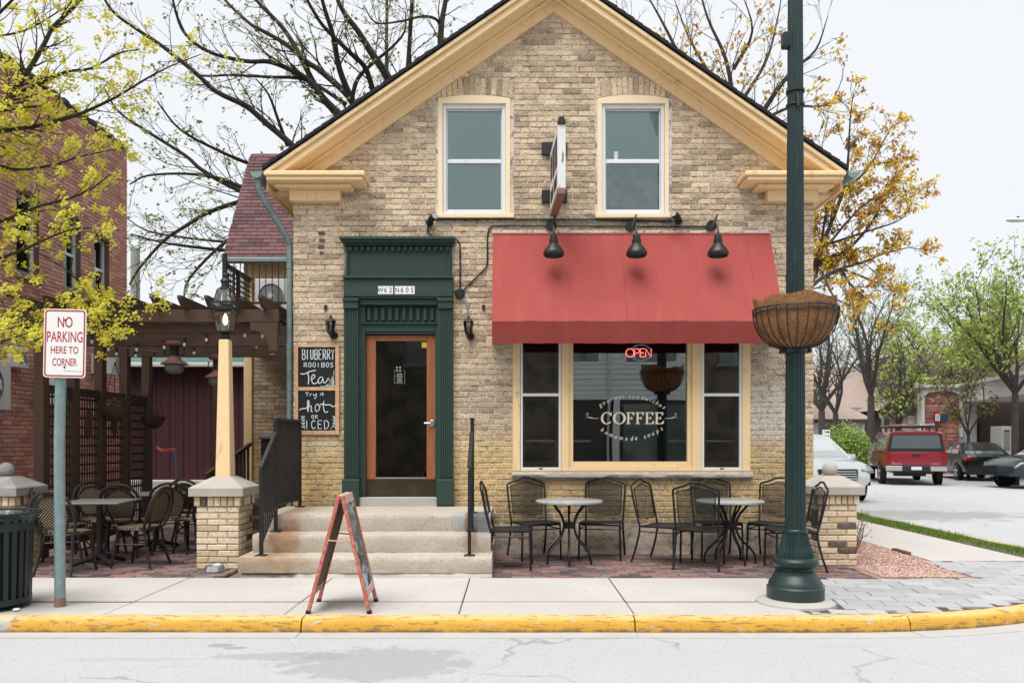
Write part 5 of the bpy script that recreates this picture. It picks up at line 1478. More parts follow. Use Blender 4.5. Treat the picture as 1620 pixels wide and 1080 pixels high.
for dr, zf in ((0.0, 1.0), (-0.035, 0.9), (-0.06, -0.6)):
    rows.append([(LX + (0.345 + dr + 0.012 * math.sin(5 * 2 * PI * j / NB)) * math.cos(2 * PI * j / NB), LY + (0.345 + dr) * math.sin(2 * PI * j / NB), zr + (lip(j) * zf if zf > 0 else -0.06)) for j in range(NB)])
mb.loft(rows, cap=False)
mb.build('liner', 'coco_liner', bk, smooth=True)
MB().lathe([(0.0, 0.0), (0.30, 0.0), (0.31, -0.03), (0.0, -0.03)], 30, (LX, LY, zr - 0.03)).build('soil', 'soil', bk)
m = MB()
for j in range(26):
    a = 2 * PI * (j + .3) / 26
    m.tube([(LX + (max(bprof(t / 10)[0], .095) + 0.006) * math.cos(a), LY + (max(bprof(t / 10)[0], .095) + 0.006) * math.sin(a), bprof(t / 10)[1]) for t in range(11)], 0.0048, 5)
m.build('ribs', 'black_iron', bk)
for rr, z_ in ((0.358, zr), (0.352, zr - 0.035), (0.11, zc_ + 0.03)):
    MB().tube([(LX + rr * math.cos(2 * PI * j / 40), LY + rr * math.sin(2 * PI * j / 40), z_) for j in range(40)], 0.007, 6, closed=True).build('hoop', 'black_iron', bk, smooth=True)

# ------------------------------------------------------------------ no parking sign
PX, PY = fx(95, -3.16), -3.16
ps = root('parking_sign', 'no parking sign on a galvanised post at the kerb', 'sign', (PX, PY, 0))
MB().tube([(PX, PY, -0.02), (PX - 0.005, PY, 1.4), (PX + 0.02, PY, 2.5)], 0.043, 14).build('post', 'galvanised', ps, smooth=True)
MB().tube([(PX, PY, 0.0), (PX, PY, 0.07)], 0.0445, 14).build('rust_collar', 'rust_wood', ps)
ys = PY - 0.058
sc = at(102.5, 543, ys)
hw, hh, rc = 0.178, 0.288, 0.03
def rrect(hw, hh, rc):
    o_ = []
    for cx_, cz_, a0 in ((hw - rc, hh - rc, 0), (-hw + rc, hh - rc, 90), (-hw + rc, -hh + rc, 180), (hw - rc, -hh + rc, 270)):
        for k in range(6): o_.append((cx_ + rc * math.cos(R(a0 + 18 * k)), cz_ + rc * math.sin(R(a0 + 18 * k))))
    return o_
tl = R(1.2)
def SP(u, w): return (sc.x + u * math.cos(tl) + w * math.sin(tl), sc.z - u * math.sin(tl) + w * math.cos(tl))
MB().prism([SP(u, w) for u, w in rrect(hw, hh, rc)], ys, ys + 0.004, 'y').build('panel', 'sign_white', ps)
m = MB()
oo, ii = rrect(hw - 0.009, hh - 0.009, 0.026), rrect(hw - 0.021, hh - 0.021, 0.018)
k = len(oo)
m.add([(SP(*p)[0], ys - 0.0012, SP(*p)[1]) for p in oo + ii], [(i, (i + 1) % k, k + (i + 1) % k, k + i) for i in range(k)])
m.build('border', 'sign_red', ps)
m = MB()
for t, u, w, h_, wd in (('NO', 0.0, 0.135, 0.088, 0.125), ('PARKING', 0.0, 0.012, 0.088, 0.30), ('HERE TO', 0.0, -0.085, 0.060, 0.232), ('CORNER', 0.002, -0.188, 0.063, 0.206)):
    p = SP(u, w); put_text(m, t, p[0], ys - 0.0012, p[1], h_, width=wd, rot=-tl, offset=0.008)
split_build(m, 'letter', 'sign_red', ps)
for w in (0.195, -0.20):
    p = SP(0.002, w); MB().lathe([(0, 0), (0.008, 0), (0.007, -0.006), (0, -0.007)], 10, (p[0], ys - 0.001, p[1]), Matrix.Rotation(R(-90), 3, 'X')).build('bolt', 'black_metal', ps)
m = MB()
for k in range(9):
    p = SP(0.0 + k * 0.0165, -0.236); m.box(p[0], p[0] + 0.012, ys - 0.0012, ys - 0.0006, p[1], p[1] + 0.004)
m.build('maker_print', 'grey_metal', ps)

# ------------------------------------------------------------------ sandwich board
ab = root('sandwich_board', 'folding sandwich board with worn red frame standing edge-on on the pavement', 'sandwich board', (-1.37, -3.2, 0))
yn, yf_ = -3.46, -2.98
apx = fx(539, yn)
def leg_pt(x_foot, t, y): return Vector((apx + (x_foot - apx) * t - 0.06 * (y - yn), y, 0.955 * (1 - t)))
XF = {-1: fx(487, yn), 1: fx(585, yn)}
for sd in (-1, 1):
    pn = MB()
    for y in (yn, yf_):
        a, b = leg_pt(XF[sd] , 0.0, y), leg_pt(XF[sd], 0.975, y)
        a.x += sd * 0.012; 
        m = MB(); m.bar(a, b, 0.028, 0.036, up=(0, 1, 0)); m.build('stile', 'red_frame', ab, bev=0.003)
        c = leg_pt(XF[sd], 0.97, y); e = leg_pt(XF[sd], 1.0, y)
        m = MB(); m.bar(c, e, 0.034, 0.042, up=(0, 1, 0)); m.build('foot', 'black_plastic', ab)
    for t0, t1, mt in ((0.0, 0.075, 'pale_corner'), (0.80, 0.86, 'pale_corner')):
        p, q = leg_pt(XF[sd], (t0 + t1) / 2, yn + 0.02), leg_pt(XF[sd], (t0 + t1) / 2, yf_ - 0.02)
        p.x += sd * 0.012; q.x += sd * 0.012
        m = MB(); m.bar(p, q, 0.024, (t1 - t0), up=(leg_pt(XF[sd], 0, 0) - leg_pt(XF[sd], 1, 0)).normalized()); m.build('cross_rail', mt, ab, bev=0.003)
    nrm = Vector((0.955, 0, sd * 0 + (XF[sd] - apx) * 1.0)).normalized() * sd
    vs = [leg_pt(XF[sd], t, y) + Vector((sd * 0.010, 0, 0)) for t in (0.07, 0.82) for y in (yn + 0.015, yf_ - 0.015)]
    m = MB(); 
    o1 = [v + Vector((sd * 0.004, 0, 0)) for v in vs]; o2 = [v - Vector((sd * 0.004, 0, 0)) for v in vs]
    m.add(o1 + o2, [(0, 1, 3, 2), (4, 6, 7, 5), (0, 4, 5, 1), (2, 3, 7, 6), (0, 2, 6, 4), (1, 5, 7, 3)])
    m.build('board', 'blue_wash' if sd > 0 else 'board_back', ab)
for y, t in ((yn - 0.02, 0.375), (yf_ + 0.0, 0.375)):
    a, b = leg_pt(XF[-1], t, y), leg_pt(XF[1], t, y)
    MB().tube([a, (a + b) / 2 + Vector((0, 0, -0.008)), b], 0.006, 6).build('brace', 'bronze' if y > -3.2 else 'raw_wood', ab)

# ------------------------------------------------------------------ litter bin
BX, BY = fx(-16, -3.2), -3.2
bn_ = root('litter_bin', 'dark green slatted metal litter bin at the kerb', 'bin', (BX, BY, 0))
BH = 0.745
def bp(t):  # radius by height fraction
    return 0.30 + 0.02 * t + (0.055 * max(0, (t - 0.86) / 0.14) ** 1.6)
for j in range(30):
    a = 2 * PI * j / 30
    m = MB()
    rings = []
    for t in (0, 0.2, 0.4, 0.6, 0.8, 0.9, 0.95, 1.0):
        r_ = bp(t); ta = Vector((-math.sin(a), math.cos(a), 0)); ra = Vector((math.cos(a), math.sin(a), 0))
        c = Vector((BX, BY, 0.05 + t * BH)) + ra * r_
        rings.append([c + ta * 0.019 + ra * 0.003, c - ta * 0.019 + ra * 0.003, c - ta * 0.019 - ra * 0.003, c + ta * 0.019 - ra * 0.003])
    m.loft(rings).build('slat', 'bin_green', bn_)
for t, h_ in ((0.0, 0.05), (0.82, 0.06)):
    MB().lathe([(bp(t) - 0.014, 0), (bp(t) + 0.008, 0), (bp(t) + 0.008, h_), (bp(t) - 0.014, h_)], 40, (BX, BY, 0.04 + t * BH)).build('band', 'bin_green', bn_, smooth=True)
MB().tube([(BX + bp(1) * math.cos(2 * PI * j / 40), BY + bp(1) * math.sin(2 * PI * j / 40), 0.05 + BH) for j in range(40)], 0.012, 8, closed=True).build('rim', 'bin_green', bn_, smooth=True)
MB().lathe([(0.0, 0.06), (0.265, 0.06), (0.27, 0.74), (0.26, 0.74), (0.25, 0.08), (0, 0.08)], 28, (BX, BY, 0)).build('liner', 'black_plastic', bn_, smooth=True)
MB().lathe([(0.0, 0.0), (0.2, 0.0), (0.21, 0.05), (0.0, 0.05)], 24, (BX, BY, 0.002)).build('foot', 'black_metal', bn_)
o = MB().ball((fx(26, -3.35), -3.35, 0.012), 0.03, 8, 5, 0.4).build('crumpled_tissue', 'paper_white', o_loc=(fx(26, -3.35), -3.35, 0))
tag(o, 'scrap of white tissue lying at the foot of the litter bin', 'litter')

# ------------------------------------------------------------------ patio chairs and tables
def make_chair():
    r_ = root('patio_chair', 'x', 'chair', (0, 0, 0), 'black mesh patio chairs')
    IR = 'chair_iron'
    # facing -y: backrest at +y
    def bk_(t, w, zt, zs, lean): pass
    out = [(-0.225, 0.20, 0.42), (-0.235, 0.25, 0.62), (-0.243, 0.295, 0.84), (-0.232, 0.308, 0.875), (-0.19, 0.312, 0.893), (-0.12, 0.318, 0.915), (-0.06, 0.322, 0.943), (0, 0.324, 0.950)]
    out = out + [(-x, y, z) for x, y, z in out[-2::-1]]
    MB().tube(curve_pts(out, 3), 0.0125, 8).build('back_frame', IR, r_, smooth=True)
    inn = [(-0.165, 0.222, 0.505), (-0.19, 0.228, 0.525), (-0.198, 0.255, 0.66), (-0.205, 0.283, 0.84), (-0.19, 0.29, 0.855), (-0.11, 0.296, 0.87), (-0.05, 0.302, 0.892), (0, 0.304, 0.897)]
    low = [(0.0, 0.219, 0.488)]
    inn = inn + [(-x, y, z) for x, y, z in inn[-2::-1]] + low
    ip = curve_pts(inn, 3)
    MB().tube(ip, 0.006, 6).build('inner_frame', IR, r_, smooth=True)
    for sx in (-1, 1):
        MB().tube([(sx * 0.198, 0.255, 0.66), (sx * 0.237, 0.26, 0.66)], 0.005, 5).build('clip', IR, r_)
        MB().tube([(sx * 0.20, 0.283, 0.83), (sx * 0.24, 0.292, 0.83)], 0.005, 5).build('clip', IR, r_)
    m = MB()
    m.add(ip, [tuple(range(len(ip)))])
    m.build('back_mesh', 'mesh_fabric', r_)
    # seat: gently dished plate with rolled front
    n = 8
    vs = []
    for i in range(n + 1):
        v = i / n
        y = 0.20 - 0.44 * v
        for j in range(n + 1):
            u = j / n * 2 - 1
            vs.append((u * (0.225 + 0.02 * v), y, 0.425 + 0.012 * v - 0.012 * (1 - u * u) * math.sin(PI * v) - (0.03 if i == n else 0)))
    m = MB(); m.add(vs, [(i * (n + 1) + j, i * (n + 1) + j + 1, (i + 1) * (n + 1) + j + 1, (i + 1) * (n + 1) + j) for i in range(n) for j in range(n)])
    m.build('seat', 'mesh_seat', r_, smooth=True)
    rim = [(-0.225, 0.20, 0.42), (-0.235, 0.0, 0.425), (-0.245, -0.2, 0.432), (-0.235, -0.235, 0.425), (0, -0.245, 0.425), (0.235, -0.235, 0.425), (0.245, -0.2, 0.432), (0.235, 0.0, 0.425), (0.225, 0.20, 0.42)]
    MB().tube(rim + [], 0.011, 8, closed=True).build('seat_rim', IR, r_, smooth=True)
    for sx in (-1, 1):
        MB().tube(curve_pts([(sx * 0.235, -0.225, 0.42), (sx * 0.24, -0.23, 0.2), (sx * 0.245, -0.235, 0.004)], 3), 0.0125, 8).build('leg', IR, r_, smooth=True)
        MB().tube(curve_pts([(sx * 0.225, 0.20, 0.43), (sx * 0.228, 0.205, 0.34), (sx * 0.235, 0.245, 0.17), (sx * 0.24, 0.30, 0.004)], 4), 0.0125, 8).build('leg', IR, r_, smooth=True)
        MB().tube([(sx * 0.236, -0.227, 0.365), (sx * 0.228, 0.205, 0.365)], 0.008, 6).build('stretcher', IR, r_)
    MB().tube([(-0.236, -0.227, 0.365), (0.236, -0.227, 0.365)], 0.007, 6).build('stretcher', IR, r_)
    return r_
def face(dx, dy): return math.atan2(dx, -dy)             # rotation that turns -y to (dx, dy)
proto = make_chair()
CH = [(-0.02, -1.10, (1, -0.05), 'side-on beside the concrete steps'),
      (0.27, -0.40, (0.35, -1), 'against the wall next to the steps, behind the first table'),
      (1.08, -0.38, (-0.25, -1), 'against the wall below the big window pane'),
      (1.76, -0.72, (0.80, -0.60), 'turned sideways between the two tables'),
      (2.08, -1.08, (0.35, 0.93), 'with its back to the street at the second table'),
      (2.46, -0.36, (0.02, -1), 'against the wall behind the second table'),
      (3.10, -0.48, (-0.55, -0.83), 'behind the green lamp post, against the wall'),
      (3.06, -1.22, (-1, 0.06), 'leaning side-on beside the brick pier')]
for i, (x, y, d, lb) in enumerate(CH):
    o = proto if i == 0 else copy_tree(proto)
    place(o, (x, y, 0), face(*d), 'black mesh metal patio chair ' + lb)
def make_table():
    t = root('patio_table', 'x', 'table', (0, 0, 0), 'round marble patio tables')
    MB().lathe([(0.0, 0.69), (0.37, 0.69), (0.385, 0.698), (0.385, 0.715), (0.375, 0.722), (0.0, 0.722)], 48).build('table_top', 'marble_top', t, smooth=True)
    for k in range(6):
        a = 2 * PI * (k + 0.35) / 6
        c, s_ = math.cos(a), math.sin(a)
        pts = [(r_ * c, r_ * s_, z) for r_, z in ((0.20, 0.685), (0.185, 0.65), (0.11, 0.56), (0.07, 0.46), (0.075, 0.38), (0.12, 0.28), (0.22, 0.18), (0.275, 0.10), (0.285, 0.004))]
        MB().tube(curve_pts(pts, 4), 0.013, 8).build('leg', 'chair_iron', t, smooth=True)
    MB().lathe([(0.055, 0.40), (0.075, 0.40), (0.075, 0.47), (0.055, 0.47)], 20).build('waist_ring', 'chair_iron', t, smooth=True)
    return t
tp = make_table()
place(tp, (0.655, -0.78, 0), 0.1, 'round marble-topped patio table nearest the concrete steps')
t2 = copy_tree(tp)
place(t2, (2.50, -0.78, 0), 0.5, 'round marble-topped patio table nearest the green lamp post')
wm = MB().tube(curve_pts([at(1182, 850, -.03), at(1183, 836, -.04), at(1184, 826, -.04)], 3), 0.03, 10).build('wall_tap', 'galvanised', o_loc=tuple(at(1183, 850, -.03)), smooth=True)
tag(wm, 'small grey utility cap on the foundation behind the second table', 'utility cap')
# ------------------------------------------------------------------ brick piers
def pier(x, y, label, topkind, w=0.47, capmat='stone_cap'):
    p = root('brick_pier', label, 'pier', (x, y, 0), 'brick piers along the patio')
    h = w / 2
    rg = random.Random(int(abs(x) * 100) + 3)
    box('core', 'pier_mortar', p, x - h + 0.012, x + h - 0.012, y - h + 0.012, y + h - 0.012, -0.02, 0.80)
    ch, bl, mo = 0.0685, 0.215, 0.011
    faces = [((x, y - h, 0), XA, Vector((0, -1, 0))), ((x + h, y, 0), YA, XA), ((x - h, y, 0), -YA, -XA), ((x, y + h, 0), -XA, YA)]
    for fi, (P, U, N) in enumerate(faces):
        e = h if fi in (0, 3) else h - 0.03
        recs = courses(0.0, 0.68, ch, bl, mo, lambda v: [(-e, e)], rg, jitter=0.006)
        lay_bricks(recs, P, U, ZA, N, 'pier_brick', p, rg, d=0.03, c=0.006, name='brick', proud=0.003, size=(0.204, 0.0575), rjit=0.002)
        # soldier course, slightly proud
        n = 7
        ww = 2 * (e + (0.02 if fi in (0, 3) else 0.0)) / n
        for i in range(n):
            m = MB()
            brick_geo(m, Vector(P) + U * (-e - (0.02 if fi in (0, 3) else 0.0) + i * ww + 0.005) + Vector(N) * 0.02 + ZA * 0.69, U, ZA, Vector(N), ww - 0.01, 0.10, 0.05, 0.006, rg.random())
            m.build('brick', 'pier_brick', p, raw=True)
    c = h + 0.06
    rings = [[(x + sx * a, y + sy * a, z) for sx, sy in ((-1, -1), (1, -1), (1, 1), (-1, 1))] for a, z in ((c - 0.01, 0.795), (c, 0.80), (c, 0.885), (c - 0.012, 0.897), (0.10, 1.005))]
    MB().loft(rings).build('cap', capmat, p)
    if topkind == 'ball':
        MB().ball((x, y, 1.005 + 0.068), 0.085, 20, 12).build('ball', capmat, p, smooth=True)
    return p
LPX = fx(356.5, -1.0)
pier(LPX, -1.0, 'cream brick pier carrying the cream lantern post', 'post')
pier(fx(10, -1.0), -1.0, 'cream brick pier with a grey stone ball in front of the wooden lattice', 'ball', capmat='stone_cap_grey')
pier(fx(1313, -0.78), -0.78, 'cream brick pier with stone ball at the gravel corner', 'ball', w=0.44)
# lantern post standing on the pier
lt = root('lantern_post', 'lit glass lantern on a cream wooden post above a brick pier', 'street lamp', (LPX, -1.0, 1.0))
z0, z1 = 0.995, 2.53
rings = [[(LPX + sx * a, -1.0 + sy * a, z) for sx, sy in ((-1, -1), (1, -1), (1, 1), (-1, 1))] for a, z in ((0.083, z0), (0.055, z1 - 0.01), (0.048, z1))]
MB().loft(rings).build('post', 'cream_paint', lt, bev=0.008)
zl = lambda py: fz(py, -1.0)
MB().lathe([(0.04, z1), (0.045, z1 + 0.04), (0.035, zl(527)), (0.075, zl(526)), (0.0, zl(525.5))], 16, (LPX, -1.0, 0)).build('neck', 'black_iron', lt, smooth=True)
def frust(m, a0, za, a1, zb, r=0.007):
    for sx, sy in ((-1, -1), (1, -1), (1, 1), (-1, 1)):
        m.tube([(LPX + sx * a0, -1.0 + sy * a0, za), (LPX + sx * a1, -1.0 + sy * a1, zb)], r, 4)
m = MB()
frust(m, 0.070, zl(525), 0.108, zl(490), 0.0055); frust(m, 0.105, zl(484), 0.065, zl(458), 0.0055)
m.box(LPX - 0.076, LPX + 0.076, -1.076, -0.924, zl(526.5), zl(524))
for a, za, zb in ((0.125, zl(490), zl(487)), (0.125, zl(481), zl(478.5))):
    rr = [[(LPX + sx * q, -1.0 + sy * q, z) for sx, sy in ((-1, -1), (1, -1), (1, 1), (-1, 1))] for q, z in ((a - 0.02, za), (a, za), (a, zb), (a - 0.02, zb), (a - 0.02, za))]
    m.loft(rr, cap=False)
frust(m, 0.122, zl(487.5), 0.122, zl(480.5), 0.006)
m.build('frame', 'black_iron', lt)
gm = MB()
for a0, za, a1, zb in ((0.068, zl(524.5), 0.105, zl(490.5)), (0.103, zl(483), 0.064, zl(458)), (0.118, zl(487), 0.118, zl(481))):
    gm.loft([[(LPX + sx * q, -1.0 + sy * q, z) for sx, sy in ((-1, -1), (1, -1), (1, 1), (-1, 1))] for q, z in ((a0, za), (a1, zb))], cap=False)
gm.build('glass', 'lantern_glass', lt)
MB().lathe([(0.0, zl(459)), (0.075, zl(459)), (0.072, zl(456)), (0.045, zl(454)), (0.042, zl(447)), (0.055, zl(446)), (0.052, zl(443)), (0.03, zl(440)), (0.034, zl(435)), (0.012, zl(432)), (0, zl(431))], 16, (LPX, -1.0, 0)).build('chimney_cap', 'black_iron', lt, smooth=True)
MB().lathe([(0.0, zl(519)), (0.028, zl(519)), (0.030, zl(515)), (0.0, zl(515))], 12, (LPX, -1.0, 0)).build('burner', 'grey_metal', lt)
MB().lathe([(0.0, zl(515)), (0.022, zl(512)), (0.030, zl(507)), (0.024, zl(501)), (0.008, zl(496)), (0, zl(495))], 14, (LPX, -1.0, 0)).build('flame_bulb', 'lamp_flame', lt, smooth=True)

# ------------------------------------------------------------------ red brick neighbour
RX, RY1, RZ = -7.7, 6.0, 7.2
rb = root('red_brick_building', 'tall red brick building with arched windows beside the patio', 'building', (RX - 3, 3, 0))
RW = [(2.45, 3.05, 4.05, 5.30), (3.75, 4.30, 4.05, 5.30), (4.75, 5.30, 4.05, 5.20)]     # y0,y1,z0,z1 of upper windows
m = MB()
m.box(-16, RX - 0.27, -0.5, RY1 - 0.012, 0, RZ)
ys_ = sorted(set([-0.5, RY1 - 0.012] + [v for w in RW for v in w[:2]]))
for a, b in zip(ys_[:-1], ys_[1:]):
    mid = (a + b) / 2
    c = [(w[2], w[3]) for w in RW if w[0] < mid < w[1]]
    if c: m.box(RX - 0.269, RX - 0.01, a, b, 0, c[0][0]); m.box(RX - 0.269, RX - 0.01, a, b, c[0][1], RZ)
    else: m.box(RX - 0.269, RX - 0.01, a, b, 0, RZ)
m.build('wall', 'red_mortar', rb)
def ivr(v):
    iv = [(-0.5, RY1)]
    for a, b, z0, z1 in RW:
        if z0 < v < z1 + 0.15:
            nv = []
            for p, q in iv:
                if b <= p or a >= q: nv.append((p, q)); continue
                if a - p > .03: nv.append((p, a))
                if q - b > .03: nv.append((b, q))
            iv = nv
    return iv
rng = random.Random(31)
recs = courses(0.0, RZ, 0.0685, 0.212, 0.009, ivr, rng)
def seen_r(p):
    px = CX + p.x * F / (D + p.y); py = HY - (p.z - H) * F / (D + p.y)
    return 0 < px < 205 and 60 < py < 620
lay_bricks(recs, (RX, 0, 0), YA, ZA, XA, 'red_brick', rb, rng, d=0.03, c=0.003, name='brick', stuff='brickwork', proud=0.002, size=(0.203, 0.0595), see=seen_r)
recs = courses(0.0, RZ, 0.0685, 0.212, 0.009, lambda v: [(-3.0, -0.03)], rng)
lay_bricks([(a, b, c, d) for a, b, c, d in recs], (RX, RY1, 0), XA, ZA, YA, 'red_brick', rb, rng, n_parts=0, d=0.03, c=0.003, stuff='rear_brickwork', proud=0.002, size=(0.203, 0.0595))
for wi, (a, b, z0, z1) in enumerate(RW):
    w = box('window', 'white_vinyl', rb, RX - 0.16, RX - 0.10, a, a + 0.05, z0, z1)
    for q0, q1, c0, c1 in ((b - 0.05, b, z0, z1), (a + .051, b - .051, z1 - 0.05, z1), (a + .051, b - .051, z0, z0 + 0.05), (a + .051, b - .051, (z0 + z1) / 2 - .025, (z0 + z1) / 2 + .025)):
        box('frame', 'white_vinyl', w, RX - 0.16, RX - 0.10, q0, q1, c0, c1)
    box('pane', 'upper_glass', w, RX - 0.14, RX - 0.135, a + .03, b - .03, z0 + .03, z1 - .03)
    box('unlit_backing', 'dark_void', w, RX - 0.262, RX - 0.258, a, b, z0, z1)  # thin black sheet painted as the unlit depth behind the pane
    box('sill', 'sill_grey', rb, RX - 0.15, RX + 0.06, a - 0.06, b + 0.06, z0 - 0.11, z0 - 0.002, bev=0.006)
    n = 9
    for k in range(n):
        t = (k + .5) / n * 2 - 1
        an = -t * R(28)
        U = Vector((0, math.cos(an), math.sin(an))); V = Vector((0, -math.sin(an), math.cos(an)))
        mb_ = MB()
        brick_geo(mb_, Vector((RX + 0.004, (a + b) / 2 + t * (b - a) / 2 * 1.02, z1 - 0.02 + 0.10 * (1 - t * t))) - U * 0.03, U, V, XA, 0.06, 0.19, 0.10, 0.004, rng.random())
        mb_.build('arch_brick', 'red_brick', rb, raw=True)
for i in range(21):
    y = -0.5 + i * 0.31
    MB().lathe([(0.10, -0.155), (0.13, -0.155), (0.13, -0.10), (0.10, -0.10), (0.10, 0.15), (0.0, 0.15)], 12, (RX - 0.09, y + 0.15, RZ + 0.01), Matrix.Rotation(R(-90), 3, 'X')).build('coping_tile', 'shingle_dark', rb, smooth=True)
for z in (3.9 - 0.75,):
    pass

def outdoor_unit(x, y0, y1, z0, z1, label):
    """split air conditioner with its fan turned to +x"""
    u = root('air_conditioner', label, 'air conditioner', (x, (y0 + y1) / 2, z0))
    MB().box(x - 0.26, x, y0, y1, z0, z1).build('casing', 'white_metal', u, bev=0.012)
    cy, cz, r_ = y0 + (y1 - y0) * 0.42, (z0 + z1) / 2, (z1 - z0) * 0.40
    MB().lathe([(0, 0.001), (r_, 0.001), (r_, 0.012), (r_ * .96, 0.013), (r_ * .95, 0.004), (0, 0.004)], 30, (x, cy, cz), Matrix.Rotation(R(90), 3, 'Y')).build('fan_ring', 'ac_grille', u)
    m = MB()
    for k in range(5):
        a = 2 * PI * k / 5
        m.add([(x + 0.006, cy + 0.03 * math.cos(a), cz + 0.03 * math.sin(a)), (x + 0.014, cy + r_ * .9 * math.cos(a - .3), cz + r_ * .9 * math.sin(a - .3)), (x + 0.006, cy + r_ * .9 * math.cos(a + .35), cz + r_ * .9 * math.sin(a + .35))], [(0, 1, 2)])
    m.build('fan_blades', 'white_metal', u)
    MB().lathe([(0, 0.004), (r_ * .2, 0.004), (r_ * .17, 0.022), (0, 0.024)], 14, (x, cy, cz), Matrix.Rotation(R(90), 3, 'Y')).build('hub', 'white_metal', u, smooth=True)
    for y in (y0 + 0.12, y1 - 0.12):
        m = MB(); m.bar((RX, y, z0 - 0.02), (x, y, z0 - 0.02), 0.04, 0.035); m.build('bracket', 'galvanised', u)
outdoor_unit(-7.35, 0.95, 1.76, 1.84, 2.56, 'white air conditioner with visible fan on the red brick wall, nearest the street')
outdoor_unit(-7.35, 2.85, 3.62, 1.98, 2.62, 'white air conditioner on the red brick wall behind the no parking sign')
u = root('window_air_conditioner', 'boxy white air conditioner sticking out of the red brick wall above the lattice', 'air conditioner', (-7.5, 4.9, 2.6))
box('casing', 'white_metal', u, RX, -7.36, 4.62, 5.16, 2.62, 2.97, bev=0.01)
for k in range(8): box('louvre', 'grey_metal', u, -7.359, -7.352, 4.86, 5.12, 2.66 + k * 0.037, 2.682 + k * 0.037)
box('side_grille', 'shingle_green', u, RX + 0.08, -7.42, 4.612, 4.6195, 2.67, 2.92)
box('waste_pipe', 'white_vinyl', u, RX + 0.005, RX + 0.06, 4.70, 4.76, 1.9, 2.615)
mt_ = root('meter_box', 'small grey utility box on the red brick wall partly behind leaves', 'utility box', (RX, 2.35, 2.5))
box('box', 'white_metal', mt_, RX, RX + 0.16, 2.2, 2.5, 2.52, 2.84, bev=0.01)
box('cover', 'grey_metal', mt_, RX + 0.161, RX + 0.17, 2.24, 2.46, 2.6, 2.78)

# ------------------------------------------------------------------ pergola and lattice
pg = root('pergola', 'dark brown timber pergola over the side patio', 'pergola', (-4.4, 1.5, 0))
PXL, PXR = -5.65, -2.95
PYS = [-0.36, 0.32, 1.0, 1.7, 2.4]
for y in PYS:
    MB().box(PXL - 0.06, PXL + 0.06, y - 0.06, y + 0.06, 0, 2.80).build('post', 'pergola_wood', pg, bev=0.004)
MB().box(-4.62, -4.52, 2.36, 2.46, 0, 2.80).build('post', 'pergola_wood', pg, bev=0.004)
for y, xa, xb in ((-0.36, -6.0, -2.79), (1.0, -5.9, -2.80), (2.4, -5.9, -2.80)):
    MB().box(xa, xb, y - 0.025 - 0.03, y + 0.025 - 0.03, 2.815, 2.965).build('beam', 'pergola_wood', pg, bev=0.004)
    MB().box(xa + .04, xb, y + 0.04, y + 0.09, 2.70, 2.812).build('beam', 'pergola_wood', pg, bev=0.004)
for i in range(10):
    x = -5.78 + i * 0.315
    MB().prism([(-0.62, 2.966 + 0.10), (-0.50, 2.967), (2.9, 2.967), (2.9, 3.10), (-0.62, 3.10)], x - 0.022, x + 0.022, 'x').build('rafter', 'pergola_wood', pg)
for y in (0.35, 1.7): MB().box(-5.9, -2.80, y - 0.03, y + 0.03, 2.62, 2.76).build('cross_beam', 'pergola_wood', pg)
# curved bracket by the downpipe
cv = [(-3.12, 2.81), (-2.80, 2.81), (-2.80, 2.47), (-2.90, 2.47)] + [(-2.90 - 0.22 * (1 - math.cos(R(a))) , 2.52 + 0.20 * math.sin(R(a))) for a in range(0, 91, 15)] + [(-3.12, 2.76)]
MB().prism(cv, -0.43, -0.36, 'y').build('bracket', 'pergola_wood', pg)
MB().ball((-2.86, -0.40, 2.42), 0.045, 10, 6, 0.6).build('bracket_knob', 'pergola_wood', pg, smooth=True)
lc = root('lattice_screen', 'dark wooden lattice screen between the side patio and the red brick wall', 'lattice', (PXL, 1, 0))
for k, (a, b) in enumerate(zip(PYS[:-1], PYS[1:])):
    y0, y1 = a + 0.065, b - 0.065
    ztop = 1.98
    MB().box(PXL - 0.03, PXL + 0.03, y0, y1, ztop, ztop + 0.10).build('top_rail', 'trellis_wood', lc)
    MB().box(PXL - 0.03, PXL + 0.03, y0, y1, 0.08, 0.16).build('bottom_rail', 'trellis_wood', lc)
    for i in range(15):
        z = 0.22 + i * 0.122
        MB().box(PXL - 0.005, PXL + 0.0, y0, y1, z, z + 0.030).build('slat', 'trellis_wood', lc)
    n = 9
    for i in range(n):
        y = y0 + 0.015 + (y1 - y0 - 0.05) * i / (n - 1)
        MB().box(PXL + 0.0005, PXL + 0.006, y - 0.001, y + 0.026, 0.161, ztop - 0.001).build('slat', 'trellis_wood', lc)
OV = ('nearest the street', 'farther from the street')
for i, (y, z) in enumerate(((0.66, 1.62), (1.35, 1.66))):
    o = MB().lathe([(0.0, 0.03), (0.05, 0.02), (0.10, 0.0), (0.10, -0.01), (0, -0.01)], 20, (0, 0, 0), Matrix.Rotation(R(90), 3, 'Y') @ Matrix.Diagonal((1.9, 1.0, 1.0))).build('oval_plaque', 'oval_wood', smooth=True)
    o.location = (PXL + 0.03, y, z)
    tag(o, 'brown oval plaque hung on the lattice, ' + OV[i], 'plaque')
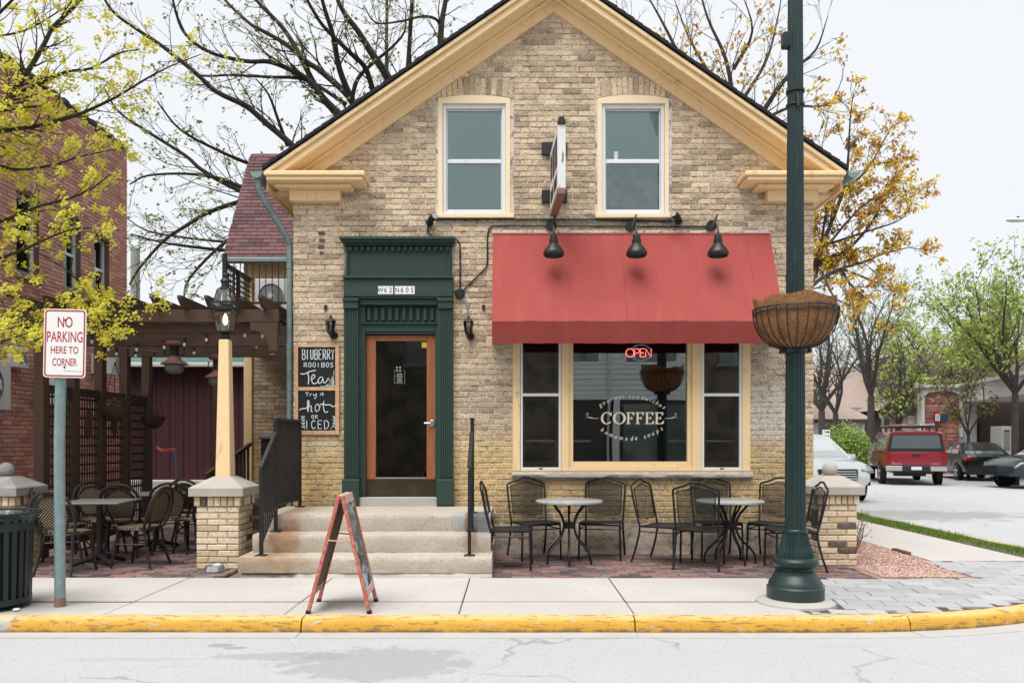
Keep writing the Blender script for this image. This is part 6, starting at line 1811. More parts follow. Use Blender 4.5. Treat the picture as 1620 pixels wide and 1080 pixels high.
def hang_basket(x, y, z, label, seed):
    g = root('hanging_planter', label, 'planter', (x, y, z))
    rg = random.Random(seed)
    MB().lathe([(0.0, -0.18), (0.07, -0.17), (0.14, -0.10), (0.18, 0.0), (0.17, 0.0), (0.13, -0.08), (0.0, -0.12)], 18, (x, y, z)).build('bowl', 'twig_brown', g, smooth=True)
    m = MB()
    for k in range(3):
        a = 2 * PI * k / 3
        m.tube([(x + 0.17 * math.cos(a), y + 0.17 * math.sin(a), z), (x, y, z + 0.62)], 0.005, 4)
    m.build('chains', 'black_iron', g)
    m = MB()
    for k in range(60):
        a = rg.uniform(0, 6.28); r_ = rg.uniform(0, .15)
        p = Vector((x + r_ * math.cos(a), y + r_ * math.sin(a), z - 0.02)); q = p + Vector((rg.uniform(-.14, .14), rg.uniform(-.14, .14), rg.uniform(.05, .22)))
        m.tube([p, p.lerp(q, .5) + Vector((0, 0, .03)), q], [0.004, 0.003, 0.002], 3)
    m.build('dry_plant', 'twig_brown', g)
hang_basket(-5.42, 0.95, 1.86, 'planter of dry stems hanging on the lattice by the first oval plaque', 3)
hang_basket(-5.42, 2.1, 1.76, 'planter of dry stems hanging at the maroon garage end of the lattice', 5)
# farm lanterns under the beams
def farm_lantern(x, y, z, label):
    g = root('hanging_lantern', label, 'lantern', (x, y, z))
    MB().lathe([(0.0, 0.0), (0.105, 0.0), (0.12, 0.02), (0.115, 0.05), (0.085, 0.062), (0.0, 0.065)], 22, (x, y, z - 0.10)).build('cap', 'lantern_rust', g, smooth=True)
    MB().lathe([(0.05, 0.0), (0.055, 0.10), (0.05, 0.14), (0.0, 0.14)], 16, (x, y, z - 0.24)).build('stack', 'black_metal', g, smooth=True)
    MB().lathe([(0.06, 0.0), (0.10, -0.05), (0.17, -0.095), (0.172, -0.105), (0.0, -0.10)], 24, (x, y, z - 0.235)).build('shade', 'lantern_rust', g, smooth=True)
    MB().lathe([(0.0, 0.0), (0.115, 0.0), (0.125, -0.03), (0.11, -0.08), (0.07, -0.11), (0.0, -0.115)], 20, (x, y, z - 0.341)).build('glass_bowl', 'ac_grille', g, smooth=True)
    MB().tube([(x, y, z - 0.05), (x, y, 2.66)], 0.01, 6).build('hanger', 'black_metal', g)
    for s_ in (-1, 1): MB().tube(curve_pts([(x + s_ * 0.05, y, z - 0.23), (x + s_ * 0.13, y, z - 0.20), (x + s_ * 0.12, y, z - 0.12)], 4), 0.008, 5).build('side_arm', 'black_metal', g)
farm_lantern(fx(276, 0.35), 0.35, fz(541, .35) + .05, 'rust red farm lantern hanging under the pergola, well clear of the lantern post')
farm_lantern(fx(345, 0.6), 0.6, fz(563, .6) + .05, 'rust red farm lantern half hidden behind the cream lantern post')
# festoon lights
def festoon(pts, n, label, seed):
    g = root('string_lights', label, 'string lights', tuple(pts[0]))
    rg = random.Random(seed)
    cp = curve_pts(pts, 10)
    MB().tube(cp, 0.005, 4).build('cable', 'black_plastic', g)
    for k in range(n):
        p = cp[int((k + .6) / n * (len(cp) - 1))]
        MB().tube([p, p - ZA * 0.07], [0.013, 0.014], 6).build('socket', 'black_plastic', g)
        MB().lathe([(0.0, 0.0), (0.012, 0.0), (0.019, -0.022), (0.016, -0.04), (0.0, -0.05)], 9, p - ZA * 0.07).build('bulb', 'bulb_glass', g, smooth=True)
festoon([at(120, 530, -.2), at(185, 525, -.15), at(262, 511, -.1), at(330, 512, -.1)], 4, 'string of clear bulbs under the front pergola beam', 1)
festoon([at(150, 540, .3), at(205, 542, .3), at(260, 538, .3), at(300, 532, .3), at(345, 522, .3)], 5, 'string of clear bulbs sagging toward the cream lantern post', 2)
festoon([at(172, 548, .8), at(215, 552, .8), at(265, 558, .8), at(320, 545, .8), at(400, 538, .8), at(446, 520, .8)], 8, 'long string of clear bulbs crossing to the house wall', 3)
festoon([at(375, 511, -.2), at(400, 524, -.2), at(425, 516, -.2), at(446, 512, -.2)], 3, 'short string of clear bulbs beside the curved wooden bracket', 4)

# ------------------------------------------------------------------ rattan bistro chairs
def make_bistro():
    r_ = root('bistro_chair', 'x', 'chair', (0, 0, 0), 'rattan bistro chairs')
    RT = 'rattan_dark'
    arc = [(-0.19, 0.17, 0.43), (-0.225, 0.21, 0.55), (-0.225, 0.255, 0.68), (-0.19, 0.285, 0.79), (-0.10, 0.305, 0.86), (0, 0.31, 0.88)]
    arc = arc + [(-x, y, z) for x, y, z in arc[-2::-1]]
    MB().tube(curve_pts(arc, 4), 0.017, 8).build('back_hoop', RT, r_, smooth=True)
    inn = [(-0.125, 0.195, 0.49), (-0.16, 0.225, 0.60), (-0.165, 0.25, 0.68), (-0.14, 0.272, 0.76), (-0.075, 0.285, 0.81), (0, 0.288, 0.825)]
    inn = inn + [(-x, y, z) for x, y, z in inn[-2::-1]]
    ip = curve_pts(inn, 4)
    MB().tube(ip, 0.013, 8, closed=True).build('inner_hoop', RT, r_, smooth=True)
    m = MB(); m.add(ip, [tuple(range(len(ip)))]); m.build('back_weave', 'weave_back', r_)
    for sx in (-1, 1):
        MB().tube([(sx * 0.10, 0.18, 0.44), (sx * 0.125, 0.197, 0.50)], 0.013, 6).build('back_post', RT, r_)
    se = [(0.215 * math.cos(2 * PI * k / 28), -0.01 + 0.205 * math.sin(2 * PI * k / 28)) for k in range(28)]
    se = [(max(-0.2, min(0.2, x * 1.1)), y) for x, y in se]
    MB().prism(se, 0.425, 0.45, 'z').build('seat', 'weave_seat', r_)
    MB().tube([(x * 1.02, y * 1.02, 0.425) for x, y in se], 0.014, 6, closed=True).build('seat_rim', RT, r_, smooth=True)
    for sx in (-1, 1):
        MB().tube(curve_pts([(sx * 0.165, -0.15, 0.42), (sx * 0.18, -0.18, 0.22), (sx * 0.20, -0.215, 0.004)], 3), 0.015, 8).build('leg', RT, r_, smooth=True)
        MB().tube(curve_pts([(sx * 0.17, 0.16, 0.44), (sx * 0.175, 0.185, 0.22), (sx * 0.20, 0.25, 0.004)], 3), 0.015, 8).build('leg', RT, r_, smooth=True)
        MB().tube([(sx * 0.18, -0.175, 0.26), (sx * 0.175, 0.18, 0.26)], 0.009, 6).build('stretcher', RT, r_)
    MB().tube(curve_pts([(-0.18, -0.18, 0.24), (-0.08, -0.16, 0.34), (0.08, -0.16, 0.34), (0.18, -0.18, 0.24)], 4), 0.009, 6).build('stretcher', RT, r_, smooth=True)
    return r_
BC = [(-4.72, -1.48, (0.05, 1), 'with its back to the street, behind the sign post'),
      (-5.12, -0.82, (0.9, 0.35), 'tucked between sign post and lattice screen'),
      (-4.18, -0.98, (-1, 0.12), 'turned side-on between the first table and the lantern pier'),
      (-5.06, -0.10, (0.8, -0.6), 'angled against the lattice behind the first table'),
      (-4.68, -0.22, (-0.1, 1), 'facing the second table, its woven back to the first table'),
      (-4.28, 0.06, (-0.35, 0.94), 'with woven back beside the lantern pier'),
      (-3.92, 0.02, (-0.85, 0.5), 'turned beside the lantern pier, its hoop leaning outward'),
      (-4.38, 1.05, (0.1, 1), 'at the farthest table under the pergola')]
pb = make_bistro()
for i, (x, y, d, lb) in enumerate(BC):
    o = pb if i == 0 else copy_tree(pb)
    place(o, (x, y, 0), face(*d), 'dark rattan bistro chair ' + lb)
def make_pedestal():
    t = root('pedestal_table', 'x', 'table', (0, 0, 0), 'black pedestal tables')
    MB().box(-0.33, 0.33, -0.33, 0.33, 0.70, 0.722).build('table_top', 'grey_metal', t, bev=0.006)
    MB().tube([(0, 0, 0.05), (0, 0, 0.70)], 0.035, 12).build('column', 'black_iron', t, smooth=True)
    MB().box(-0.16, 0.16, -0.03, 0.03, 0.675, 0.699).build('cleat', 'black_iron', t)
    for k in range(4):
        a = PI / 4 + k * PI / 2
        MB().tube(curve_pts([(0.02 * math.cos(a), 0.02 * math.sin(a), 0.10), (0.14 * math.cos(a), 0.14 * math.sin(a), 0.07), (0.29 * math.cos(a), 0.29 * math.sin(a), 0.025)], 4), [0.035] * 4 + [0.028] * 4 + [0.022], 8).build('foot', 'black_iron', t, smooth=True)
    return t
pt = make_pedestal()
place(pt, (-4.68, -0.88, 0), 0.1, 'black pedestal table nearest the no parking sign')
o = copy_tree(pt); place(o, (-4.62, 0.42, 0), 0.0, 'black pedestal table in the middle of the side patio')
o = copy_tree(pt); place(o, (-4.15, 1.65, 0), 0.2, 'black pedestal table farthest back, near the storage bench')
db_ = MB().lathe([(0.0, 0.006), (0.085, 0.006), (0.105, 0.0), (0.112, 0.01), (0.095, 0.065), (0.09, 0.068), (0.083, 0.06), (0.08, 0.03), (0.0, 0.025)], 24, (fx(340, -1.38), -1.38, 0.002)).build('dog_bowl', 'steel', smooth=True, o_loc=(fx(340, -1.38), -1.38, 0))
tag(db_, 'small steel dog bowl at the foot of the lantern pier', 'bowl')

# ------------------------------------------------------------------ rear wing of the house
WY = 3.55
wgx0, wgx1 = -4.5, XL - 0.02
wg = root('rear_wing', 'side wing with red shingle roof and balcony behind the pergola', 'building', (-3.6, 5, 0))
box('wall', 'cream_mortar', wg, wgx0, wgx1, WY + 0.01, 6.2, 0, 4.45)
rs = courses(0.0, 4.3, 0.0685, 0.212, 0.010, lambda v: [(wgx0 + 0.12, wgx1)], rng)
lay_bricks(rs, (0, WY, 0), XA, ZA, Vector((0, -1, 0)), 'cream_brick', wg, rng, n_parts=0, d=0.03, c=0.004, stuff='brickwork', proud=0.003, size=(0.202, 0.0585))
box('corner_board', 'cream_paint', wg, wgx0 - 0.03, wgx0 + 0.11, WY - 0.04, WY + 0.06, 0, 4.4, bev=0.006)
box('window_casing', 'cream_paint', wg, wgx0 - 0.06, wgx0 - 0.001, WY + 0.15, WY + 0.27, 0.7, 2.75, bev=0.004)
box('window_casing', 'cream_paint', wg, wgx0 - 0.06, wgx0 - 0.001, WY + 1.1, WY + 1.22, 0.7, 2.75, bev=0.004)
box('window_pane', 'car_glass', wg, wgx0 - 0.02, wgx0 - 0.001, WY + 0.271, WY + 1.099, 0.8, 2.7)
box('frieze', 'cream_paint', wg, wgx0, wgx1, WY - 0.03, WY + 0.009, 4.05, 4.40)
# roof
ey, ez, ry, rz_ = WY - 0.25, 4.44, WY + 1.15, 6.66
rx0, rx1 = -4.80, XL + 0.6
rf = MB().prism([(ey, ez), (ry, rz_), (ry + 1.9, ez - 0.8), (ry + 1.8, ez - 0.9), (ry, rz_ - 0.12), (ey + 0.02, ez - 0.08)], rx0, rx1, 'x').build('roof', 'shingle_dark', wg)
sl = Vector((0, ry - ey, rz_ - ez)); SLn = sl.length; sl.normalize(); nn = Vector((0, -sl.z, sl.y))
rows_ = 30
rgs = random.Random(8)
sh_var = []
for k in range(10):
    m2 = MB(); ww, hh_ = 0.235, SLn / rows_ + 0.02
    m2.add([(0, 0, 0.014), (ww, 0, 0.014), (ww, hh_, 0.002), (0, hh_, 0.002), (0, 0, 0), (ww, 0, 0)], [(0, 1, 2, 3), (4, 5, 1, 0), (4, 0, 3), (5, 2, 1)], (k + .5) / 10)
    me = bpy.data.meshes.new('shingle'); me.from_pydata(m2.v, [], m2.f); a_ = me.attributes.new('rnd', 'FLOAT', 'FACE'); a_.data.foreach_set('value', m2.r); me.materials.append(MATS['shingle_red']); sh_var.append(me)
for r__ in range(rows_):
    xo = rx0 + (r__ % 2) * 0.12 - 0.12 + rgs.uniform(-.03, .03)
    while xo < XL - 0.02:
        xa = max(xo, rx0 - 0.01)
        w = min(xo + 0.235, XL + 0.2) - xa
        if w > 0.04:
            o = link(bpy.data.objects.new('shingle', sh_var[rgs.randrange(10)]))
            o.parent = rf
            p = Vector((xa, ey, ez)) + sl * (SLn * r__ / rows_ - 0.01) + nn * 0.004 - off(rf)
            mm = Matrix.Identity(4)
            for i, ax in enumerate((XA * (w / 0.235 * 0.985), sl, nn)):
                for j in range(3): mm[j][i] = ax[j]
            for j in range(3): mm[j][3] = p[j]
            o.matrix_basis = mm
        xo += 0.24
box('gutter', 'copper_green', wg, rx0, XL - 0.02, ey - 0.09, ey - 0.005, ez - 0.10, ez - 0.01, bev=0.02)
# balcony
bc = root('balcony', 'small wooden balcony with thin black railing above the pergola', 'balcony', (-3.6, 2.9, 3.3))
byf = 2.30
box('floor', 'pergola_wood', bc, -4.45, XL - 0.03, byf, WY - 0.045, 3.20, 3.40)
MB().box(-4.44, -4.38, byf - 0.03, byf + 0.03, 3.40, 4.27).build('post', 'black_iron', bc)
MB().box(-4.44, XL - 0.03, byf - 0.018, byf + 0.018, 4.12, 4.15).build('rail', 'black_iron', bc)
MB().box(-4.379, XL - 0.03, byf - 0.018, byf + 0.018, 3.50, 3.53).build('rail', 'black_iron', bc)
x = -4.27
while x < XL - 0.05:
    MB().box(x - 0.006, x + 0.006, byf - 0.006, byf + 0.006, 3.531, 4.119).build('picket', 'black_iron', bc); x += 0.098
MB().box(-4.43, -4.39, byf + 0.04, WY - 0.06, 4.10, 4.14).build('rail', 'black_iron', bc)
MB().box(-4.43, -4.39, 2.85, 2.91, 3.40, 4.10).build('post', 'black_iron', bc)
m = MB()
for k in range(13):
    y = byf + 0.08 + k * 0.085
    m.box(-4.415, -4.405, y, y + 0.028, 3.45, 4.09)
for k in range(8): m.box(-4.404, -4.398, byf + 0.05, WY - 0.08, 3.47 + k * 0.083, 3.498 + k * 0.083)
m.build('side_lattice', 'black_iron', bc)
u = root('balcony_air_conditioner', 'white air conditioner with round fan grille on the balcony', 'air conditioner', (-3.8, 2.75, 3.4))
ax0, ax1, az0, az1, ay = fx(403, 2.7), fx(455, 2.7), 3.43, fz(441, 2.7), 2.7
MB().box(ax0, ax1, ay, ay + 0.3, az0, az1).build('casing', 'white_metal', u, bev=0.01)
cx_, cz_ = fx(429, 2.7), fz(468, 2.7)
MB().lathe([(0, 0.002), (0.195, 0.002), (0.195, 0.02), (0.185, 0.022), (0.18, 0.008), (0, 0.008)], 30, (cx_, ay, cz_), Matrix.Rotation(R(90), 3, 'X')).build('grille', 'ac_grille', u)
m = MB()
for k in range(40):
    a = 2 * PI * k / 40
    m.tube([(cx_ + .04 * math.cos(a), ay - 0.014, cz_ + .04 * math.sin(a)), (cx_ + .18 * math.cos(a), ay - 0.012, cz_ + .18 * math.sin(a))], 0.002, 3)
m.build('grille_wires', 'white_metal', u)
MB().lathe([(0, 0.012), (0.042, 0.012), (0.04, 0.022), (0, 0.024)], 16, (cx_, ay, cz_), Matrix.Rotation(R(90), 3, 'X')).build('hub', 'white_metal', u)
box('stand', 'black_iron', u, ax0 + .05, ax1 - .05, ay + .05, ay + .25, 3.40, 3.429)
# things below it: storage bench, deck steps and a low rail
sb_ = root('storage_bench', 'dark grey storage chest standing against the shaded house wing', 'chest', (-3.55, 3.0, 0))
box('body', 'black_plastic', sb_, -4.0, -3.0, 2.75, 3.4, 0.5, 1.42, bev=0.01); box('lid', 'grey_metal', sb_, -4.03, -2.97, 2.72, 3.42, 1.421, 1.50, bev=0.02)
ds_ = root('wooden_deck', 'dark wooden deck and steps beside the house wing', 'deck', (-3.5, 2.4, 0))
for k, (y0, y1, z) in enumerate(((0.6, 1.0, 0.18), (1.0, 1.4, 0.34), (1.4, 3.44, 0.495))):
    nb = max(2, int((y1 - y0) / 0.14))
    for q in range(nb):
        MB().box(-4.02 if k == 2 else -3.75, -2.80, y0 + q * (y1 - y0) / nb + 0.004, y0 + (q + 1) * (y1 - y0) / nb - 0.004, z - 0.04, z).build('board', 'pergola_wood', ds_)
    MB().box(-4.0 if k == 2 else -3.73, -2.82, y0 + 0.01, y0 + 0.04, -0.02, z - 0.041).build('riser', 'trellis_wood', ds_)
m = MB(); m.bar((-4.02, 0.55, 0.95), (-4.02, 2.3, 1.35), 0.05, 0.05); m.build('hand_rail', 'pergola_wood', ds_)
for k in range(11):
    y = 0.6 + k * 0.16; MB().box(-4.035, -4.005, y - 0.015, y + 0.015, 0, 0.95 + (y - .55) * 0.228 - 0.02).build('baluster', 'trellis_wood', ds_)

# ------------------------------------------------------------------ maroon garage behind
GY = 12.0
gr = root('maroon_garage', 'dark maroon board garage with green roof behind the patio', 'building', (-9, 13, 0))
box('wall', 'maroon_board', gr, -12.5, -6.2, GY + 0.03, GY + 4, 0, 3.5)
for k in range(33):
    x = -12.5 + k * 0.19
    MB().box(x + 0.004, x + 0.186, GY, GY + 0.029, 0.3, 3.5).build('board', 'maroon_board', gr)
    if k % 2 == 0: MB().box(x - 0.02, x + 0.02, GY - 0.02, GY - 0.0005, 0.3, 3.5).build('batten', 'maroon_board', gr)
MB().prism([(GY - 0.35, 3.52), (GY + 2, 4.75), (GY + 4.3, 3.5), (GY + 4.3, 3.4), (GY + 2, 4.62), (GY - 0.33, 3.42)], -12.9, -5.9, 'x').build('roof', 'shingle_green', gr)
for k in range(7):
    t = k / 7
    MB().box(-12.9, -5.9, GY - 0.36 + 2.35 * t, GY - 0.33 + 2.35 * t, 3.53 + 1.23 * t, 3.555 + 1.23 * t).build('shingle_course', 'shingle_green', gr)
box('gutter', 'white_metal', gr, -12.9, -5.9, GY - 0.46, GY - 0.355, 3.40, 3.52, bev=0.02)
box('concrete_plinth', 'concrete_walk', gr, -12.6, -6.0, GY - 0.9, GY - 0.02, -0.05, 0.33)
# rope barrier in the yard
rp = root('yard_stake', 'blue stake with orange cord in front of the maroon garage', 'stake', (fx(277, 9), 9, 0))
MB().tube([(fx(281, 9), 9, 0), (fx(277, 9), 9, fz(709, 9))], 0.02, 6).build('stake', 'blue_mat', rp)
for dz in (0, 0.04): MB().tube(curve_pts([(fx(277, 9), 9, fz(709, 9) - dz), (fx(258, 9), 9, fz(711, 9) - dz), (fx(236, 9), 9.4, fz(707, 9) - dz)], 4), 0.012, 5).build('cord', 'cord_red', rp)
# utility pole
up = root('utility_pole', 'grey wooden utility pole behind the pergola', 'utility pole', (fx(213, 16), 16, 0))
MB().tube([(fx(213, 16), 16, -0.2), (fx(214, 16), 16, 7.6)], [0.17, 0.14], 12).build('pole', 'pole_wood', up, smooth=True)
MB().lathe([(0.0, 0.0), (0.15, 0.0), (0.15, 0.05), (0.06, 0.1), (0, 0.1)], 12, (fx(214, 16), 16, 7.6)).build('pole_cap', 'galvanised', up)
# ------------------------------------------------------------------ trees
def limb_tube(mb, pts, r0, r1, n=None):
    k = len(pts)
    rad = [r0 + (r1 - r0) * i / (k - 1) for i in range(k)]
    if n is None: n = 8 if r0 > 0.06 else (5 if r0 > 0.02 else 3)
    mb.tube(pts, rad, n, cap=False)
MINR = [0.0022]
def twig(rng, p, d, L, nseg, wob, up):
    pts = [Vector(p)]
    d = Vector(d).normalized()
    for i in range(nseg):
        d = (d + Vector((rng.uniform(-wob, wob), rng.uniform(-wob, wob), rng.uniform(-wob, wob) + up))).normalized()
        pts.append(pts[-1] + d * (L / nseg))
    return pts
def side_dir(rng, t, spread):
    a = t.orthogonal().normalized()
    q = Matrix.Rotation(rng.uniform(0, 2 * PI), 3, t)
    return (t + (q @ a) * spread).normalized()
def sprout(rng, mb, pts, r0, r1, lev, cfg, tips):
    """cfg per level: (spacing, len_min, len_max, spread, wobble, up, radius factor, start)"""
    if lev >= len(cfg):
        tips.append(pts); return
    sp, l0, l1, spread, wob, up, rf, st = cfg[lev]
    seg = [(pts[i + 1] - pts[i]).length for i in range(len(pts) - 1)]
    tot = sum(seg)
    s_ = tot * st + rng.uniform(0, sp)
    while s_ < tot:
        q = s_
        i = 0
        while i < len(seg) - 1 and q > seg[i]: q -= seg[i]; i += 1
        t = (pts[i + 1] - pts[i]).normalized()
        p = pts[i] + t * min(q, seg[i])
        fr = s_ / tot
        L = rng.uniform(l0, l1) * (1.0 - 0.45 * fr)
        rr = max(MINR[0], (r0 + (r1 - r0) * fr) * rf)
        c = twig(rng, p, side_dir(rng, t, spread * rng.uniform(0.6, 1.2)), L, 4 if lev == 0 else 3, wob, up)
        limb_tube(mb, c, rr, rr * 0.4)
        sprout(rng, mb, c, rr, rr * 0.4, lev + 1, cfg, tips)
        s_ += sp * rng.uniform(0.6, 1.4)
def leaf_puffs(rng, tips, n_puff, n_leaf, rad, size, keep=lambda p: True):
    mb = MB()
    for pts in tips:
        for k in range(n_puff):
            t = 1.0 if k == 0 else rng.uniform(0.3, 1.0)
            f = t * (len(pts) - 1); i = min(len(pts) - 2, int(f))
            c = pts[i].lerp(pts[i + 1], f - i)
            if not keep(c): continue
            b = rng.random()
            for q in range(n_leaf):
                o_ = Vector((rng.gauss(0, 1), rng.gauss(0, 1), rng.gauss(0, 1))) * rad * 0.5
                a = Vector((rng.uniform(-1, 1), rng.uniform(-1, 1), rng.uniform(-1, 1))).normalized()
                e = a.orthogonal().normalized(); s_ = size * rng.uniform(0.35, 1.6)
                p = c + o_
                mb.add([p - e * s_ * 0.5, p + a * s_ * 0.35, p + e * s_ * 0.5, p - a * s_ * 0.35], [(0, 1, 2, 3)], min(1, max(0, b * 0.5 + rng.random() * 0.5)))
    return mb
def px_limb(pl, ya, yb):
    n = len(pl)
    out = []
    for i, (u, v) in enumerate(pl):
        out.append(at(u, v, ya + (yb - ya) * i / max(1, n - 1)))
    return curve_pts(out, 4)

# ---- maple in yellow-green flower, trunk just left of the picture
rng = random.Random(71)
tb = (-6.75, -1.35, -0.03)
mp = root('maple_tree', 'maple with yellow green spring flowers reaching over the no parking sign', 'tree', tb)
mb = MB()
trunk = curve_pts([(-6.75, -1.35, -0.1), (-6.72, -1.34, 1.5), (-6.78, -1.3, 3.0), (-6.7, -1.3, 4.2), (-6.6, -1.3, 6.0), (-6.4, -1.2, 8.0)], 5)
limb_tube(mb, trunk, 0.17, 0.05, 12)
LB = [([(-115, 290), (-40, 205), (0, 166), (15, 155), (47, 109), (70, 70), (86, 41), (124, 3), (150, -50)], -1.3, -0.9, .055, .016),
      ([(-115, 290), (-30, 190), (15, 155), (60, 134), (104, 114), (145, 108), (187, 85), (222, 78)], -1.3, -0.6, .04, .007),
      ([(-110, 260), (-50, 215), (0, 207), (62, 199), (124, 181), (181, 155), (233, 124), (272, 104), (318, 86)], -1.3, -0.2, .045, .005),
      ([(-110, 400), (-40, 355), (0, 350), (31, 340), (60, 327), (109, 314), (145, 298), (176, 275)], -1.2, -0.7, .04, .006),
      ([(-112, 470), (-40, 415), (0, 408), (39, 394), (78, 376), (114, 363), (145, 361)], -1.3, -1.0, .035, .006),
      ([(-112, 560), (-40, 545), (0, 540), (40, 528), (80, 515)], -1.3, -1.6, .025, .006),
      ([(-40, 445), (20, 470), (70, 485), (135, 492), (170, 500), (215, 497), (243, 486)], -1.0, -0.8, .014, .004),
      ([(-112, 300), (-40, 250), (20, 268), (80, 262), (130, 247), (190, 235)], -1.5, -0.3, .03, .005),
      ([(-100, 120), (-40, 60), (10, 10), (60, -40)], -1.3, -1.0, .035, .01),
      ([(-20, 60), (40, 48), (90, 20), (150, -20)], -1.2, -0.6, .02, .005),
      ([(60, 400), (110, 430), (140, 470), (170, 520)], -1.0, -1.0, .010, .003),
      ([(-60, 440), (-10, 470), (30, 500), (60, 520)], -1.4, -1.3, .014, .003)]
tips = []
for pl, ya, yb, r0, r1 in LB:
    pts = px_limb(pl, ya, yb)
    if pl[0][0] <= -100:                       # join the limb to the trunk
        a_ = pts[0]; pts = [Vector((-6.73, -1.32, max(1.2, a_.z - 0.45))), Vector(((a_.x - 6.73) / 2, -1.31, a_.z - 0.15))] + pts
    r0 *= 0.78
    limb_tube(mb, pts, r0, r1)
    sprout(rng, mb, pts, r0, r1, 0, [(0.09, 0.30, 0.80, 0.9, 0.22, 0.02, 0.45, 0.12), (0.10, 0.10, 0.30, 0.9, 0.25, 0.05, 0.55, 0.2)], tips)
mb.build('trunk', 'bark_dark', mp, smooth=True)
rk = random.Random(5)
def keep_m(p):
    px = CX + p.x * F / (D + p.y); py = HY - (p.z - H) * F / (D + p.y)
    if px > 215: return rk.random() < 0.4
    if py < 110: return rk.random() < 0.5
    if py > 470: return rk.random() < 0.7
    return rk.random() < 0.8
leaf_puffs(rng, tips, 2, 15, 0.055, 0.034, keep_m).build('crown', 'leaf_maple', mp, raw=True)

# ---- great bare tree behind the house
rng = random.Random(17)
MINR[0] = 0.0065
ob = root('bare_tree', 'large bare spreading tree with dark limbs behind the gable roof', 'tree', tuple(at(660, 720, 11)))
mb = MB()
TY = 11.0
fork = (640, 330)
LB = [[fork, (560, 205), (535, 179), (504, 145), (473, 86), (447, 44), (405, 0), (380, -40)],
      [fork, (575, 200), (556, 158), (537, 109), (527, 57), (511, 5), (500, -50)],
      [fork, (640, 180), (613, 122), (587, 83), (566, 49), (540, 13), (520, -40)],
      [(600, 190), (581, 114), (553, 83), (511, 41), (486, 0), (460, -50)],
      [(570, 195), (553, 155), (509, 114), (485, 98), (452, 70), (415, 49), (397, 39), (363, 8), (340, -20)],
      [(560, 205), (530, 179), (491, 130), (460, 111), (426, 98), (389, 97), (332, 83), (293, 54), (277, 15), (268, -30)],
      [(548, 165), (485, 127), (426, 122), (363, 119), (321, 120), (293, 104)],
      [fork, (500, 270), (460, 228), (420, 194), (389, 168), (342, 145), (311, 117), (259, 75), (220, 49), (181, 21), (160, -10)],
      [(480, 320), (400, 310), (324, 272), (293, 246), (228, 205), (187, 176), (165, 140)],
      [(480, 280), (404, 262), (345, 238), (285, 205), (249, 161)],
      [(500, 330), (440, 310), (389, 317), (332, 335), (293, 358), (259, 381), (220, 425), (205, 450)],
      [(500, 400), (430, 400), (365, 397), (285, 388), (246, 381), (207, 370)],
      [(500, 380), (430, 390), (371, 384), (293, 376), (233, 365), (200, 345)],
      [(480, 300), (394, 298), (350, 283), (295, 275), (233, 278), (205, 292)],
      [(690, 330), (700, 200), (697, 60), (705, 0), (712, -60)],
      [fork, (640, 200), (646, 100), (652, 0), (655, -60)],
      [fork, (622, 200), (612, 110), (612, 0), (608, -60)],
      [(699, 60), (693, 34), (670, 26), (633, 34), (594, 36), (575, 8)],
      [(556, 158), (566, 125), (590, 100), (620, 75), (640, 50), (642, 20)],
      [(455, 232), (440, 190), (425, 150), (405, 125)], [(490, 330), (420, 350), (360, 380), (300, 440), (290, 480)]]
RD = [.15, .15, .17, .10, .12, .11, .07, .12, .09, .08, .10, .08, .07, .08, .16, .12, .10, .06, .08, .07, .08]
tips = []
mb.tube(curve_pts([at(660, 745, TY), at(655, 600, TY), at(650, 450, TY), at(640, 325, TY)], 5), [0.42] * 6 + [0.36] * 5 + [0.30] * 5, 12, cap=False)
for i, pl in enumerate(LB):
    pts = px_limb(pl, TY + rng.uniform(-.5, .5), TY + rng.uniform(-2.2, 2.2))
    r0 = RD[i]
    r0 *= 0.8
    limb_tube(mb, pts, r0, r0 * 0.28)
    sprout(rng, mb, pts, r0, r0 * 0.28, 0, [(0.36, 0.8, 2.2, 0.9, 0.25, 0.05, 0.34, 0.2), (0.24, 0.3, 0.9, 0.9, 0.28, 0.04, 0.5, 0.15), (0.16, 0.12, 0.38, 0.8, 0.25, 0.05, 0.6, 0.25)], tips)
for a, b in (((640, 330), (480, 320)), ((640, 330), (500, 395)), ((645, 380), (690, 325))):
    limb_tube(mb, curve_pts([at(*a, TY), at((a[0] + b[0]) / 2, (a[1] + b[1]) / 2 + 12, TY), at(*b, TY)], 4), 0.16, 0.11)
mb.build('trunk', 'bark_dark', ob, smooth=True)
leaf_puffs(rng, [t for t in tips if rng.random() < 0.55], 1, 4, 0.07, 0.075).build('crown', 'leaf_bud', ob, raw=True)

# ---- amber leaved trees behind the right roof slope
def amber(name, label, limbs, y, seed, cfg, puffs, r0, leafm='leaf_amber', keep=lambda p: True, base=None, n_leaf=7, rad=0.07, size=0.075):
    rg = random.Random(seed)
    bx_, by_ = base
    t = root(name, label, 'tree', tuple(at(bx_, by_, y)))
    mb = MB()
    tips = []
    limb_tube(mb, curve_pts([at(bx_, by_ + 8, y), at(bx_ + 4, by_ - 100, y), at(*limbs[0][0], y)], 5), r0 * 1.5, r0 * 1.1, 10)
    for i, pl in enumerate(limbs):
        pts = px_limb(pl, y + rg.uniform(-.3, .3), y + rg.uniform(-1.4, 1.4))
        rr = r0 * (1.0 if i < 3 else 0.6)
        limb_tube(mb, pts, rr, rr * 0.1)
        sprout(rg, mb, pts, rr, rr * 0.1, 0, cfg, tips)
    mb.build('trunk', 'bark_grey', t, smooth=True)
    leaf_puffs(rg, tips, puffs, n_leaf, rad, size, keep).build('crown', leafm, t, raw=True)
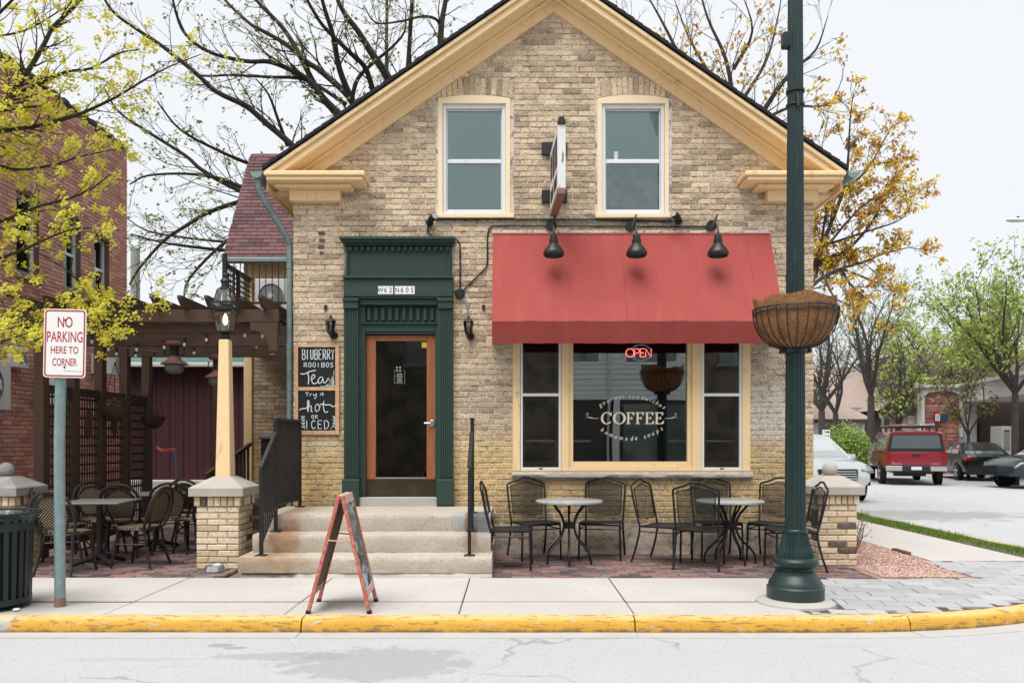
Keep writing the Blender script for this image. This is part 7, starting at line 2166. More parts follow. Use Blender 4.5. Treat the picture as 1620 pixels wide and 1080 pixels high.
CF = [(0.30, 0.7, 1.7, 0.85, 0.22, 0.06, 0.36, 0.2), (0.24, 0.3, 0.8, 0.85, 0.25, 0.05, 0.5, 0.15), (0.18, 0.12, 0.35, 0.8, 0.25, 0.05, 0.6, 0.3)]
rk2 = random.Random(6)
amber('budding_tree', 'bare tree with sparse orange buds rising above the right roof slope',
      [[(1150, 300), (1120, 190), (1080, 100), (1045, 30), (1010, -30)], [(1150, 300), (1160, 190), (1150, 100), (1120, 30), (1100, -40)], [(1150, 300), (1200, 190), (1249, 117), (1290, 80), (1310, 25)],
       [(1120, 190), (1060, 110), (1000, 50), (975, 10)], [(1160, 180), (1210, 100), (1230, 30), (1240, -30)], [(1190, 200), (1250, 170), (1310, 165), (1335, 120)], [(1130, 130), (1090, 60), (1060, -20)], [(1160, 110), (1190, 50), (1170, -20)]],
      9.0, 41, CF, 2, 0.085, keep=lambda p: rk2.random() < (0.55 if p.z < 11.3 else 0.12), base=(1150, 715), n_leaf=5, size=0.10, rad=0.09)
rk3 = random.Random(7)
amber('amber_maple', 'maple with yellow and amber leaves beside the right house corner',
      [[(1262, 480), (1291, 446), (1330, 425), (1366, 415), (1397, 402), (1444, 389)], [(1262, 480), (1300, 390), (1335, 300), (1342, 250), (1345, 190), (1350, 150)], [(1262, 480), (1290, 420), (1340, 395), (1380, 350), (1410, 290), (1425, 250)],
       [(1291, 440), (1300, 380), (1310, 300), (1300, 240), (1310, 190)], [(1300, 400), (1350, 340), (1390, 310), (1450, 300)], [(1330, 425), (1350, 455), (1380, 480), (1400, 500)], [(1335, 300), (1370, 270), (1400, 220), (1415, 190)], [(1330, 425), (1370, 440), (1400, 455)], [(1300, 390), (1360, 370), (1420, 350), (1440, 330)], [(1300, 430), (1320, 470), (1350, 485)]],
      6.5, 43, [(0.20, 0.5, 1.1, 0.85, 0.22, 0.04, 0.40, 0.12), (0.14, 0.2, 0.5, 0.85, 0.25, 0.04, 0.5, 0.15), (0.12, 0.08, 0.22, 0.8, 0.25, 0.05, 0.6, 0.3)], 2, 0.055,
      keep=lambda p: rk3.random() < (0.62 if p.z > 3.6 else 0.08), base=(1262, 800), n_leaf=10, rad=0.10, size=0.085)

# ---- trees along the far side of the side street
def grown(name, label, x, y, h, r, seed, fork_z, nl, spread, cfg, leafm, puffs, n_leaf, rad, size, bark='bark_grey', keep=1.0, lean=0.0, group=None, z0=-0.2, up=0.06):
    rg = random.Random(seed)
    t = root(name, label, 'tree', (x, y, z0), group)
    mb = MB()
    tips = []
    tr = curve_pts([(x, y, z0 - 0.1), (x + lean * 0.3, y, fork_z * 0.5), (x + lean, y, fork_z)], 4)
    limb_tube(mb, tr, r, r * 0.8, 10)
    for k in range(nl):
        a = 2 * PI * k / nl + rg.uniform(-.5, .5)
        sp = spread * rg.uniform(0.5, 1.1) if k else 0.15
        L = (h - fork_z) * rg.uniform(0.8, 1.05)
        pts = twig(rg, tr[-1], (math.cos(a) * sp, math.sin(a) * sp, 1.0), L, 7, 0.20, up)
        limb_tube(mb, pts, r * 0.55, r * 0.10)
        sprout(rg, mb, pts, r * 0.55, r * 0.10, 0, cfg, tips)
    mb.build('trunk', bark, t, smooth=True)
    if leafm:
        leaf_puffs(rg, [q for q in tips if rg.random() < keep], puffs, n_leaf, rad, size).build('crown', leafm, t, raw=True)
MINR[0] = 0.009
CG = [(0.40, 1.2, 3.0, 0.8, 0.2, 0.05, 0.42, 0.12), (0.32, 0.5, 1.3, 0.8, 0.25, 0.05, 0.5, 0.15), (0.24, 0.2, 0.6, 0.8, 0.25, 0.05, 0.6, 0.2)]
grown('street_tree', 'grey trunked tree with fresh green leaves behind the red pickup', fx(1378, 22), 22, 8.2, 0.16, 51, 3.2, 5, 0.75, CG, 'leaf_spring', 1, 4, 0.12, 0.11, keep=0.12)
grown('street_tree', 'twin stemmed bare tree in front of the white arched house', fx(1322, 25), 25, 6.6, 0.14, 52, 2.6, 4, 0.8, CG, 'leaf_spring', 1, 4, 0.12, 0.11, keep=0.06)
grown('street_tree', 'multi stemmed green tree between pickup and brick archway', fx(1422, 27), 27, 6.0, 0.13, 53, 1.2, 6, 0.55, CG, 'leaf_spring', 1, 5, 0.2, 0.15, keep=0.5)
grown('street_tree', 'broad tree covered in bright spring green beside the white canopy', fx(1606, 17), 17, 7.2, 0.13, 54, 3.0, 7, 0.95, CG, 'leaf_spring', 2, 5, 0.2, 0.13, keep=1.0)
grown('street_tree', 'slim young tree with dark amber leaves in front of the brick archway', fx(1532, 22), 22, 4.4, 0.07, 55, 1.6, 5, 0.8, [(0.3, 0.5, 1.2, 0.8, 0.2, 0.03, 0.42, 0.15), (0.2, 0.2, 0.5, 0.8, 0.25, 0.03, 0.5, 0.15)], 'leaf_dark', 3, 6, 0.2, 0.10)
grown('street_tree', 'airy spring green tree farther back behind the brick archway', fx(1500, 38), 38, 10.0, 0.2, 56, 3.0, 7, 1.0, CG, 'leaf_spring', 2, 5, 0.25, 0.18, keep=0.9)
grown('street_tree', 'pale green tree rising behind the tan roofed house', fx(1440, 44), 44, 10.0, 0.2, 57, 3.0, 6, 1.0, CG, 'leaf_spring', 1, 5, 0.25, 0.19, keep=0.8)
grown('street_tree', 'grey bare tree hidden partly by the coffee house corner', fx(1300, 32), 32, 9.0, 0.2, 58, 3.0, 6, 0.9, CG, 'leaf_spring', 1, 4, 0.2, 0.14, keep=0.1)
grown('street_tree', 'tall green tree beyond the brown mansard roof', fx(1590, 46), 46, 12.0, 0.22, 59, 4.0, 7, 1.0, CG, 'leaf_spring', 2, 5, 0.28, 0.2, keep=0.9)
grown('yard_tree', 'leafy young tree behind the maroon garage', fx(300, 22), 22, 6.5, 0.12, 60, 2.0, 5, 0.8, CG, 'leaf_bud', 1, 4, 0.12, 0.09, keep=0.4)
# far tree belts at the horizon, one mass each
def belt(label, x0, x1, y, h, seed, n, dens):
    rg = random.Random(seed)
    mb = MB()
    for i in range(n):
        x = rg.uniform(x0, x1); z = h * rg.random() ** 0.8 * (0.7 + 0.3 * math.sin(x * 0.35 + seed)); yy_ = y + rg.uniform(-3, 3)
        a = Vector((rg.uniform(-1, 1), rg.uniform(-1, 1), rg.uniform(-1, 1))).normalized(); e = a.orthogonal().normalized(); s_ = rg.uniform(.12, .4)
        p = Vector((x, yy_, z))
        mb.add([p - e * s_, p + a * s_ * .6, p + e * s_, p - a * s_ * .6], [(0, 1, 2, 3)], rg.random())
    tag(mb.build('tree_belt', 'leaf_dark', raw=True, kind='stuff'), label, 'trees')
belt('hazy bare wood far behind the parked cars', 18, 70, 78, 9, 3, 9000, 1)
belt('hazy bare wood far behind the maroon garage', -60, -8, 60, 6, 4, 7000, 1)
MINR[0] = 0.0018
# evergreen looking hedge and bare shrub
def shrub(name, label, c, rx, ry, rz, n, leafm, seed, size=0.07):
    rg = random.Random(seed)
    g = root(name, label, 'shrub', (c[0], c[1], c[2]))
    mb = MB()
    lob = [(Vector((rg.uniform(-.55, .55) * rx, rg.uniform(-.5, .5) * ry, rz * rg.uniform(.45, .65))), rg.uniform(.45, .65)) for _ in range(9)]
    for i in range(n):
        lc_, ls = rg.choice(lob)
        d = Vector((rg.gauss(0, 1), rg.gauss(0, 1), rg.gauss(0, 1))).normalized() * rg.uniform(.55, 1.05)
        p = Vector(c) + lc_ + Vector((d.x * rx * ls, d.y * ry * ls, d.z * rz * ls))
        if p.z < c[2]: continue
        a = Vector((rg.uniform(-1, 1), rg.uniform(-1, 1), rg.uniform(-1, 1))).normalized(); e = a.orthogonal().normalized(); s_ = size * rg.uniform(.6, 1.3)
        mb.add([p - e * s_ * .5, p + a * s_ * .4, p + e * s_ * .5, p - a * s_ * .4], [(0, 1, 2, 3)], rg.random())
    mb.build('foliage', leafm, g, raw=True)
    m = MB()
    for k in range(7):
        a = rg.uniform(0, 6.28)
        m.tube([(c[0] + .1 * math.cos(a), c[1] + .1 * math.sin(a), c[2] - .1), (c[0] + rx * .5 * math.cos(a), c[1] + ry * .5 * math.sin(a), c[2] + rz * .7)], [0.03, 0.012], 5)
    m.build('stems', 'bark_grey', g)
shrub('green_shrub', 'rounded bright green shrub between white car and red pickup', (fx(1340, 20), 20, -0.2), 1.0, 0.8, 1.9, 9000, 'leaf_shrub', 5, 0.075)
bs = root('bare_shrub', 'small leafless brown shrub beside the gravel corner pier', 'shrub', (4.28, 0.15, 0))
rg = random.Random(77)
m = MB(); tips = []
for k in range(26):
    a = rg.uniform(0, 6.28); sp = rg.uniform(.1, .5)
    p = twig(rg, (4.28 + .06 * math.cos(a), 0.15 + .06 * math.sin(a), -.02), (math.cos(a) * sp, math.sin(a) * sp, 1), rg.uniform(.35, .62), 5, .25, .02)
    limb_tube(m, p, .006, .002, 4); sprout(rg, m, p, .005, .002, 0, [(0.06, .06, .16, .8, .3, .05, .6, .2)], tips)
m.build('stems', 'twig_brown', bs)
leaf_puffs(rg, tips, 1, 2, .02, .02).build('buds', 'leaf_dark', bs, raw=True)
# ------------------------------------------------------------------ vehicles
def panel(mb, q, ma=0.1, mb_=0.1, mc=0.1, md=0.1, o=0.006):
    """inset panel on a quad q = (bottom left, bottom right, top right, top left); margins left, right, bottom, top"""
    q = [Vector(p) for p in q]
    def bl(u, v): return q[0] * (1 - u) * (1 - v) + q[1] * u * (1 - v) + q[2] * u * v + q[3] * (1 - u) * v
    n = (q[1] - q[0]).cross(q[3] - q[0]).normalized() * o
    c = [bl(ma, mc), bl(1 - mb_, mc), bl(1 - mb_, 1 - md), bl(ma, 1 - md)]
    a = [p + n for p in c]; b = [p - n for p in c]
    mb.add(a + b, [(0, 1, 2, 3), (0, 4, 5, 1), (1, 5, 6, 2), (2, 6, 7, 3), (3, 7, 4, 0)])
def car(name, label, cat, loc, heading, W, prof, zb, cabin, paint, wheels, wr, glassm='car_glass', rim='alloy', skirt=None):
    """prof: (x, top z, width factor) rear to front; cabin: rear base x, rear roof x, front roof x, front base x, belt z, roof z"""
    c = root(name, label, cat, (0, 0, 0))
    hw = W / 2
    rings = []
    for x, zt, wf in prof:
        w = hw * wf
        b = zb + (0.10 if wf < 0.9 else 0)
        half = [(w * .84, b), (w * .965, b + .10), (w, b + (zt - b) * .5), (w * .985, b + (zt - b) * .75), (w * .945, zt - .035), (w * .86, zt), (w * .4, zt + .018)]
        rings.append([(x, y, z) for y, z in half] + [(x, -y, z) for y, z in half[::-1]])
    MB().loft(rings).build('body', paint, c, smooth=True)
    x0, x1, x2, x3, bz, rz_ = cabin
    wb, wt = hw * .90, hw * .70
    st = [(x0, bz, wb), (x1, rz_ - .03, wt), (x1 + (x2 - x1) * .35, rz_, wt), (x1 + (x2 - x1) * .7, rz_ - .005, wt), (x2, rz_ - .045, wt), (x3, bz, wb)]
    m = MB()
    rings = []
    for x, z, w in st:
        k = (z - bz) / (rz_ - bz)
        xb = x
        rings.append([(xb, wb, bz - .06), (xb, wb, bz), (x, w + (.0), z), (x, w * .8, z + .03 * k), (x, -w * .8, z + .03 * k), (x, -w, z), (xb, -wb, bz), (xb, -wb, bz - .06)])
    m.loft(rings)
    m.build('cabin', paint, c, smooth=True)
    # glass
    m = MB(); panel(m, [(x3, wb, bz), (x3, -wb, bz), (x2, -wt, rz_ - .045), (x2, wt, rz_ - .045)], .05, .05, .04, .08, -0.008); m.build('windscreen', glassm, c)
    m = MB(); panel(m, [(x0, -wb, bz), (x0, wb, bz), (x1, wt, rz_ - .03), (x1, -wt, rz_ - .03)], .08, .08, .08, .12, -0.008); m.build('rear_window', glassm, c)
    for s_ in (1, -1):
        xs_ = [x1 + (x0 - x1) * 0.45, x1 + (x2 - x1) * .5, x3 + (x2 - x3) * .45]
        for k in range(2):
            lo0, lo1 = (xs_[0], xs_[1]) if k == 0 else (xs_[1], xs_[2])
            hi0 = x1 + .05 if k == 0 else xs_[1]; hi1 = xs_[1] if k == 0 else x2
            q = [(lo0, s_ * wb, bz), (lo1, s_ * wb, bz), (hi1, s_ * wt, rz_ - .04), (hi0, s_ * wt, rz_ - .04)]
            m = MB(); panel(m, q, .05, .05, .10, .14, -0.008 * s_); m.build('side_window', glassm, c)
        m = MB(); m.loft([[(x3 - .42 + dx, s_ * (hw + dy), bz + dz) for dx, dz in ((-.06, -.02), (.06, -.02), (.05, .1), (-.05, .1))] for dy in (-.02, .17)]); m.build('mirror', paint, c, bev=.02)
        for x in wheels:
            y = s_ * (hw - .115)
            MX = Matrix.Rotation(R(90) * -s_, 3, 'X')
            MB().lathe([(wr * 1.13, 0.0), (wr * 1.13, .016), (wr * .4, .016), (wr * .4, 0)], 26, (x, s_ * (hw - .008), wr), MX).build('wheel_arch', 'tyre', c)
            wl = MB().lathe([(wr * .68, -.10), (wr * .96, -.10), (wr, -.07), (wr, .07), (wr * .96, .10), (wr * .68, .10)], 26, (x, y + s_ * .04, wr), MX).build('wheel', 'tyre', c, smooth=True)
            MB().lathe([(0, .07), (wr * .2, .085), (wr * .22, .06), (wr * .6, .05), (wr * .66, .10), (wr * .70, .10), (wr * .70, -.05), (0, -.05)], 26, (x, y + s_ * .04, wr), MX).build('rim', 'black_metal', wl, smooth=True)
            m = MB()
            for k in range(5):
                a = 2 * PI * k / 5 + .3
                m.bar((x + wr * .12 * math.cos(a), y + s_ * .135, wr + wr * .12 * math.sin(a)), (x + wr * .68 * math.cos(a), y + s_ * .14, wr + wr * .68 * math.sin(a)), wr * .22, .03, up=(0, 1, 0))
            m.build('spokes', rim, wl)
    OFFC = loc
    c.location = loc
    c.rotation_euler = (0, 0, math.atan2(heading[1], heading[0]))
    return c
RDZ = -0.108
# pale crossover coming down the side street
suv = car('parked_suv', 'pale silver crossover with dark grille facing the street behind the pier', 'car', (fx(1383, 10) - 1.22, 11.8, RDZ), (0.03, -1), 1.95,
          [(-2.4, .95, .80), (-2.3, 1.05, .93), (-1.6, 1.10, 1), (-.4, 1.08, 1), (.9, 1.06, 1), (1.5, 1.04, .99), (2.0, .96, .96), (2.28, .84, .88), (2.42, .66, .80)], .30,
          (-2.25, -1.6, .25, 1.25, 1.06, 1.68), 'car_white', (-1.45, 1.45), .37, 'car_glass_light')
box('grille', 'black_plastic', suv, 2.30, 2.445, -.48, .48, .55, .82, bev=.02)
for k in range(4): box('grille_bar', 'chrome', suv, 2.446, 2.455, -.46 + k * .012, .46 - k * .012, .58 + k * .058, .60 + k * .058)
for s_ in (-1, 1):
    MB().prism([(2.10, .80), (2.36, .72), (2.34, .80), (2.12, .90)], s_ * .60, s_ * .90, 'y').build('headlight', 'car_glass', suv)
    box('headlamp_lens', 'chrome', suv, 2.30, 2.345, min(s_ * .66, s_ * .80), max(s_ * .66, s_ * .80), .75, .81)
    MB().prism([(2.0, .42), (2.40, .42), (2.40, .50), (2.0, .56)], s_ * .55, s_ * .80, 'y').build('fog_recess', 'black_plastic', suv)
box('lower_intake', 'black_plastic', suv, 1.9, 2.415, -.72, .72, .26, .37, bev=.03); box('bumper_trim', 'chrome', suv, 2.40, 2.43, -.66, .66, .375, .40)
# red pickup with topper and ladders
pk_rear = Vector((fx(1449, 16.9), 16.9, RDZ)); hd_ = Vector((.28, .96, 0)).normalized()
pk = car('pickup_truck', 'red pickup truck with matching topper and ladders on its roof rack', 'pickup', tuple(pk_rear + hd_ * 2.85), (hd_.x, hd_.y), 1.92,
         [(-2.85, 1.10, .97), (-2.80, 1.14, .99), (-1.2, 1.14, 1), (-.2, 1.14, 1), (.9, 1.13, 1), (1.6, 1.10, .99), (2.5, 1.04, .97), (2.85, .92, .9)], .48,
         (-.5, -.35, .55, 1.25, 1.12, 1.84), 'car_red', (-1.75, 1.75), .38)
m = MB()
m.loft([[(x, .92, 1.13), (x, .80, z), (x, .6, z + .05), (x, -.6, z + .05), (x, -.80, z), (x, -.92, 1.13)] for x, z in ((-2.82, 1.76), (-2.7, 1.80), (-.42, 1.82))])
m.build('topper', 'car_red', pk, smooth=True)
m = MB(); panel(m, [(-2.822, -.92, 1.13), (-2.822, .92, 1.13), (-2.822, .80, 1.76), (-2.822, -.80, 1.76)], .02, .02, .02, .04, -.006); m.build('topper_door', 'black_plastic', pk)
m = MB(); panel(m, [(-2.83, -.92, 1.13), (-2.83, .92, 1.13), (-2.83, .80, 1.76), (-2.83, -.80, 1.76)], .07, .07, .20, .10, -.006); m.build('rear_glass', 'car_glass', pk)
for s_ in (-1, 1):
    m = MB(); panel(m, [(-2.6, s_ * .92, 1.13), (-.55, s_ * .92, 1.13), (-.55, s_ * .80, 1.8), (-2.6, s_ * .80, 1.79)], .04, .04, .12, .14, -.008 * s_); m.build('topper_window', 'car_glass_light', pk)
    box('tail_light', 'tail_dark', pk, -2.875, -2.80, min(s_ * .82, s_ * .955), max(s_ * .82, s_ * .955), .72, 1.13, bev=.01)
    box('bumper_end', 'chrome', pk, -2.96, -2.86, min(s_ * .42, s_ * .95), max(s_ * .42, s_ * .95), .50, .66, bev=.02)
box('tailgate', 'car_red', pk, -2.87, -2.84, -.80, .80, .68, 1.12, bev=.01)
box('tailgate_handle', 'black_plastic', pk, -2.885, -2.871, -.13, .13, .98, 1.07, bev=.01)
box('bumper', 'black_plastic', pk, -2.95, -2.85, -.44, .44, .46, .67, bev=.02)
box('license_plate', 'plate', pk, -2.962, -2.951, -.16, .16, .53, .64)
m = MB(); m.box(-2.873, -2.8705, .42, .76, .72, .74); m.box(-2.873, -2.8705, .66, .72, .75, .77); m.box(-2.873, -2.8705, -.70, -.48, .73, .75); m.build('badge', 'chrome', pk)
for x in (-2.5, -1.4, -.3): box('rack_bar', 'black_metal', pk, x - .03, x + .03, -.82, .82, 1.97, 2.02); 
for x in (-2.5, -1.4, -.3):
    for s_ in (-.7, .7): box('rack_post', 'black_metal', pk, x - .03, x + .03, s_ - .03, s_ + .03, 1.82, 1.969)
box('differential', 'black_metal', pk, -1.9, -1.6, -.5, .5, .28, .42)
box('chassis', 'black_metal', pk, -2.7, 2.4, -.6, .6, .40, .50)
def on_truck(o): o.parent = None; o.location = pk.location; o.rotation_euler = pk.rotation_euler; return o
ld = root('ladder', 'aluminium ladder lying on the pickup roof rack', 'ladder', (0, 0, 0))
for y in (-.55, -.15): MB().box(-2.75, .2, y - .02, y + .02, 2.022, 2.10).build('rail', 'aluminium', ld)
for k in range(10): MB().box(-2.6 + k * .29, -2.57 + k * .29, -.53, -.17, 2.045, 2.075).build('rung', 'aluminium', ld)
on_truck(ld)
l2 = root('timber_plank', 'orange timber plank lying on the pickup roof rack', 'plank', (0, 0, 0))
MB().box(-2.4, .9, .25, .34, 2.022, 2.09).build('plank', 'ladder_wood', l2); MB().box(-2.3, .8, .45, .54, 2.022, 2.07).build('plank', 'ladder_wood', l2)
on_truck(l2)
# black sedan seen from behind
sd_rear = Vector((fx(1568, 19.6), 19.6, RDZ)); h2 = Vector((.22, .975, 0)).normalized()
sd = car('parked_sedan', 'black sedan parked behind the red pickup with one red tail light showing', 'car', tuple(sd_rear + h2 * 2.3), (h2.x, h2.y), 1.82,
         [(-2.3, .90, .86), (-2.22, .98, .94), (-1.7, 1.01, .99), (-.6, .98, 1), (.8, .95, 1), (1.5, .88, .98), (2.1, .76, .9), (2.3, .62, .8)], .24,
         (-1.75, -.95, .25, 1.05, .98, 1.43), 'car_black', (-1.42, 1.40), .33, 'car_glass')
for s_ in (-1, 1): box('tail_light', 'tail_red', sd, -2.30, -2.10, min(s_ * .45, s_ * .86), max(s_ * .45, s_ * .86), .78, .90, bev=.02)
box('license_plate', 'plate', sd, -2.315, -2.30, -.24, .24, .62, .73)
# dark slate SUV at the right edge
ds2 = car('slate_suv', 'dark slate sport utility car parked side-on at the edge of the lot', 'car', (fx(1578, 15.2) + 2.55, 15.2 + .55, RDZ), (-0.99, -0.1), 1.88,
          [(-2.3, .95, .85), (-2.2, 1.02, .95), (-1.2, 1.05, 1), (.3, 1.04, 1), (1.2, 1.02, 1), (1.8, .97, .97), (2.2, .86, .88), (2.36, .7, .8)], .30,
          (-2.1, -1.55, .35, 1.15, 1.03, 1.62), 'car_slate', (-1.35, 1.42), .36, 'car_glass_light')
for s_ in (-1, 1): box('side_trim', 'chrome', ds2, -.9, 1.0, min(s_ * .935, s_ * .955), max(s_ * .935, s_ * .955), .50, .54)

# ------------------------------------------------------------------ far buildings on the right
b1 = root('arched_house', 'white house with tan shingle roof and shallow arched opening behind the pale crossover', 'building', (15, 36, -0.2))
y1 = 34.0
X0_, X1_ = 8.0, fx(1368, y1)
ax0, ax1 = fx(1302, y1), fx(1345, y1)
zt_ = fz(668, y1)
arc = [(ax0, -0.2)] + [(ax0 + (ax1 - ax0) * k / 10, fz(677, y1) + .38 * math.sin(PI * k / 10)) for k in range(11)] + [(ax1, -0.2)]
m = MB()
m.box(X0_, ax0, y1, y1 + .3, -0.2, zt_ + .3); m.box(ax1, X1_, y1, y1 + .3, -0.2, zt_ + .3)
for (p, q) in zip(arc[1:-2], arc[2:-1]): m.prism([p, q, (q[0], zt_ + .3), (p[0], zt_ + .3)], y1, y1 + .3, 'y')
m.build('wall', 'white_stucco', b1)
box('recess', 'tan_stucco', b1, ax0 - .2, ax1 + .2, y1 + 1.0, y1 + 1.1, -0.2, zt_ + .2)
box('wall', 'white_stucco', b1, X1_ - .3, X1_ - .001, y1 + .3, y1 + 9, -.2, zt_ + .3)
ez_ = fz(663, y1)
zr_ = fz(602, y1 + 5)
m = MB()
e0, e1 = X0_ - .5, X1_ + .25
m.add([(e0, y1 - .5, ez_), (e1, y1 - .5, ez_), (e1 - 2.4, y1 + 5, zr_), (e0, y1 + 5, zr_), (e1, y1 + 10, ez_), (e0, y1 + 10, ez_)], [(0, 1, 2, 3), (1, 4, 2), (3, 2, 4, 5)])
m.build('roof', 'shingle_tan', b1)
box('fascia', 'brown_trim', b1, e0, e1, y1 - .55, y1 - .48, ez_ - .22, ez_)
MB().tube([(X1_ - .15, y1 - .06, -.2), (X1_ - .15, y1 - .06, ez_ - .3)], .08, 8).build('downpipe', 'white_metal', b1)
b2 = root('gabled_lodge', 'low brown lodge with steep gables behind the street trees', 'building', (22, 38, -0.2))
y2 = 37.0
box('wall', 'brown_trim', b2, fx(1371, y2), fx(1392, y2), y2, y2 + 6, -.2, fz(655, y2))
box('wall', 'tan_stucco', b2, fx(1392, y2), fx(1460, y2), y2 + .2, y2 + 6, -.2, fz(652, y2))
box('sign_band', 'white_stucco', b2, fx(1438, y2), fx(1462, y2), y2 + .1, y2 + .19, fz(670, y2), fz(657, y2))
gx0, gx1, gxc = fx(1384, y2), fx(1420, y2), fx(1405, y2)
MB().prism([(gx0, fz(652, y2)), (gxc, fz(634, y2)), (gx1, fz(650, y2)), (gx1, fz(655, y2)), (gx0, fz(656, y2))], y2 - .6, y2 + 5, 'y').build('gable', 'brown_trim', b2)
m = MB(); m.add([(gx0 - .3, y2 - .9, fz(650, y2)), (gxc, y2 - .9, fz(631, y2)), (gxc, y2 + 6, fz(631, y2)), (gx0 - .3, y2 + 6, fz(650, y2)), (gx0 - .3, y2 - .9, fz(652, y2)), (gxc, y2 - .9, fz(633, y2))], [(0, 1, 2, 3), (0, 4, 5, 1)]); m.build('roof', 'shingle_tan', b2)
box('roof_band', 'brown_trim', b2, fx(1420, y2), fx(1465, y2), y2 - .4, y2 + 6, fz(652, y2), fz(640, y2))
MB().prism([(y2 + 2, fz(642, y2)), (y2 + 7, fz(580, y2 + 7)), (y2 + 7.2, fz(580, y2 + 7) - .2), (y2 + 2, fz(642, y2) - .2)], fx(1345, y2), fx(1470, y2), 'x').build('main_roof', 'shingle_tan', b2)
box('window', 'car_glass', b2, fx(1398, y2), fx(1409, y2), y2 + .12, y2 + .19, fz(675, y2), fz(664, y2))
MB().tube(curve_pts([(fx(1384, y2), y2 - .6, fz(655, y2)), (fx(1388, y2), y2 - .4, fz(660, y2)), (fx(1397, y2), y2 + .1, fz(664, y2)), (fx(1398, y2), y2 + .1, -.2)], 4), .07, 6).build('downpipe', 'white_metal', b2)
# drive-through with brick arch
y3 = 26.0
b3 = root('drive_through', 'white drive-through canopy with red brick arched wall and bank sign', 'building', (20, 26, -0.2))
xa_, xb_ = fx(1458, y3), fx(1524, y3)
ztp, zbm = fz(613, y3), fz(636, y3)
ia, ib = fx(1463, y3), fx(1520, y3)
def arch_z(x): t = (x - ia) / (ib - ia) * 2 - 1; return fz(630, y3) + (fz(617.5, y3) - fz(630, y3)) * math.sqrt(max(0, 1 - t * t * .92))
m = MB()
m.box(xa_, ia, y3, y3 + .4, -.2, ztp); m.box(ib, xb_, y3, y3 + .4, -.2, ztp)
n = 14
for k in range(n):
    p, q = ia + (ib - ia) * k / n, ia + (ib - ia) * (k + 1) / n
    m.prism([(p, arch_z(p)), (q, arch_z(q)), (q, ztp), (p, ztp)], y3, y3 + .4, 'y')
m.build('arch_frame', 'white_stucco', b3)
rgb = random.Random(91)
recs = courses(-0.2, 3.7, 0.075, 0.21, .012, lambda v: [(ia, ib)] if v < arch_z(ia) else ([(ia + (ib - ia) * (.5 - .5 * math.sqrt(max(0, 1 - ((v - fz(630, y3)) / (fz(617.5, y3) - fz(630, y3))) ** 2))), ib - (ib - ia) * (.5 - .5 * math.sqrt(max(0, 1 - ((v - fz(630, y3)) / (fz(617.5, y3) - fz(630, y3))) ** 2))))] if v < fz(618.5, y3) else []), rgb)
box('infill', 'red_mortar', b3, ia, ib, y3 + .15, y3 + .3, -.2, fz(619, y3))
lay_bricks(recs, (0, y3 + .13, 0), XA, ZA, Vector((0, -1, 0)), 'far_brick', b3, rgb, n_parts=0, d=.03, c=.004, stuff='brickwork', size=(.2, .063))
box('cornice', 'white_stucco', b3, xa_ - .12, xb_ + .05, y3 - .12, y3 + .45, ztp + .001, ztp + .14)
dc = Vector((-.19, -.98, 0)).normalized(); pc = Vector((-dc.y, dc.x, 0))
if pc.x < 0: pc = -pc
def canopy(name, mt, t0, t1, n0, n1, z0, z1):
    b_ = Vector((xb_ - .02, y3 + .3, 0))
    vs = [b_ + dc * t + pc * n_ + ZA * z for z in (z0, z1) for n_ in (n0, n1) for t in (t0, t1)]
    MB().add(vs, [(0, 2, 3, 1), (4, 5, 7, 6), (0, 1, 5, 4), (2, 6, 7, 3), (0, 4, 6, 2), (1, 3, 7, 5)]).build(name, mt, b3)
canopy('canopy', 'white_stucco', 0, 9, .03, 7, zbm, ztp + .05)
canopy('canopy_cornice', 'white_stucco', 0, 9, -.12, 7.1, ztp + .051, ztp + .19)
box('column', 'concrete_grey', b3, xb_ + .02, xb_ + .55, y3 - .1, y3 + .5, -.2, zbm - .001)
box('back_wall', 'brown_trim', b3, xb_ + .56, 30, y3 + .6, y3 + .9, -.2, zbm + .5)
box('back_panel', 'brown_trim', b3, fx(1560, y3), fx(1570, y3), y3 + .5, y3 + .59, -.2, 2.2)
sx0, sx1, sxm = fx(1480, y3), fx(1500, y3), fx(1487.2, y3)
bs_ = root('bank_sign', 'small red, white and blue bank sign on the brick arch', 'sign', ((sx0 + sx1) / 2, y3, fz(667, y3)))
box('red_panel', 'bank_red', bs_, sx0, sxm, y3 + .02, y3 + .125, fz(667.5, y3), fz(652, y3))
box('white_panel', 'sign_white', bs_, sx0, sxm, y3 + .01, y3 + .0195, fz(665, y3), fz(654.8, y3))
for ch, q in (('U', .29), ('S', .71)):
    m = MB(); put_text(m, ch, sx0 + (sxm - sx0) * q, y3 + .008, fz(663, y3), fz(656, y3) - fz(663, y3), width=(sxm - sx0) * .34, offset=.02); m.build('letter', 'bank_blue', bs_)
box('blue_panel', 'bank_blue', bs_, sxm + .002, sx1, y3 + .02, y3 + .125, fz(664.2, y3), fz(654, y3))
nb_ = root('night_box', 'small pale blue night deposit box on the brick arch wall', 'box', (fx(1518.5, y3), y3, fz(693, y3)))
box('case', 'box_blue', nb_, fx(1516, y3), fx(1521, y3), y3 - .12, y3 - .002, fz(693, y3), fz(686, y3), bev=.02)
box('face', 'sign_white', nb_, fx(1517, y3), fx(1520, y3), y3 - .13, y3 - .121, fz(690, y3), fz(687, y3))
y4 = 36.0
b4 = root('mansard_building', 'long building with brown mansard roof rising behind the white canopy', 'building', (28, 38, -0.2))
box('wall', 'tan_stucco', b4, fx(1462, y4), 44, y4, y4 + 8, -.2, fz(640, y4))
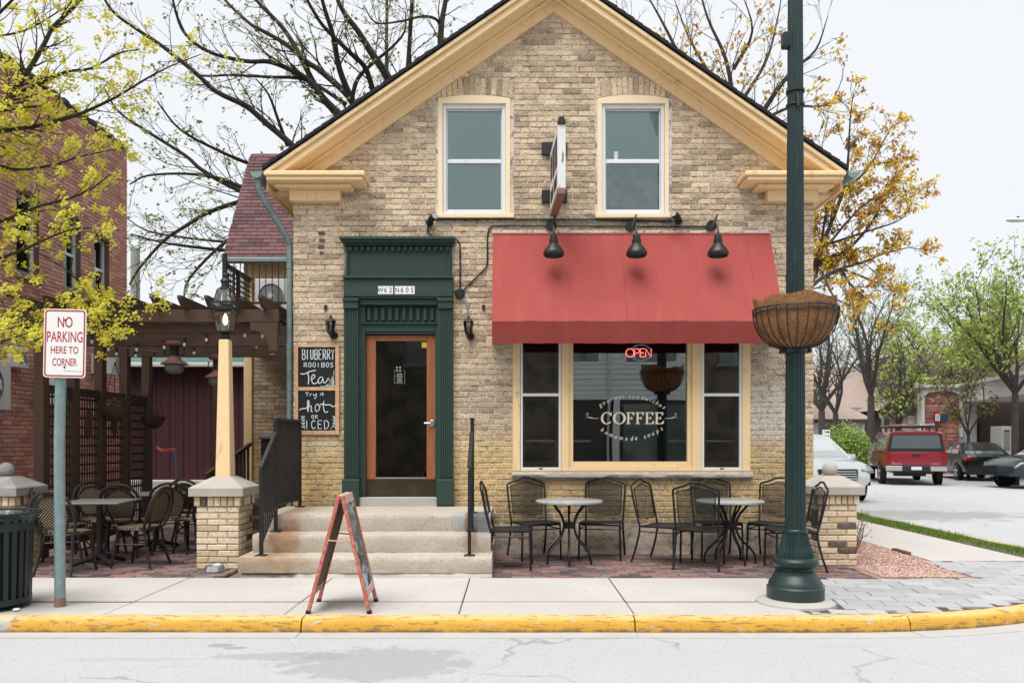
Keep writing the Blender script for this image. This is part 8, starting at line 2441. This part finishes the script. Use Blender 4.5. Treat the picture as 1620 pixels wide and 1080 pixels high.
MB().prism([(y4 - .6, fz(642, y4)), (y4 + 2.4, fz(560, y4 + 2.4)), (y4 + 8, fz(560, y4 + 2.4)), (y4 + 8, fz(642, y4))], fx(1452, y4), 46, 'x').build('roof', 'shingle_brown', b4)
kz = root('cash_machine', 'white cash machine kiosk behind the slate car', 'kiosk', (fx(1597, 21), 21, -.1))
box('cabinet', 'white_stucco', kz, fx(1586, 21), fx(1608, 21), 21, 21.8, -.1, fz(674, 21), bev=.02)
box('recess', 'car_glass', kz, fx(1588, 21), fx(1597, 21), 20.98, 20.999, fz(712, 21), fz(684, 21))
box('top_sign', 'bank_blue', kz, fx(1588, 21), fx(1597, 21), 20.98, 20.999, fz(682.5, 21), fz(680, 21))
gs = root('parking_notice', 'small green and white parking notice on a post beside the shrub', 'sign', (fx(1306, 19), 19, -.1))
MB().tube([(fx(1306, 19), 19, -.1), (fx(1306, 19), 19, fz(680, 19))], .03, 6).build('post', 'galvanised', gs)
box('panel', 'sign_white', gs, fx(1300.5, 19), fx(1312, 19), 18.95, 18.968, fz(693, 19), fz(679.5, 19))
m = MB(); put_text(m, '2', fx(1303, 19), 18.945, fz(684.5, 19), .085, offset=.02); m.build('numeral', 'sign_green', gs)
box('print_line', 'sign_green', gs, fx(1305.5, 19), fx(1311.3, 19), 18.945, 18.949, fz(684.5, 19), fz(681.5, 19)); box('print_line', 'sign_green', gs, fx(1301.5, 19), fx(1311, 19), 18.945, 18.949, fz(690, 19), fz(688, 19))
sl_ = root('cobra_street_light', 'white cobra head street light reaching in over the lot', 'street lamp', (18.8, 15, -.1))
hp = at(1604, 348, 15)
MB().tube([(18.8, 15, -.1), (18.8, 15, 8.0), (18.8, 15, 8.6)], [.11, .08, .07], 10).build('pole', 'aluminium', sl_, smooth=True)
MB().tube(curve_pts([(18.8, 15, 8.3), (17.8, 15, hp.z + .05), (hp.x + .3, 15, hp.z + .02)], 5), .035, 8).build('arm', 'aluminium', sl_, smooth=True)
m = MB(); m.loft([[(hp.x - .22 + t, 15 + w * a, hp.z + b_ * hh2) for a, b_ in ((-1, -.3), (-.8, .5), (0, 1), (.8, .5), (1, -.3), (.6, -.7), (-.6, -.7))] for t, w, hh2 in ((0, .06, .02), (.05, .12, .05), (.25, .15, .075), (.5, .12, .07), (.62, .06, .05))]); m.build('head', 'white_metal', sl_, smooth=True)
box('photocell', 'bank_blue', sl_, hp.x + .10, hp.x + .16, 14.97, 15.03, hp.z + .06, hp.z + .12, bev=.01)

# ------------------------------------------------------------------ across the street (seen in the shop window's reflection)
YO = -18.5
struct('far_pavement', MB().box(-40, 40, -18.4, -14.21, -0.4, 0.0), 'concrete_walk')
cs = root('clapboard_shop', 'white clapboard shop house across the street with dark shop front', 'building', (3, YO, 0))
box('shop_front', 'dark_room', cs, 1.9, 6.75, YO - 6, YO - .01, 0, 3.0)
UW = [(2.1, 3.1), (4.1, 5.9)]
k = 0
z = 3.05
while z < 6.6:
    iv = [(1.9, 6.75)]
    if 4.15 < z < 5.75:
        iv = []; x = 1.9
        for a, b in sorted(UW): iv.append((x, a - .12)); x = b + .12
        iv.append((x, 6.75))
    for a, b in iv:
        MB().prism([(YO + .0, z + .20), (YO + .06, z), (YO - .01, z), (YO - .02, z + .20)], a, b, 'x').build('clapboard', 'clapboard', cs)
    z += .19
box('core', 'dark_room', cs, 1.9, 6.75, YO - 6, YO - .03, 3.0, 6.7)
for a, b in UW:
    w = box('window', 'car_glass', cs, a, b, YO - .03, YO + .01, 4.25, 5.65)
    for q in ((a - .12, a, 4.15, 5.75), (b, b + .12, 4.15, 5.75), (a, b, 4.15, 4.249), (a, b, 5.651, 5.75), (a, b, 4.9, 4.98)): box('frame', 'white_vinyl', w, q[0] + .001, q[1] - .001, YO, YO + .06, q[2], q[3])
MB().tube([(3.45, YO + .08, .1), (3.45, YO + .08, 6.5)], .05, 8).build('downpipe', 'white_metal', cs)
box('fascia_board', 'white_vinyl', cs, 1.9, 6.75, YO - .009, YO + .08, 2.86, 3.04)
for x in (3.62,): box('pillar', 'white_vinyl', cs, x, x + .24, YO, YO + .12, 0, 2.859)
box('display_pane', 'car_glass', cs, 4.0, 6.6, YO, YO + .02, .6, 2.7)
MB().prism([(YO - 6.3, 6.7), (YO + .4, 6.7), (YO - 3, 9.0)], 1.85, 6.8, 'x').build('roof', 'shingle_dark', cs)
for nm, lb, xa, xb in (('dark_backdrop_left', 'dark brown building added across the street to darken the door glass reflection', -14, 1.84), ('dark_backdrop_right', 'dark building added across the street to darken the window edge reflection', 6.82, 16)):  # dark masses added out of view so door and side panes mirror something dark
    b5 = root(nm, lb, 'building', ((xa + xb) / 2, YO - 3, 0))
    box('wall', 'backdrop_brown', b5, xa, xb, YO - 6, YO, 0, 7.4)
    box('cornice', 'brown_trim', b5, xa, xb, YO + .001, YO + .25, 7.0, 7.39)
    for k in range(int((xb - xa) / 2.4)):
        w = box('window', 'car_glass', b5, xa + .6 + k * 2.4, xa + 1.8 + k * 2.4, YO - .01, YO + .03, 4.2, 6.0)
        box('sill', 'sill_grey', w, xa + .5 + k * 2.4, xa + 1.9 + k * 2.4, YO + .001, YO + .12, 4.05, 4.19)
